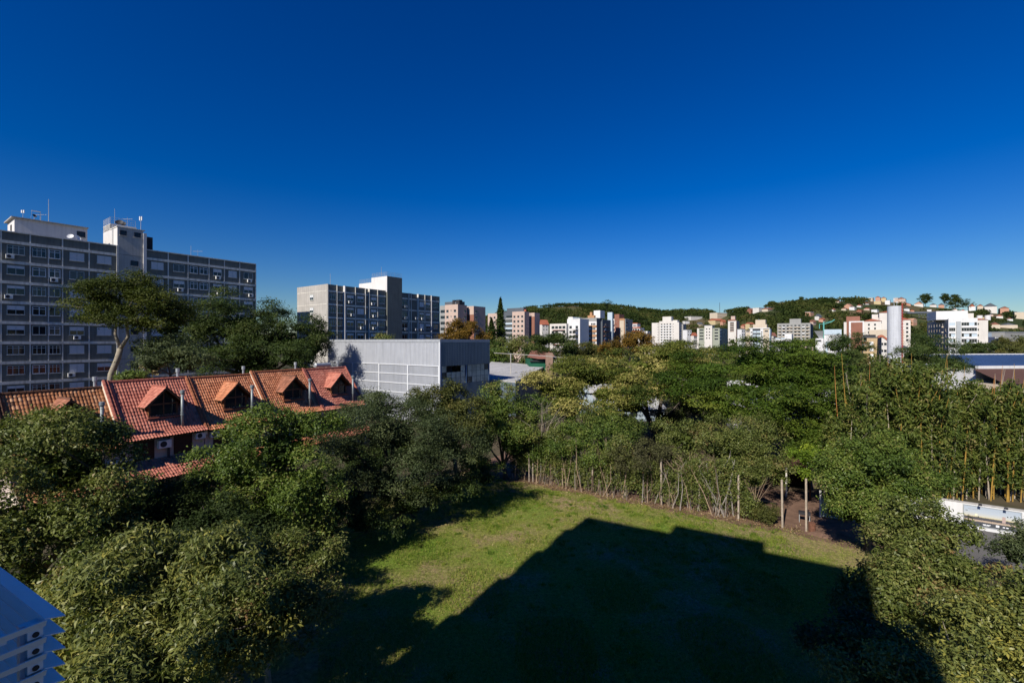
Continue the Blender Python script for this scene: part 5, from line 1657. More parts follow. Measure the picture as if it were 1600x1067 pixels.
for i in range(n+1):
    t_ = i/n
    y = -2.6 - 5.0*t_; z = zt + (zb-zt)*t_ ; xr = x1_ + 5.0*t_*t_
    if prev: b.quad((x0_, prev[0], prev[1]), (x0_, y, z), (xr, y, z), (prev[2], prev[0], prev[1]))
    prev = (y, z, xr)
b.build('canopy', M_BROWNR, BR.root); BR.box('canopy_wall', M_BEIGE, (-27.5, -12.5, -6.5, -2.0, 0, zb-0.2))
b = MB()
prev = None
for i in range(n+1):
    t_ = i/n; y = -2.55 - 5.0*t_; z = zt + (zb-zt)*t_+0.05; xr = x1_ + 5.0*t_*t_
    if prev: b.quad((prev[2], prev[0], prev[1]), (xr, y, z), (14, y, z-0.0), (14, prev[0], prev[1]))
    prev = (y, z, xr)
b.build('white_canopy', M_WBRIGHT, BR.root)

# low buildings between the trees
f = FB('low_shed', 'low hall with pale grey metal gable roof, right behind the warehouse', 'hall', 803, 72, 594)
M_LGROOF = fmat('pale_metal_roof', (0.42, 0.42, 0.42), var=0.12)
zlo, zhi = zat(595, 70), zat(568, 80)
b = MB(); 
A_, B_, C_, D_ = at(742, 592.5, 79), at(806, 596, 77), at(852, 572.5, 102), at(768, 565, 104)
t_ = f.root
def w2l(root, p):
    a = -root.rotation_euler.z; dx, dy = p.x-root.location.x, p.y-root.location.y
    return (math.cos(a)*dx - math.sin(a)*dy, math.sin(a)*dx + math.cos(a)*dy, p.z-root.location.z)
qd = [w2l(t_, p_) for p_ in (A_, B_, C_, D_)]
b.quad(*qd); b.quad(*[(x, y, z-0.25) for x, y, z in qd][::-1])
for i in range(4):
    p1, p2 = qd[i], qd[(i+1) % 4]; b.quad((p1[0],p1[1],p1[2]-0.25),(p2[0],p2[1],p2[2]-0.25),p2,p1)
b.build('roof', M_LGROOF, t_)
for i in range(13):
    s_ = i/12
    pa_ = tuple(qd[0][k]*(1-s_)+qd[3][k]*s_ + (0.04 if k == 2 else 0) for k in range(3)); pb_ = tuple(qd[1][k]*(1-s_)+qd[2][k]*s_ + (0.04 if k == 2 else 0) for k in range(3))
    MB().path([pa_, pb_], 0.03, 4).build('roof_seam', M_LGROOF, t_)
w_ = MB(); 
for i in range(4):
    p1, p2 = qd[i], qd[(i+1) % 4]
    w_.quad((p1[0]*0.98,p1[1],0),(p2[0]*0.98,p2[1],0),(p2[0]*0.98,p2[1],p2[2]-0.26),(p1[0]*0.98,p1[1],p1[2]-0.26))
w_.build('wall', M_CLADB, t_)
def shed(label, u0, u1, vr_, ve, D, m, mw, rz=0.25, depth=9):
    p = at((u0+u1)/2, 534, D); wv = (u1-u0)/F*D/2
    t = T('low_shed', label, 'shed', (p.x, p.y, 0), rz)
    zr_, ze = zat(vr_, D+depth/2), zat(ve, D)
    b = MB(); b.quad((-wv,-0.4,ze),(wv,-0.4,ze),(wv,depth/2,zr_),(-wv,depth/2,zr_)); b.quad((-wv,depth/2,zr_),(wv,depth/2,zr_),(wv,depth+0.4,ze),(-wv,depth+0.4,ze)); b.build('roof', m, t)
    b = MB(); b.prism_x([(0,0),(depth,0),(depth,ze),(depth/2,zr_-0.1),(0,ze)], -wv+0.2, wv-0.2); b.build('wall', mw, t)
    for c in lin(-wv+0.5, wv-0.5, max(2, int(wv*2/3))):
        bx('window', M_GLASS, t, (c-0.6, c+0.6, -0.05, 0.02, max(0.8, ze-2.3), max(1.6, ze-1.1)))
    return t
shed('white roofed shed glimpsed under the yellow flowered umbrella tree', 935, 1045, 600, 640, 72, fmat('white_roof', (0.42,0.42,0.41)), M_PALEB, 0.2, 14)
shed('pale shed seen through the gaps of the green umbrella tree', 1150, 1300, 596, 640, 62, M_LGROOF, M_OFF, -0.3, 10)
# brick house with chimney
p = at(855, 534, 100)
t_ = T('brick_house', 'red tiled house with broad brick chimney and green wall beyond the grey roof', 'house', (p.x, p.y, 0), 0.1)
t_.scale = (0.8, 1, 1)
zr_, ze = zat(548, 104), zat(561, 100)
b = MB(); b.quad((-2.6,-1,ze),(2.2,-1,ze),(1.6,3,zr_),(-1.6,3,zr_)); b.quad((-5.5,-0.2,ze+0.4),(-2.6,-1,ze),(-1.6,3,zr_),(-3.8,3,zr_)); b.quad((1.6,3,zr_),(-3.8,3,zr_),(-3.8,7,ze),(1.6,7,ze)); b.build('roof', fmat('old_roof', (0.22,0.10,0.075), var=0.25), t_)
bx('wall', fmat('green_wall', (0.02,0.11,0.065)), t_, (-5.0, 1.8, 0, 6, 0, ze-0.1)); bx('chimney', fmat('chimney_brick', (0.30,0.20,0.15), var=0.2), t_, (-0.7, 1.1, -1.9, -1.1, 0, zat(552, 98)))
bx('veranda_beam', M_DARK, t_, (-4.8, 1.6, -0.4, -0.2, ze-0.6, ze-0.3))
# raised rail on posts
t_ = T('rail_barrier', 'long thin rail on pale posts crossing in front of the brick house', 'barrier', tuple(at(848, 534, 84).xy) + (0,))
o_ = Vector((t_.location.x, t_.location.y, 0))
pr = [at(772, 552, 88)-o_, at(848, 556.5, 84)-o_, at(925, 563, 80)-o_]
MB().path(pr, 0.055, 6).build('rail', M_GREYW, t_)
for u_, v_, D_ in ((798, 553.6, 86.6), (897, 560.6, 81.5)):
    q_ = at(u_, v_, D_)-o_
    MB().path([(q_.x,q_.y,0),(q_.x,q_.y,q_.z)], 0.11, 6).build('post', M_GREYW, t_)

# ---------------------------------------------------------------- villas on the hill
def gable_roof(root, m, w, d, z, h, ov=0.5):
    b = MB()
    b.quad((-w/2-ov,-ov,z-0.15),(w/2+ov,-ov,z-0.15),(w/2+ov,d/2,z+h),(-w/2-ov,d/2,z+h)); b.quad((-w/2-ov,d/2,z+h),(w/2+ov,d/2,z+h),(w/2+ov,d+ov,z-0.15),(-w/2-ov,d+ov,z-0.15))
    b.poly([(-w/2,0,z-0.1),(-w/2,d,z-0.1),(-w/2,d/2,z+h-0.05)]); b.poly([(w/2,0,z-0.1),(w/2,d/2,z+h-0.05),(w/2,d,z-0.1)])
    return b.build('roof', m, root)
def villa(u0, u1, v0, v1, wall, roof, label, rz=0.6, floors=2, name='hillside_house', side=0.0):
    uc = (u0+u1)/2
    D, z = hill_hit(uc, v1-1.0)
    D -= 6
    w = (u1-u0)/F*D; h = (v1-v0)/F*D
    p = at(uc, 534, D)
    zb = zat(v1, D)
    t = T(name, label, 'house', (p.x, p.y, zb), rz)
    m = WALLC[wall]
    hb_ = h*(0.56 if roof != 'flat' else 0.95)
    d = max(5, w*0.6)
    bx('wall', m, t, (-w/2, w/2, 0, d, -4.5, hb_))
    if roof == 'flat':
        bx('roof', M_WBRIGHT if wall != 'white' else M_MGREY, t, (-w/2-0.3, w/2+0.3, -0.3, d+0.3, hb_, hb_+0.3))
    else:
        gable_roof(t, {'red':M_TERRA,'brown':M_BRICK,'grey':M_DGREY,'orange':M_SALM}[roof], w, d, hb_, h*0.44)
    nf = 1 if hb_ < 4 else 2
    for k in range(nf):
        zz = hb_*(k+0.5)/nf-0.5
        nw = max(2, int(w/3.2))
        for c in lin(-w/2+0.3, w/2-0.3, nw):
            bx('window', M_GLASS, t, (c-0.55, c+0.55, -0.06, 0.02, zz, zz+1.1))
    if side:
        bx('annex', m, t, (w/2, w/2+w*side, 1.0, d, -4.5, hb_*0.6)); 
    return t
for (u0,u1,v0,v1,wc,rc,lab,rz) in V:
    villa(u0,u1,v0,v1,wc,rc,lab,rz)
# school like long building and the orange chapel like house
D, z = hill_hit(1446, 499); D -= 8
f = FB('hillside_school', 'long white two storey building with slate roof behind the white office block', 'building', 1432, D, 490, ang=-20, z0=zat(500, D))
w = 34/F*D
f.box('wall', M_WBRIGHT, (0, w, 0, 9, -4, f.h)); gable_roof(f.root, M_DGREY, 1, 9, f.h, 2.2).scale = (w+2, 1, 1); f.root.children[-1].location = (w/2, 0, 0)
f.grid('R', lin(1, w-1, 9), [f.h-1.9], 1.6, 1.0, M_GLASS); f.grid('R', lin(1, w-1, 7), [f.h-5.2], 1.6, 1.2, M_GLASS)
D, z = hill_hit(1430, 508); D -= 5
p = at(1430, 508, D)
t_ = T('hillside_house', 'orange and cream ornate house with stepped gable left of the white office block', 'house', (p.x, p.y, p.z), 0.5)
w = 13/F*D; h = 10/F*D
MB().prism([(-w/2,-4),(w/2,-4),(w/2,h*0.8),(w*0.3,h*0.85),(w*0.2,h),(-w*0.2,h),(-w*0.3,h*0.85),(-w/2,h*0.8)], 0, 8).build('wall', M_SALM, t_)
for c in (-w*0.3, 0, w*0.3): bx('window', M_GLASS, t_, (c-0.5, c+0.5, -0.05, 0.02, h*0.4, h*0.4+1.6)); bx('surround', M_CREAM, t_, (c-0.8, c-0.55, -0.08, 0.02, h*0.35, h*0.4+1.9), (c+0.55, c+0.8, -0.08, 0.02, h*0.35, h*0.4+1.9))
bx('cornice', M_CREAM, t_, (-w/2-0.1, w/2+0.1, -0.15, 0.0, h*0.72, h*0.77))
# radio mast
D, z = hill_hit(1124.5, 494)
p = at(1124.5, 534, D)
mz = zat(494, D)
t_ = T('radio_mast', 'thin dark radio mast with red foot rising above the wooded ridge', 'mast', (p.x, p.y, mz-3))
hh = zat(473, D) - mz + 3
b = MB()
for a_ in range(3):
    c_, s_ = math.cos(2.09*a_)*0.6, math.sin(2.09*a_)*0.6
    b.path([(c_,s_,0),(c_*0.4,s_*0.4,hh)], 0.12, 4)
for k in range(24):
    zz = hh*k/24; q_ = 0.6*(1-0.6*k/24)
    b.path([(q_,0,zz),(-q_*0.5,q_*0.87,zz+hh/24)], 0.06, 4); b.path([(-q_*0.5,q_*0.87,zz),(-q_*0.5,-q_*0.87,zz+hh/24)], 0.06, 4)
b.build('lattice', M_DARK, t_)
bx('equipment_hut', M_RED, t_, (-1.6, 1.0, -1.2, 1.2, 0, 5))

def town_house(u0, u1, v0, D, wall, roof, label, rz=0.5):
    w = (u1-u0)/F*D; p = at((u0+u1)/2, 534, D); h = zat(v0, D)
    t = T('town_house', label, 'house', (p.x, p.y, 0), rz)
    hb_ = h*0.86 if roof != 'flat' else h
    bx('wall', WALLC[wall], t, (-w/2, w/2, 0, w*0.8, 0, hb_))
    if roof == 'flat': bx('roof', M_MGREY, t, (-w/2-0.2, w/2+0.2, -0.2, w*0.8+0.2, hb_, hb_+0.3))
    else: gable_roof(t, {'red':M_TERRA,'brown':M_BRICK,'grey':M_DGREY}[roof], w, w*0.8, hb_, h-hb_)
    for z in (hb_-2.2, hb_-5.0):
        if z > 0.5:
            for c in lin(-w/2+0.3, w/2-0.3, max(2, int(w/2.6))): bx('window', M_GLASS, t, (c-0.5, c+0.5, -0.06, 0.02, z, z+1.2))
for a in ((1008,1019,522,300,'cream','grey','small cream house at the left foot of the white tower'),
          (1072,1082,516,430,'white','flat','small white house right of the white tower'),
          (1083,1090,520,400,'off','red','small house with red roof left of the green grey block'),
          (1157,1166,515,380,'white','flat','small white house left of the beige and white block'),
          (1256,1272,538,190,'pink','flat','low pinkish house right of the bright white box'),
          (1303,1318,540,190,'white','flat','low white house right in front of the pale blue industrial hall'),
          (1408,1424,540,240,'off','grey','grey roofed house right of the silo foot'),
          (868,880,508,330,'white','flat','small white block behind the white terraced complex'),
          (846,858,500,420,'off','red','red roofed house between the pink block and the white complex'),
          (1207,1214,520,360,'off','brown','narrow house between the beige block and the grey beige one')):
    town_house(*a)

# ---------------------------------------------------------------- tree tops between the far buildings
M_FARN = leafmat('town_foliage', [(0.014,0.025,0.008),(0.035,0.052,0.016),(0.062,0.075,0.024),(0.10,0.095,0.038),(0.12,0.085,0.045)], 0.7, 0.2, 0.08, k=0.85)
r = np.random.default_rng(31)
cs, rs, tcs = [], [], []
while len(cs) < 620:
    D = r.uniform(125, 420); u = r.uniform(640, 1720)
    R_ = r.uniform(2.2, 4.2)
    zt = r.uniform(4.5, 8.6) + (D-125)/300*1.5
    cs.append(((u-800)/F*D, D, zt-R_*0.8)); rs.append(R_); tcs.append(np.clip(r.normal(0.42, 0.15), 0, 1))
while len(cs) < 620+190:
    D = r.uniform(70, 125); u = r.uniform(880, 1500)
    if u > 1400 and D < 100: continue
    R_ = r.uniform(1.8, 3.2)
    cs.append(((u-800)/F*D, D, r.uniform(4.0, 8.6)-R_*0.8)); rs.append(R_); tcs.append(np.clip(r.normal(0.45, 0.15), 0, 1))
co = O('treetops', crowns_mass('treetops', np.array(cs), rs, tcs, 150, 0.22, M_FARN, 41))
tag(co, 'green treetops filling the town between the far buildings', 'treetops', None, 'stuff')

# ---------------------------------------------------------------- leaf materials
L_OLIVE = leafmat('leaf_olive', [(0.03,0.042,0.012),(0.06,0.078,0.022),(0.10,0.115,0.036),(0.15,0.15,0.06),(0.18,0.10,0.06)], 0.42, 0.5)
L_LONG = leafmat('leaf_long_yellowish', [(0.035,0.048,0.016),(0.07,0.085,0.028),(0.12,0.13,0.045),(0.18,0.17,0.05),(0.24,0.20,0.05)], 0.38, 0.6)
L_FRESH = leafmat('leaf_fresh', [(0.025,0.045,0.012),(0.05,0.08,0.018),(0.085,0.12,0.028),(0.13,0.15,0.04),(0.17,0.13,0.07)], 0.42, 0.5)
L_GREY = leafmat('leaf_grey_green', [(0.02,0.03,0.016),(0.045,0.06,0.032),(0.07,0.085,0.045),(0.10,0.11,0.06)], 0.5, 0.35)
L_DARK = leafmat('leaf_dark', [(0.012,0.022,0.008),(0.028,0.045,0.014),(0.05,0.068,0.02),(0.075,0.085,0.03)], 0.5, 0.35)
L_UMB = leafmat('leaf_umbrella_green', [(0.018,0.035,0.006),(0.04,0.068,0.010),(0.07,0.098,0.016),(0.10,0.115,0.022)], 0.55, 0.3)
L_TALL = leafmat('leaf_tall_tree', [(0.018,0.026,0.006),(0.036,0.048,0.010),(0.062,0.072,0.016),(0.085,0.085,0.022)], 0.55, 0.3)
L_GOLD = leafmat('leaf_golden', [(0.03,0.045,0.010),(0.065,0.08,0.016),(0.10,0.105,0.026),(0.22,0.19,0.07),(0.36,0.30,0.14)], 0.55, 0.3)
L_BROWNG = leafmat('leaf_brown_green', [(0.03,0.035,0.012),(0.055,0.062,0.02),(0.085,0.085,0.03),(0.12,0.09,0.035)], 0.5, 0.35)
L_AUT = leafmat('leaf_autumn', [(0.06,0.045,0.012),(0.14,0.085,0.02),(0.24,0.13,0.03),(0.28,0.18,0.06)], 0.6, 0.2, k=0.65)
L_BAMB = leafmat('leaf_bamboo', [(0.022,0.036,0.008),(0.048,0.070,0.016),(0.08,0.10,0.024),(0.13,0.13,0.04),(0.19,0.15,0.08)], 0.5, 0.4, k=0.9)
L_PINE = leafmat('leaf_pine', [(0.015,0.03,0.012),(0.04,0.06,0.02),(0.075,0.095,0.03)], 0.55, 0.3)
L_PALE = leafmat('leaf_pale_dry', [(0.16,0.13,0.09),(0.28,0.22,0.16),(0.38,0.30,0.24)], 0.7, 0.2)
L_LIME = leafmat('leaf_lime', [(0.05,0.09,0.01),(0.11,0.16,0.02),(0.20,0.24,0.03)], 0.45, 0.4)

# ---------------------------------------------------------------- trees, near to far
# left foreground
tree('broadleaf_tree', 'large leafy tree at the left edge in front of the weathered tile roof', 'tree', 19.5,
     [(95,735,120,75,1,3.0),(-30,720,100,60,1.5),(30,830,105,90,-1.5),(130,830,62,70,-1),(-60,900,120,90,-2.5),(160,745,45,40,1.2),(70,690,70,35,1.5),(165,905,55,50,-2.5),(60,960,60,60,-3)], 70000, 0.125, L_OLIVE, ubase=60, r=0.24, seed=2,
     cr=0.42, cn=32, ntw=40, flat=0.7, inner=0.12)
tree('broadleaf_tree', 'yellow green tree with long drooping leaves at the bottom left, beside the louvred screen', 'tree', 15.0,
     [(255,915,100,75,0.6),(165,985,95,75,-1.0),(310,1000,105,90,-0.6),(230,1060,140,80,-1.6),(330,890,55,45,0.8)], 50000, 0.165, L_LONG, ubase=250, r=0.2, seed=3, aspect=0.27,
     cr=0.42, cn=30, droop=0.9, ntw=30, fold=0.14)
tree('broadleaf_tree', 'loose shrubby tree with reddish tips between the drooping tree and the lawn', 'tree', 16.8,
     [(420,905,52,55,0.4),(475,885,40,36,0.8),(400,985,70,60,-0.4),(470,960,36,45,0.2),(375,880,40,35,0.4),(500,872,32,28,0.9),(455,866,42,28,0.8),(498,920,30,34,0.6),(445,930,45,40,0.2),(455,950,38,38,-1.8),(415,940,40,40,-2.2),(490,945,28,34,-0.8)], 42000, 0.10, L_OLIVE, ubase=420, r=0.1, seed=4, aspect=0.36,
     cr=0.32, cn=26, ntw=34, bark=M_BARKP, up=0.7, inner=0.1)
tree('broadleaf_tree', 'rounded bright green tree in front of the orange row house', 'tree', 25.0,
     [(440,705,75,58,0),(375,750,58,60,-0.6),(485,760,55,60,-0.3),(420,800,75,50,-0.8),(350,800,40,45,-0.8),(475,670,45,26,0.8)], 42000, 0.125, L_FRESH, ubase=430, r=0.2, seed=5, cr=0.5, cn=34, ntw=20, inner=0.12)
tree('shade_tree', 'broad dark grey green tree before the end of the row houses', 'tree', 31.0,
     [(610,680,85,48,0),(545,705,45,42,-0.5),(660,720,60,50,-0.4),(600,755,60,45,-1.5),(590,640,55,24,1.0),(700,700,45,50,0.6),(555,775,32,32,-2.0)], 56000, 0.095, L_GREY, ubase=625, r=0.28, seed=6, cr=0.62, cn=44, flat=0.4, ntw=30, up=0.8, aspect=0.5)
tree('broadleaf_tree', 'brownish green tree in front of the warehouse corner glazing', 'tree', 38.0,
     [(715,640,38,38,0),(668,655,30,36,0.4),(735,672,34,40,-0.6),(690,690,40,36,-0.5),(655,625,16,18,0.5),(700,612,22,16,0.3)], 24000, 0.14, L_BROWNG, ubase=715, r=0.18, seed=7, cr=0.5, cn=30, inner=0.12)
tree('broadleaf_tree', 'green tree at the far left corner of the lawn, below the grey gable roof', 'tree', 42.0,
     [(785,640,38,36,0),(800,690,40,45,-0.8),(755,690,38,45,-1),(830,655,28,34,0.6),(745,725,34,30,-2),(775,615,22,18,0.5)], 34000, 0.13, L_FRESH, ubase=790, r=0.18, seed=8, cr=0.5, cn=32, inner=0.12)
# orange tree beside the porch
rt = tree('orange_tree', 'small orange tree with fruit below the red porch roof', 'tree', 27.5, [(318,770,28,32,0),(300,790,22,24,0)], 5000, 0.10, L_FRESH, ubase=312, r=0.07, seed=9, cr=0.3, cn=24)
M_FRUIT = mat('orange_fruit', (0.75, 0.25, 0.02), 0.5, 0.4)
rg = np.random.default_rng(77)
for k in range(12):
    q_ = at(318+rg.uniform(-24, 14), 762+rg.uniform(-20, 24), 26.4) - rt.location
    MB().path([q_-Vector((0,0,0.05)), q_-Vector((0,0,0.03)), q_+Vector((0,0,0.03)), q_+Vector((0,0,0.05))], [0.02,0.05,0.05,0.02], 7).build('orange', M_FRUIT, rt)
# shrub understorey on the left, dark below the trees
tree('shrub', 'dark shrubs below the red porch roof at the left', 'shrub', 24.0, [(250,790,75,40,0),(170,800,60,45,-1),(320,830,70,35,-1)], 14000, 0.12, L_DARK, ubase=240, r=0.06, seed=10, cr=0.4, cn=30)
tree('shrub', 'low dark shrubs at the left border of the lawn under the grey green tree', 'shrub', 33.0, [(700,760,55,22,0),(640,790,50,26,-3),(570,815,60,26,-5),(760,748,30,18,2),(520,800,50,30,-5),(490,835,50,26,-8),(440,860,50,30,-9)], 24000, 0.12, L_DARK, ubase=650, r=0.05, seed=11, cr=0.4, cn=30)  # nearest dark clumps added to stand in for deep shade
tree('shade_tree', 'dark tree with painted-in shade in the hollow between the three big left trees', 'tree', 20.5, [(330,820,60,38,0),(400,845,46,30,-0.5),(255,825,60,36,0.5),(300,865,60,36,-1)], 20000, 0.12, leafmat('leaf_shade_dark', [(0.012,0.02,0.008),(0.025,0.038,0.014),(0.045,0.058,0.02)], 0.6, 0.25), ubase=330, r=0.1, seed=74, cr=0.4, cn=30)  # leaf colours darkened to paint the shade of the bigger trees
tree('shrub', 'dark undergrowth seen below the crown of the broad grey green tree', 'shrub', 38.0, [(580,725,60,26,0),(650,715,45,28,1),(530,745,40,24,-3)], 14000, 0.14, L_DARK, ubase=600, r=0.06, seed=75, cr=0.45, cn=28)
# bare whitish shrub
def bare(name, label, u, D, h, seed, spread=0.6, m=None, n=9, base=0.0, r0=0.05):
    rr_ = random.Random(seed)
    p = at(u, 534, D)
    t = T(name, label, 'shrub' if h < 3 else 'tree', (p.x, p.y, base))
    b = MB(); b.path([(0,0,-0.1),(rr_.uniform(-.1,.1),0,h*0.35)], [r0, r0*0.8], 6)
    tr = b.build('trunk', m or M_BARKP, t)
    b = MB()
    for i in range(n):
        a = rr_.uniform(0, 6.28); s = spread*h*rr_.uniform(0.3, 1)
        p0 = Vector((0,0,h*rr_.uniform(0.2,0.4))); p1 = p0 + Vector((math.cos(a)*s*0.4, math.sin(a)*s*0.4, h*0.25)); p2 = p1 + Vector((math.cos(a)*s*0.5, math.sin(a)*s*0.5, h*0.3*rr_.uniform(0.5,1.1)))
        b.path([p0,p1,p2], [r0*0.6, r0*0.4, r0*0.12], 5)
        for j in range(5):
            q0 = p1.lerp(p2, rr_.uniform(0,1)); a2 = a + rr_.uniform(-1.2,1.2); l = h*0.16*rr_.uniform(0.5,1.3)
            b.path([q0, q0+Vector((math.cos(a2)*l, math.sin(a2)*l, l*0.7))], [r0*0.22, r0*0.06], 4)
    b.build('branch', m or M_BARKP, t)
    return t
bare('bare_shrub', 'leafless brown shrub against the wall of the orange row house', 338, 30.5, 4.6, 3, 0.35, mat('dry_twig', (0.26,0.17,0.12), 0.9, 0.1), 16)
bare('bare_tree', 'slender bare tree with pale forked top at the far end of the fence', 846, 41.5, 7.8, 5, 0.25, M_BARKP, 9, 0, 0.09)

# umbrella shaped trees in the middle
tree('umbrella_tree', 'wide umbrella tree sprinkled with golden blossom in the middle distance', 'tree', 60.0,
     [(1000,578,75,26,0,5),(920,592,60,20,-2,4),(860,606,45,18,-3,4),(1050,560,50,22,2,5),(1020,610,60,20,-5,4),(950,618,50,18,-6,4),(880,630,40,14,-6,3),(1075,590,35,22,-1,4),(985,636,50,16,-7,4),(905,575,30,12,2,4)], 70000, 0.20, L_GOLD, ubase=1022, r=0.42, seed=12, cr=1.15, cn=40, flat=0.26, up=1.0, down=0.0, inner=0.15, ntw=50, aspect=0.55, tri=True, br=1.5, bflat=0.5, ctv=0.24, limbs=[([(1020,720),(1022,680),(1012,650),(990,625),(960,600)],0.45,0.14),([(1022,680),(1030,645),(1035,615),(1050,580)],0.36,0.12),([(1024,690),(1042,655),(1062,630),(1085,600)],0.34,0.1),([(1012,650),(1008,620),(1000,590)],0.25,0.1),([(990,625),(940,618),(890,612)],0.18,0.06)])
tree('umbrella_tree', 'wide dark green umbrella tree right of the golden blossomed one', 'tree', 52.0,
     [(1190,566,85,28,0,6),(1110,580,50,26,-1,5),(1270,590,60,30,-1,5),(1160,612,70,22,-4,5),(1240,630,55,24,-5,4),(1110,628,50,16,-5,4),(1295,640,38,28,-3,4),(1200,595,70,20,-2,5),(1150,645,50,16,-6,4),(1085,600,34,18,-2,4)], 78000, 0.18, L_UMB, ubase=1190, r=0.42, seed=13, cr=1.1, cn=44, flat=0.26, up=1.0, down=0.0, inner=0.15, ntw=50, aspect=0.55, tri=True, br=1.4, bflat=0.5)
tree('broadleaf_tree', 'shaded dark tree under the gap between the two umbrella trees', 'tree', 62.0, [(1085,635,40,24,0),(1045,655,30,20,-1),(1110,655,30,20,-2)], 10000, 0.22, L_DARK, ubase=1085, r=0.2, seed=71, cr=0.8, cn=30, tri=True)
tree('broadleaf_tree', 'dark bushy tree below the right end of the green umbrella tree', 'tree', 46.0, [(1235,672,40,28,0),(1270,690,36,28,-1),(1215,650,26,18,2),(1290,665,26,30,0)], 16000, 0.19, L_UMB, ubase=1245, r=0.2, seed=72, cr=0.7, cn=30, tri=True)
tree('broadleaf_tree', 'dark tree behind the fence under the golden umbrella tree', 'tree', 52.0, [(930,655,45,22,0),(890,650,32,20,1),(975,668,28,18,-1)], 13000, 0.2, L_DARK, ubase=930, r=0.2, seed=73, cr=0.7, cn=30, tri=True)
tree('broadleaf_tree', 'olive green bushy tree just behind the middle of the fence', 'tree', 37.0,
     [(1130,700,65,38,0),(1070,690,42,30,0.5),(1180,705,40,34,0),(1120,735,70,26,-1),(1200,680,30,26,1.5)], 36000, 0.125, L_OLIVE, ubase=1130, r=0.16, seed=14, cr=0.45, cn=30, ntw=30)
tree('broadleaf_tree', 'dense green tree to the right of the gate posts', 'tree', 27.5,
     [(1350,735,60,42,0),(1318,760,42,35,-0.5),(1405,765,50,45,-0.6),(1345,800,52,34,-1.4),(1390,710,40,28,1.0),(1322,802,26,24,-0.8)], 38000, 0.125, L_FRESH, ubase=1355, r=0.16, seed=15, cr=0.42, cn=30, ntw=20)
tree('broadleaf_tree', 'lime green young tree above the gate opening', 'tree', 33.0, [(1290,735,32,20,0),(1262,720,26,18,0.4),(1310,715,24,18,0.6)], 9000, 0.13, L_LIME, ubase=1290, r=0.07, seed=16, cr=0.35, cn=24)
# right foreground
tree('broadleaf_tree', 'big light green tree with red tips at the lower right, partly in shadow', 'tree', 17.5,
     [(1430,850,60,55,1),(1402,905,56,60,0),(1490,920,70,58,0.5),(1450,960,90,70,-1.0),(1560,1000,75,75,-1.2),(1380,985,55,60,-0.8),(1450,825,36,30,1.8)], 62000, 0.11, L_OLIVE, ubase=1450, r=0.2, seed=17, cr=0.36, cn=28, ntw=50, bark=M_BARKP, inner=0.12)
tree('broadleaf_tree', 'yellowish shrub tree in the bottom right corner', 'tree', 12.5,
     [(1560,1020,80,75,0),(1490,1060,80,60,-0.5),(1400,1075,80,55,-0.8),(1600,950,40,40,0.6),(1640,990,70,70,0)], 30000, 0.10, L_LONG, ubase=1540, r=0.14, seed=18, cr=0.30, cn=26, aspect=0.4, ntw=30, bark=M_BARKP)
tree('shrub', 'dark shrub in the building shadow at the bottom of the lawn, right', 'shrub', 14.0,
     [(1330,1010,45,45,0),(1370,1050,60,40,-0.6)], 9000, 0.11, L_GREY, ubase=1340, r=0.08, seed=19, cr=0.34, cn=26)
tree('shrub', 'grey leaved sapling by the road in front of the white wall', 'shrub', 22.0, [(1585,865,28,26,0),(1600,840,20,26,0.3)], 4000, 0.10, L_GREY, ubase=1590, r=0.05, seed=20, cr=0.3, cn=20)

# behind the row houses
tree('tall_tree', 'tall tree with leaning forked trunk in front of the left slab block', 'tree', 52.0,
     [(165,468,38,22,0,3.5),(215,462,45,24,0.5,4),(255,480,36,24,0.5,3.5),(165,495,30,14,-1,3),(225,505,40,16,0,3.5),(265,515,30,18,0,3),(245,540,24,12,1,2.5),(195,485,34,18,-1,3),(145,482,24,14,0,2.5),(280,500,22,18,1,3),(205,448,30,14,0,3)], 34000, 0.17, L_TALL, ubase=172, r=0.36, seed=22, cr=0.9, cn=38, flat=0.5, up=0.5, br=0.95, bflat=0.6, ntw=40, bark=M_BARKP, aspect=0.5, tri=True, limbs=[([(168,640),(174,585),(184,560),(188,545)],0.33,0.27),([(188,545),(200,527),(198,508),(208,488),(222,470)],0.2,0.08),([(188,545),(180,522),(182,500),(170,475)],0.17,0.06),([(198,508),(225,495),(250,480)],0.16,0.06),([(203,500),(235,512),(262,510)],0.12,0.05)])
tree('shade_tree', 'huge round dark tree between the two slab blocks', 'tree', 73.0,
     [(375,515,70,48,0,6),(440,535,55,45,-1,5),(320,510,45,40,0,5),(400,565,85,40,-3,6),(310,560,45,32,-3,4),(480,555,28,32,0,4)], 64000, 0.22, L_DARK, ubase=385, r=0.5, seed=23, cr=1.0, cn=38, flat=0.5, up=0.7, aspect=0.5, tri=True)
tree('broadleaf_tree', 'mid green bushy tree right of the leaning trunk behind the tiled ridge', 'tree', 52.0, [(262,555,34,26,0),(240,570,26,20,-1),(290,570,34,24,-1)], 12000, 0.2, L_GREY, ubase=265, r=0.15, seed=24, cr=0.7, cn=30, tri=True)
tree('shrub', 'cream flowering shrub at the base of the left slab block', 'shrub', 53.0, [(238,575,14,14,0)], 2500, 0.2, L_PALE, ubase=238, r=0.06, seed=25, cr=0.4, cn=20, tri=True)
tree('shrub', 'small palm like shrub above the dusty red ridge', 'shrub', 45.0, [(205,592,16,8,0)], 1500, 0.35, L_FRESH, ubase=205, r=0.06, seed=26, cr=0.4, cn=16, aspect=0.15)
tree('shade_tree', 'dark tree filling the gap between round tree and second slab block', 'tree', 72.0, [(490,540,24,34,0),(455,560,30,30,-2)], 9000, 0.25, L_DARK, ubase=480, r=0.2, seed=27, cr=0.9, cn=30, tri=True)
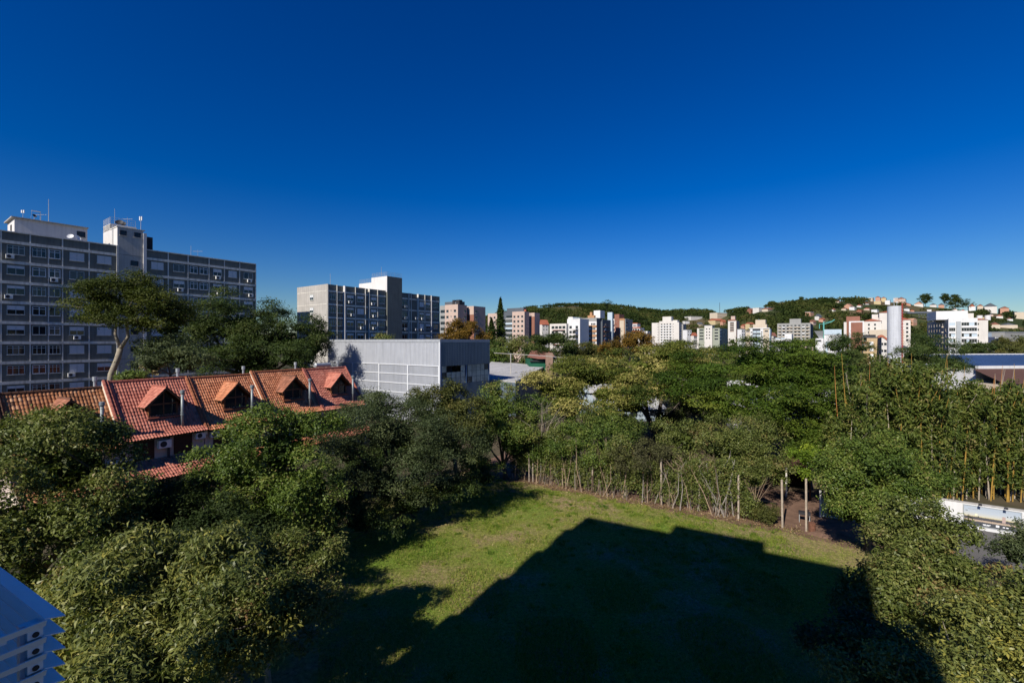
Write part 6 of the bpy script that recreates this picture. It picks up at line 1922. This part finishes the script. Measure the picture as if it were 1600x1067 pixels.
tree('shrub', 'rounded olive treetop just above the warehouse roof', 'tree', 92.0, [(601,535,18,10,0)], 2600, 0.28, L_OLIVE, ubase=601, r=0.15, seed=28, cr=0.7, cn=24, tri=True)
# middle distance, left of centre
tree('autumn_tree', 'orange brown autumn tree above the warehouse, before the first pink block', 'tree', 118.0, [(725,520,28,16,0),(705,530,25,10,-2),(748,530,14,14,0)], 9000, 0.34, L_AUT, ubase=725, r=0.2, seed=29, cr=1.0, cn=26, tri=True)
tree('autumn_tree', 'rust brown tree between the striped block and the golden umbrella tree', 'tree', 95.0, [(985,535,26,14,0),(960,548,20,12,-2),(1005,545,18,12,0)], 9000, 0.30, L_AUT, ubase=985, r=0.2, seed=30, cr=0.9, cn=26, tri=True, inner=0.2)
def conifer(name, label, u, D, v0, v1, seed, tiers=16, wb=26, m=None):
    r = np.random.default_rng(seed)
    p = at(u, 534, D); zt, zb = zat(v0, D), zat(v1, D)
    t = T(name, label, 'tree', (p.x, p.y, 0))
    MB().path([(0,0,-0.1),(0,0,zb),(0,0,zt)], [0.4,0.35,0.06], 8).build('trunk', M_BARK, t)
    Ps, Ns, As = [], [], []
    for k in range(tiers):
        f_ = k/(tiers-1); z = zb + (zt-zb)*f_
        R_ = (wb/F*D*(1-f_)**0.8 + 0.25)*r.uniform(0.7, 1.15)
        nb = 9
        for j in range(nb):
            a = 6.28*j/nb + r.uniform(-0.3, 0.3)
            n = 42
            s = r.random(n)
            rad = R_*s*r.uniform(0.8, 1.1)
            Ps.append(np.stack([np.cos(a+r.normal(0,0.13,n))*rad, np.sin(a+r.normal(0,0.13,n))*rad, z + 0.25*rad - 0.28*(rad**2)/max(R_,0.3) + r.normal(0,0.3,n)], 1))
            Ns.append(norm(np.array([0,0,1.0]) + 0.6*r.normal(size=(n,3)))); As.append(norm(np.stack([np.cos(a)*np.ones(n), np.sin(a)*np.ones(n), np.zeros(n)],1) + 0.5*r.normal(size=(n,3))))
    P = np.concatenate(Ps); n = len(P)
    O('crown', leaf_mesh('crown', P, np.concatenate(Ns), np.concatenate(As), np.full(n,0.75)*D/130, np.full(n,0.34)*D/130, r.normal(0.45,0.2,n), m or L_PINE, tri=True), t)
conifer('conifer', 'tall narrow conifer rising between the two pink blocks', 782, 140, 470, 560, 1, 18, 15)
conifer('conifer', 'shorter loose conifer left of the tall narrow one', 768, 135, 502, 560, 2, 12, 15)
tree('broadleaf_tree', 'dark flat topped tree in front of the white terraced complex', 'tree', 105.0, [(850,534,26,8,0,3),(875,532,20,8,1,3),(845,555,26,14,-1,3),(885,545,14,12,0,3)], 9000, 0.32, L_DARK, ubase=852, r=0.28, seed=32, cr=1.0, cn=26, flat=0.4, tri=True)
tree('broadleaf_tree', 'light olive tree behind the grey gable roof, below the pink block', 'tree', 112.0, [(800,545,24,16,0),(825,545,20,14,1),(782,558,18,14,-1)], 8000, 0.32, L_OLIVE, ubase=805, r=0.2, seed=33, cr=0.9, cn=26, tri=True)
tree('broadleaf_tree', 'green tree right beside the warehouse end under the conifers', 'tree', 104.0, [(775,560,16,22,0),(760,550,8,14,2)], 4000, 0.32, L_FRESH, ubase=772, r=0.15, seed=34, cr=0.8, cn=24, tri=True)
tree('broadleaf_tree', 'grey green tree in front of the orange striped block', 'tree', 108.0, [(912,555,26,16,0),(935,560,22,14,-1),(890,562,20,14,-1)], 8000, 0.32, L_BROWNG, ubase=912, r=0.2, seed=35, cr=0.9, cn=26, tri=True)
tree('broadleaf_tree', 'olive tree at the foot of the striped block left of the rust brown tree', 'tree', 120.0, [(945,552,16,12,0),(925,548,10,8,2)], 3500, 0.34, L_OLIVE, ubase=943, r=0.15, seed=36, cr=0.8, cn=24, tri=True)
# pines near the silo
tree('pine_tree', 'rounded pine in front of the white office block', 'tree', 72.0, [(1448,545,34,20,0,3),(1425,556,20,14,-1,2.5),(1478,566,24,12,-1,2.5),(1455,575,30,12,-2,2.5),(1500,575,10,6,0,2)], 20000, 0.20, L_PINE, ubase=1452, r=0.25, seed=37, cr=0.7, cn=34, flat=0.55, tri=True, bark=M_BARKP, aspect=0.3)
tree('pine_tree', 'ragged pine in front of the brown brick panel building', 'tree', 80.0, [(1322,533,20,10,0,2),(1345,545,14,9,-1,2),(1305,545,16,9,0,2),(1325,556,18,8,-1,2)], 9000, 0.22, L_PINE, ubase=1322, r=0.22, seed=38, cr=0.7, cn=30, flat=0.5, tri=True, aspect=0.3)
tree('broadleaf_tree', 'dark tree in front of the lower right corner of the white office block', 'tree', 120.0, [(1530,548,18,14,0),(1512,552,10,10,0)], 3500, 0.34, L_DARK, ubase=1528, r=0.2, seed=39, cr=0.8, cn=24, tri=True)
tree('broadleaf_tree', 'wide brownish tree behind the blue roof at the right edge', 'tree', 125.0, [(1560,545,24,10,0),(1592,540,22,14,1),(1575,552,30,8,-2)], 7000, 0.36, L_BROWNG, ubase=1570, r=0.2, seed=40, cr=0.9, cn=26, tri=True)
tree('broadleaf_tree', 'pair of green treetops beside the white box building', 'tree', 180.0, [(1243,545,0.1,0.1,0),(1262,536,10,7,0),(1245,537,9,6,1)], 2600, 0.4, L_FRESH, ubase=1255, r=0.2, seed=41, cr=0.9, cn=24, tri=True)
# hilltop trees that stand out
def hilltree(label, u, v0, v1, wu, seed, flat=False):
    D, z = hill_hit(u, v1-2)
    lobes = px_lobes(D, [(u, (v0+v1)/2-0.3*(v1-v0), wu*0.42, (v1-v0)*0.30, 0), (u-wu*0.25, (v0+v1)/2+0.8, wu*0.3, (v1-v0)*0.36, 0), (u+wu*0.25, (v0+v1)/2+0.8, wu*0.3, (v1-v0)*0.36, 0), (u, v1-1.5, wu*0.35, (v1-v0)*0.22, 0)])
    tree('hilltop_tree', label, 'tree', D, None, 6500, 0.85, L_DARK, ubase=u, r=0.3, seed=seed, cr=1.5, br=1.5, cn=18, tri=True, lobes=lobes, basez=z-1, ntw=6, cull=False)
hilltree('large round hilltop tree above the orange roofed villa', 1446, 461, 474, 18, 51)
hilltree('round dark tree on the crest left of the small umbrella tree', 1477, 461, 471, 12, 52)
hilltree('small umbrella shaped tree on the right hand crest', 1493, 462, 471, 11, 53)
hilltree('dense wide flat crowned tree on the right hand crest', 1497, 469, 481, 42, 54)
hilltree('lone round tree on the skyline, leftmost on the right hand hill', 1206, 472, 480, 7, 55)
hilltree('round skyline tree on the rising right hand hill', 1252, 466, 474, 8, 56)
hilltree('tall eucalyptus clump on the ridge above the striped block', 948, 472, 494, 26, 57)

# ---------------------------------------------------------------- fence with its hedge
rr = random.Random(9)
FPOST = [(790.5,738,686),(827,753,709),(833,753,690),(863,752,695),(879,759,701),(926,770,709),(977,778,714),(1034,789,715),(1093,798,728),(1154,811,742),(1223,825,750),(1260,830,748)]
fe = T('post_fence', 'overgrown fence of slim concrete posts along the far side of the lawn', 'fence', tuple(fp(0)))
M_POST = mat('weathered_post', (0.36, 0.30, 0.24), 0.9, 0.1, var=0.3, scale=6, bump=0.3)
o_ = fe.location
for u, vb, vt in FPOST:
    p = gnd(u, vb); h = (vb-vt)/F*p.y
    pl = p - o_
    w = 0.065 if u > 900 else 0.05
    lean = rr.uniform(-0.06, 0.06)
    b = MB(); b.path([(pl.x,pl.y,-0.2),(pl.x+lean*0.5,pl.y,h*0.5),(pl.x+lean,pl.y,h)], w*1.2, 4); b.build('post', M_POST, fe)
for z in (0.6, 1.5, 2.4):
    pts = [fp(s, 0.05, z + rr.uniform(-0.06,0.06)) - o_ for s in np.linspace(-1, 20, 30)]
    MB().path(pts, 0.006, 4).build('wire', M_DARK, fe)
# wall of pale slabs behind the hedge
sl = T('slab_wall', 'low wall of pale green slabs half hidden behind the fence', 'wall', tuple(fp(0, 3.4)))
M_SLAB = mat('pale_green_slab', (0.22, 0.28, 0.25), 0.85, 0.15, var=0.15, scale=1.0, streak=0.25)
ang = math.atan2(FD.y, FD.x); sl.rotation_euler = (0, 0, ang)
for i in range(13):
    if i in (10, 11): continue
    x = -3 + i*2.1
    bx('slab', M_SLAB, sl, (x+0.06, x+2.04, 0, 0.06, 0.1, 1.5)); bx('post', M_OFF, sl, (x-0.06, x+0.06, -0.04, 0.1, 0, 1.9))
# hedge foliage
hd = T('hedge', 'ragged hedge of vines and thin stems grown through the fence', 'hedge', tuple(fp(0)))
o_ = np.array(hd.location)
r = np.random.default_rng(61)
n_cl = 3300
s = r.uniform(-1.5, 18.3, n_cl); 
zz = 0.25 + 3.3*r.random(n_cl)**0.75
hmax = 3.7 + 1.0*np.sin(s*0.9) + 0.6*np.sin(s*2.3+1) - 0.07*s
zz = zz/3.4*hmax
w = np.abs(r.normal(0.5, 0.5, n_cl)) + 0.02
keep = r.random(n_cl) < np.clip(0.10 + 0.33*zz, 0, 0.95)
s, zz, w = s[keep], zz[keep], w[keep]
C = np.array([FA.x, FA.y, 0]) + np.outer(s, np.array(FD)) + np.outer(w, np.array(FN)); C[:,2] = zz
cn = 26
idx = np.repeat(np.arange(len(C)), cn)
off = r.normal(size=(len(idx),3))*0.17
P = C[idx]+off - o_
tint = 0.42 + r.normal(0,0.16,len(C))[idx] + r.normal(0,0.12,len(idx))
O('foliage', leaf_mesh('foliage', P, norm(np.array([0,-0.5,0.6])+0.7*r.normal(size=P.shape)), unit(len(P), r), 0.16*r.uniform(0.6,1.4,len(P)), 0.075*np.ones(len(P)), tint, L_OLIVE), hd)
# taller tops behind the fence
tree('shrub', 'tangled shrubs rising behind the left half of the fence', 'shrub', 39.5, [(890,700,45,28,1),(850,705,30,30,2.5),(945,700,42,28,0),(905,672,36,22,2),(960,672,30,20,1.5)], 18000, 0.13, L_FRESH, ubase=900, r=0.07, seed=62, cr=0.45, cn=28, ntw=20)
tree('shrub', 'purplish brown shrubs at the middle of the fence', 'shrub', 36.5, [(1005,712,40,20,0),(975,722,26,18,0.5),(1040,725,26,18,-0.2)], 9000, 0.12, leafmat('leaf_purplish', [(0.04,0.035,0.03),(0.065,0.065,0.035),(0.09,0.095,0.04)],0.6,0.2), ubase=1005, r=0.06, seed=63, cr=0.38, cn=24)
tree('shrub', 'shrubs between the purplish ones and the gate posts', 'shrub', 33.5, [(1180,750,34,24,0),(1140,748,26,20,0.6),(1215,735,26,18,0.2),(1085,745,24,16,1)], 9000, 0.12, L_OLIVE, ubase=1180, r=0.06, seed=64, cr=0.36, cn=24)
tree('shrub', 'low dry bush beside the gate opening', 'shrub', 31.6, [(1205,808,20,14,0),(1185,815,16,10,0.3)], 3600, 0.09, L_BROWNG, ubase=1203, r=0.04, seed=65, cr=0.28, cn=20)
M_STEM = mat('dry_stem', (0.33, 0.24, 0.165), 0.9, 0.1, var=0.3, scale=5)
STEMS = [M_STEM, mat('grey_stem', (0.30,0.27,0.24), 0.9, 0.1, var=0.3, scale=5), mat('dark_stem', (0.13,0.09,0.065), 0.9, 0.1, var=0.3, scale=5)]
for i in range(240):
    ss_ = rr.uniform(-1.5, 17.8) if i < 150 else rr.choice([2.0, 5.1, 7.2, 9.0, 11.2, 12.6, 14.0, 16.2]) + rr.gauss(0, 0.35)
    p0 = fp(ss_, rr.uniform(-0.35, 0.9)) - Vector(o_)
    q = rr.random()
    h = rr.uniform(0.25, 0.9) if q < 0.35 else (rr.uniform(0.9, 2.3) if q < 0.75 else rr.uniform(2.3, 4.6))
    lx = rr.gauss(0, 0.22)*h
    p1 = p0 + FD*(lx*0.35+rr.gauss(0,0.07)*h) + Vector((0,0,h*0.45)) + FN*rr.uniform(-0.15,0.15); p2 = p0 + FD*lx + Vector((0,0,h)) + FN*rr.uniform(-0.2,0.3)
    b = MB(); rad = rr.uniform(0.008, 0.022) if q < 0.6 else rr.uniform(0.018, 0.045)
    b.path([p0-Vector((0,0,0.05)), p1, p2], [rad, rad*0.8, rad*0.3], 5)
    for j in range(rr.randint(1,5)):
        q0 = p1.lerp(p2, rr.random()); l = rr.uniform(0.2, 0.9)
        b.path([q0, q0+FD*rr.uniform(-0.5,0.5)*l+Vector((0,0,rr.uniform(0.2,0.8)*l))+FN*rr.uniform(-.3,.3)*l], [rad*0.45, rad*0.12], 4)
    b.build('stem', rr.choice(STEMS), hd)
bare('bare_shrub', 'leafless shrub with splayed pale branches in the middle of the fence', 1080, 34.6, 4.4, 15, 0.5, M_STEM, 12)
bare('bare_shrub', 'leafless stubby shrub left of the gate posts', 1180, 32.6, 3.6, 16, 0.4, M_STEM, 9, 0, 0.03)
# dark shed and things by the gate
p = gnd(1240, 790)
sh_ = T('garden_shed', 'dark open shed seen through the gate posts', 'shed', (p.x+0.6, p.y+3.5, 0), ang)
bx('roof', mat('rusty_sheet', (0.09,0.045,0.03), 0.8, 0.2, var=0.4, scale=3), sh_, (-2.6, 2.6, -1.6, 2.4, 2.5, 2.58))
bx('back_wall', mat('dark_boards', (0.04,0.022,0.016), 0.9, 0.1, var=0.4, scale=4), sh_, (-2.5, 2.5, 2.2, 2.3, 0, 2.5)); 
for x in (-2.4, -0.8, 0.8, 2.4): bx('post', M_OFF if x == 0.8 else M_DWOOD, sh_, (x-0.06, x+0.06, -1.4, -1.28, 0, 2.5))
p = gnd(1257, 816)
br = T('brazier', 'small dark barbecue box on thin legs beside the right gate post', 'barbecue', (p.x, p.y, 0), ang)
bx('tray', M_DARK, br, (-0.35, 0.35, -0.2, 0.2, 0.55, 0.72))
for x in (-0.3, 0.3):
    for y in (-0.16, 0.16): bx('leg', M_STEEL, br, (x-0.02, x+0.02, y-0.02, y+0.02, 0, 0.55))
p = gnd(1269, 831)
bl = T('rusty_drum', 'rusty brown drum on the dirt right of the gate', 'drum', (p.x, p.y, 0))
MB().path([(0,0,0),(0,0,0.28),(0,0,0.30),(0,0,0.32),(0,0,0.6)], [0.2,0.2,0.215,0.2,0.2], 14).build('barrel', mat('rust', (0.15,0.07,0.045), 0.9, 0.2, var=0.4, scale=6), bl)
p = gnd(1287, 836)
md = T('dirt_mound', 'small mound of red earth right of the rusty drum', 'mound', (p.x, p.y, 0))
rgm = np.random.default_rng(8)
b = MB(); nn = 14
for i in range(5):
    for j in range(nn):
        a0, a1 = 6.283*j/nn, 6.283*(j+1)/nn
        f0 = lambda i_, a: (0.9*(i_/5)*(1+0.15*math.sin(3*a))*math.cos(a), 0.6*(i_/5)*(1+0.15*math.sin(3*a))*math.sin(a), 0.22*(1-(i_/5)**2)-0.01)
        b.quad(f0(i,a0), f0(i+1,a0), f0(i+1,a1), f0(i,a1))
b.build('heap', M_DIRT, md, smooth=True)

# ---------------------------------------------------------------- bamboo grove
M_CULM = mat('bamboo_culm', (0.36, 0.22, 0.05), 0.45, 0.4, var=0.3, scale=2)
M_CULMD = mat('bamboo_dry', (0.40, 0.34, 0.26), 0.6, 0.3, var=0.2, scale=2)
M_CULMO = mat('bamboo_orange', (0.42, 0.19, 0.06), 0.5, 0.3, var=0.3, scale=2)
def bamboo(label, D, spec, seed, nleaf, hub, nbare=16):
    """spec: list of (u, v_top, n culms, spread px)"""
    r = np.random.default_rng(seed); rr_ = random.Random(seed)
    p = at(hub, 534, D); t = T('bamboo_grove', label, 'bamboo', (p.x, p.y, 0)); o = np.array([p.x, p.y, 0])
    tips = []
    for (u, vt, n, sp) in spec:
        for k in range(n):
            DD = D + rr_.uniform(-2.2, 3.0)
            ub = u + rr_.gauss(0, sp)
            b0 = at(ub, 534, DD); b0.z = 0
            tp = at(ub + rr_.gauss(0, 9), vt + abs(rr_.gauss(0, 16)), DD + rr_.uniform(-0.8, 0.4))
            arch = Vector((rr_.gauss(0, 0.7), rr_.uniform(-1.2, 0.1), 0))
            mid = b0.lerp(tp, 0.62) + Vector((0, 0, 0.5)); q = b0.lerp(tp, 0.3) + Vector((0,0,0.3))
            tp = tp + arch - Vector((0,0,arch.length*0.25))
            path = [b0, q, mid, tp]
            tips.append(np.array([list(x) for x in path]))
            mt = M_CULMD if rr_.random() < 0.3 else M_CULM
            MB().path([x - Vector(o) for x in path], [0.045, 0.04, 0.03, 0.012], 5).build('culm', mt, t)
    for k in range(nbare):
        u = hub + rr_.uniform(-95, 75); DD = D + rr_.uniform(-1, 2)
        b0 = at(u, 534, DD); b0.z = 4.0
        tp = at(u + rr_.gauss(0, 14), rr_.uniform(550, 598), DD)
        MB().path([b0-Vector(o), b0.lerp(tp, 0.6)-Vector(o)+Vector((rr_.uniform(-.1,.1),0,0)), tp-Vector(o)], [0.03, 0.022, 0.008], 5).build('culm', rr_.choice([M_CULM, M_CULMO, M_CULMD]), t)
    tips = np.array(tips)
    nc = nleaf//26
    ci = r.integers(len(tips), size=nc)
    f_ = 0.12 + 0.88*r.random(nc)**0.75
    f_ = np.where(r.random(nc) < 0.06, 1.0, f_*0.97)
    seg = np.minimum((f_*3).astype(int), 2); lf = f_*3-seg
    A0 = tips[ci, seg]; A1 = tips[ci, np.minimum(seg+1, 3)]
    C = A0 + (A1-A0)*lf[:,None]
    sprd = 0.12 + 0.30*np.sin(np.clip(f_,0,1)*2.9)
    C = C + r.normal(size=C.shape)*sprd[:,None]*np.array([1,1,0.9])
    C[:,2] = np.maximum(C[:,2], 1.3)
    idx = np.repeat(np.arange(nc), 26)
    P = C[idx] + r.normal(size=(nc*26,3))*np.array([0.16,0.16,0.24])
    N = norm(np.array([-0.25,-0.5,0.6]) + 0.6*r.normal(size=P.shape)); A = norm(r.normal(size=P.shape)+np.array([0,0,-1.0]))
    L_ = 0.30*r.uniform(0.6,1.35,len(P))
    O('foliage', leaf_mesh('foliage', P-o, N, A, L_, L_*0.30, 0.42+r.normal(0,0.15,nc)[idx]+r.normal(0,0.13,len(P)), L_BAMB), t)
    return t
bamboo('bamboo grove with leaning yellow culms left of the white wall', 36.0, [(1350,588,24,22),(1395,570,24,20),(1435,572,24,18),(1320,640,10,14),(1460,610,20,14)], 3, 80000, 1390)
bamboo('dense bamboo grove behind the white wall with the billboard', 38.0, [(1490,605,22,16),(1530,600,26,18),(1575,605,26,18),(1615,610,22,18),(1660,610,14,18)], 4, 80000, 1540)

# ---------------------------------------------------------------- white wall with billboard, road
WP = gnd(1522, 826); WD = Vector((0.82, -0.572, 0)).normalized()
wt = zat(788, WP.y)
ww = T('boundary_wall', 'white rendered boundary wall below the bamboo at the right', 'wall', (WP.x, WP.y, 0), math.atan2(WD.y, WD.x))
bx('wall', M_WBRIGHT, ww, (-4.0, 9.0, 0, 0.18, 0, wt)); bx('coping', M_GREYW, ww, (-4.05, 9.05, -0.03, 0.21, wt, wt+0.06)); bx('plinth', M_WBRIGHT, ww, (-4.0, 9.0, -0.12, 0, 0, 0.14))
wloc = Vector((WP.x, WP.y, 0))
sx0 = solve(WP, WD, 1506); sx1 = solve(WP, WD, 1595)
bw = sx1-sx0; bz0, bz1 = 0.25, wt-0.12
def poster_material(bw, bh):
    m = bpy.data.materials.new('billboard_print'); m.use_nodes = True
    t = m.node_tree; b = t.nodes['Principled BSDF']; L = t.links.new
    _in(b, 'Roughness', 0.45)
    tc = t.nodes.new('ShaderNodeTexCoord'); sp = t.nodes.new('ShaderNodeSeparateXYZ'); L(tc.outputs['Generated'], sp.inputs[0])
    nz = t.nodes.new('ShaderNodeTexNoise'); nz.inputs['Scale'].default_value = 26; nz.inputs['Detail'].default_value = 3
    mp = t.nodes.new('ShaderNodeMapping'); mp.inputs['Scale'].default_value = (3, 0, 0.6); L(tc.outputs['Generated'], mp.inputs[0]); L(mp.outputs[0], nz.inputs['Vector'])
    ad = t.nodes.new('ShaderNodeMath'); ad.operation = 'MULTIPLY_ADD'; L(nz.outputs[0], ad.inputs[0]); ad.inputs[1].default_value = 0.10; L(sp.outputs['Z'], ad.inputs[2])
    cr = t.nodes.new('ShaderNodeValToRGB'); e = cr.color_ramp.elements
    stops = [(0.0,(0.06,0.065,0.075)),(0.27,(0.06,0.065,0.075)),(0.275,(0.42,0.33,0.25)),(0.36,(0.42,0.33,0.25)),(0.375,(0.05,0.05,0.06)),(0.50,(0.09,0.085,0.09)),(0.52,(0.55,0.48,0.26)),(0.57,(0.52,0.51,0.44)),(0.75,(0.42,0.47,0.52)),(1.0,(0.36,0.42,0.49))]
    while len(e) < len(stops): e.new(0.5)
    for i, (p_, c) in enumerate(stops): e[i].position = p_; e[i].color = (*c, 1)
    L(ad.outputs[0], cr.inputs[0]); L(cr.outputs[0], b.inputs['Base Color'])
    return m
pl = Vector((WP.x, WP.y, 0)) + WD*sx0
bb = T('billboard', 'long printed billboard with a sunset skyline on the white wall', 'billboard', (pl.x, pl.y, bz0), math.atan2(WD.y, WD.x))
bh = bz1-bz0
bx('print', poster_material(bw, bh), bb, (0, bw, -0.05, -0.005, 0, bh)); bx('frame', M_STEEL, bb, (-0.05, 0, -0.06, 0, -0.04, bh+0.04), (bw, bw+0.05, -0.06, 0, -0.04, bh+0.04), (0, bw, -0.06, 0, bh, bh+0.04), (0, bw, -0.06, 0, -0.04, 0))
bx('sun_mark', mat('sun_print', (0.9,0.8,0.5), 0.5), bb, (bw*0.20, bw*0.24, -0.054, -0.05, bh*0.53, bh*0.62)); bx('tower_mark', M_PINKD, bb, (bw*0.68, bw*0.74, -0.054, -0.05, bh*0.34, bh*0.66))
M_INK = mat('white_print', (0.75,0.76,0.78), 0.5)
for a_, b_, z0_, z1_ in ((0.34,0.40,0.10,0.13),(0.41,0.48,0.10,0.13),(0.35,0.46,0.06,0.085),(0.57,0.63,0.07,0.18),(0.69,0.73,0.09,0.14),(0.75,0.79,0.09,0.14)):
    bx('lettering', M_INK, bb, (bw*a_, bw*b_, -0.054, -0.05, bh*z0_, bh*z1_))
for i in range(9): bx('lettering', M_MGREY, bb, (bw*(0.08+0.02*i), bw*(0.09+0.02*i), -0.054, -0.05, bh*0.83, bh*0.86))
for x in (0.27, 0.72):
    fl_ = T('floodlight', 'small black floodlight above the %s part of the billboard' % ('left' if x < 0.5 else 'right'), 'floodlight', tuple(pl + WD*bw*x + Vector((0,0,wt-0.02))), math.atan2(WD.y, WD.x))
    MB().path([(0,0.05,0.08),(0,-0.45,0.22)], 0.018, 5).build('arm', M_DARK, fl_); bx('head', M_DARK, fl_, (-0.07, 0.07, -0.52, -0.42, 0.1, 0.22))
M_ROAD = mat('asphalt', (0.13, 0.125, 0.12), 0.9, 0.15, var=0.12, scale=0.8, bump=0.3)
a0 = wloc + WD*(-5) + Vector((0,0,0)); nrm = Vector((-WD.y, WD.x, 0)); nrm = nrm if nrm.y < 0 else -nrm
rd = MB().quad(tuple((wloc+WD*-4-nrm*-0.15+Vector((0,0,0.012)))), tuple((wloc+WD*-4+nrm*7+Vector((0,0,0.012)))), tuple((wloc+WD*30+nrm*7+Vector((0,0,0.012)))), tuple((wloc+WD*30+nrm*0.15+Vector((0,0,0.012))))).build('road', M_ROAD)
tag(rd, None, None, None, 'structure')

# repeats of one kind share a group
GROUPS = {'air_conditioner': 'outdoor air conditioner units', 'row_house': 'tiled row houses', 'hillside_house': 'houses on the hillside',
          'hilltop_tree': 'trees standing out on the hill crest', 'umbrella_tree': 'umbrella trees behind the fence', 'floodlight': 'floodlights above the billboard',
          'bamboo_grove': 'bamboo groves', 'satellite_dish': 'satellite dishes on the left slab block', 'antenna_mast': 'rooftop antennas',
          'apartment_block': 'grey slab blocks', 'apartment_building': 'apartment buildings of the far town', 'town_house': 'small houses of the far town',
          'pine_tree': 'pines near the silo', 'conifer': 'conifers between the pink blocks', 'autumn_tree': 'autumn coloured trees', 'low_shed': 'low sheds among the trees',
          'industrial_hall': 'industrial halls of the far town', 'bare_shrub': 'leafless shrubs'}
for o in bpy.data.objects:
    k = o.name.split('.')[0]
    if o.parent is None and k in GROUPS and 'label' in o:
        o['group'] = GROUPS[k]
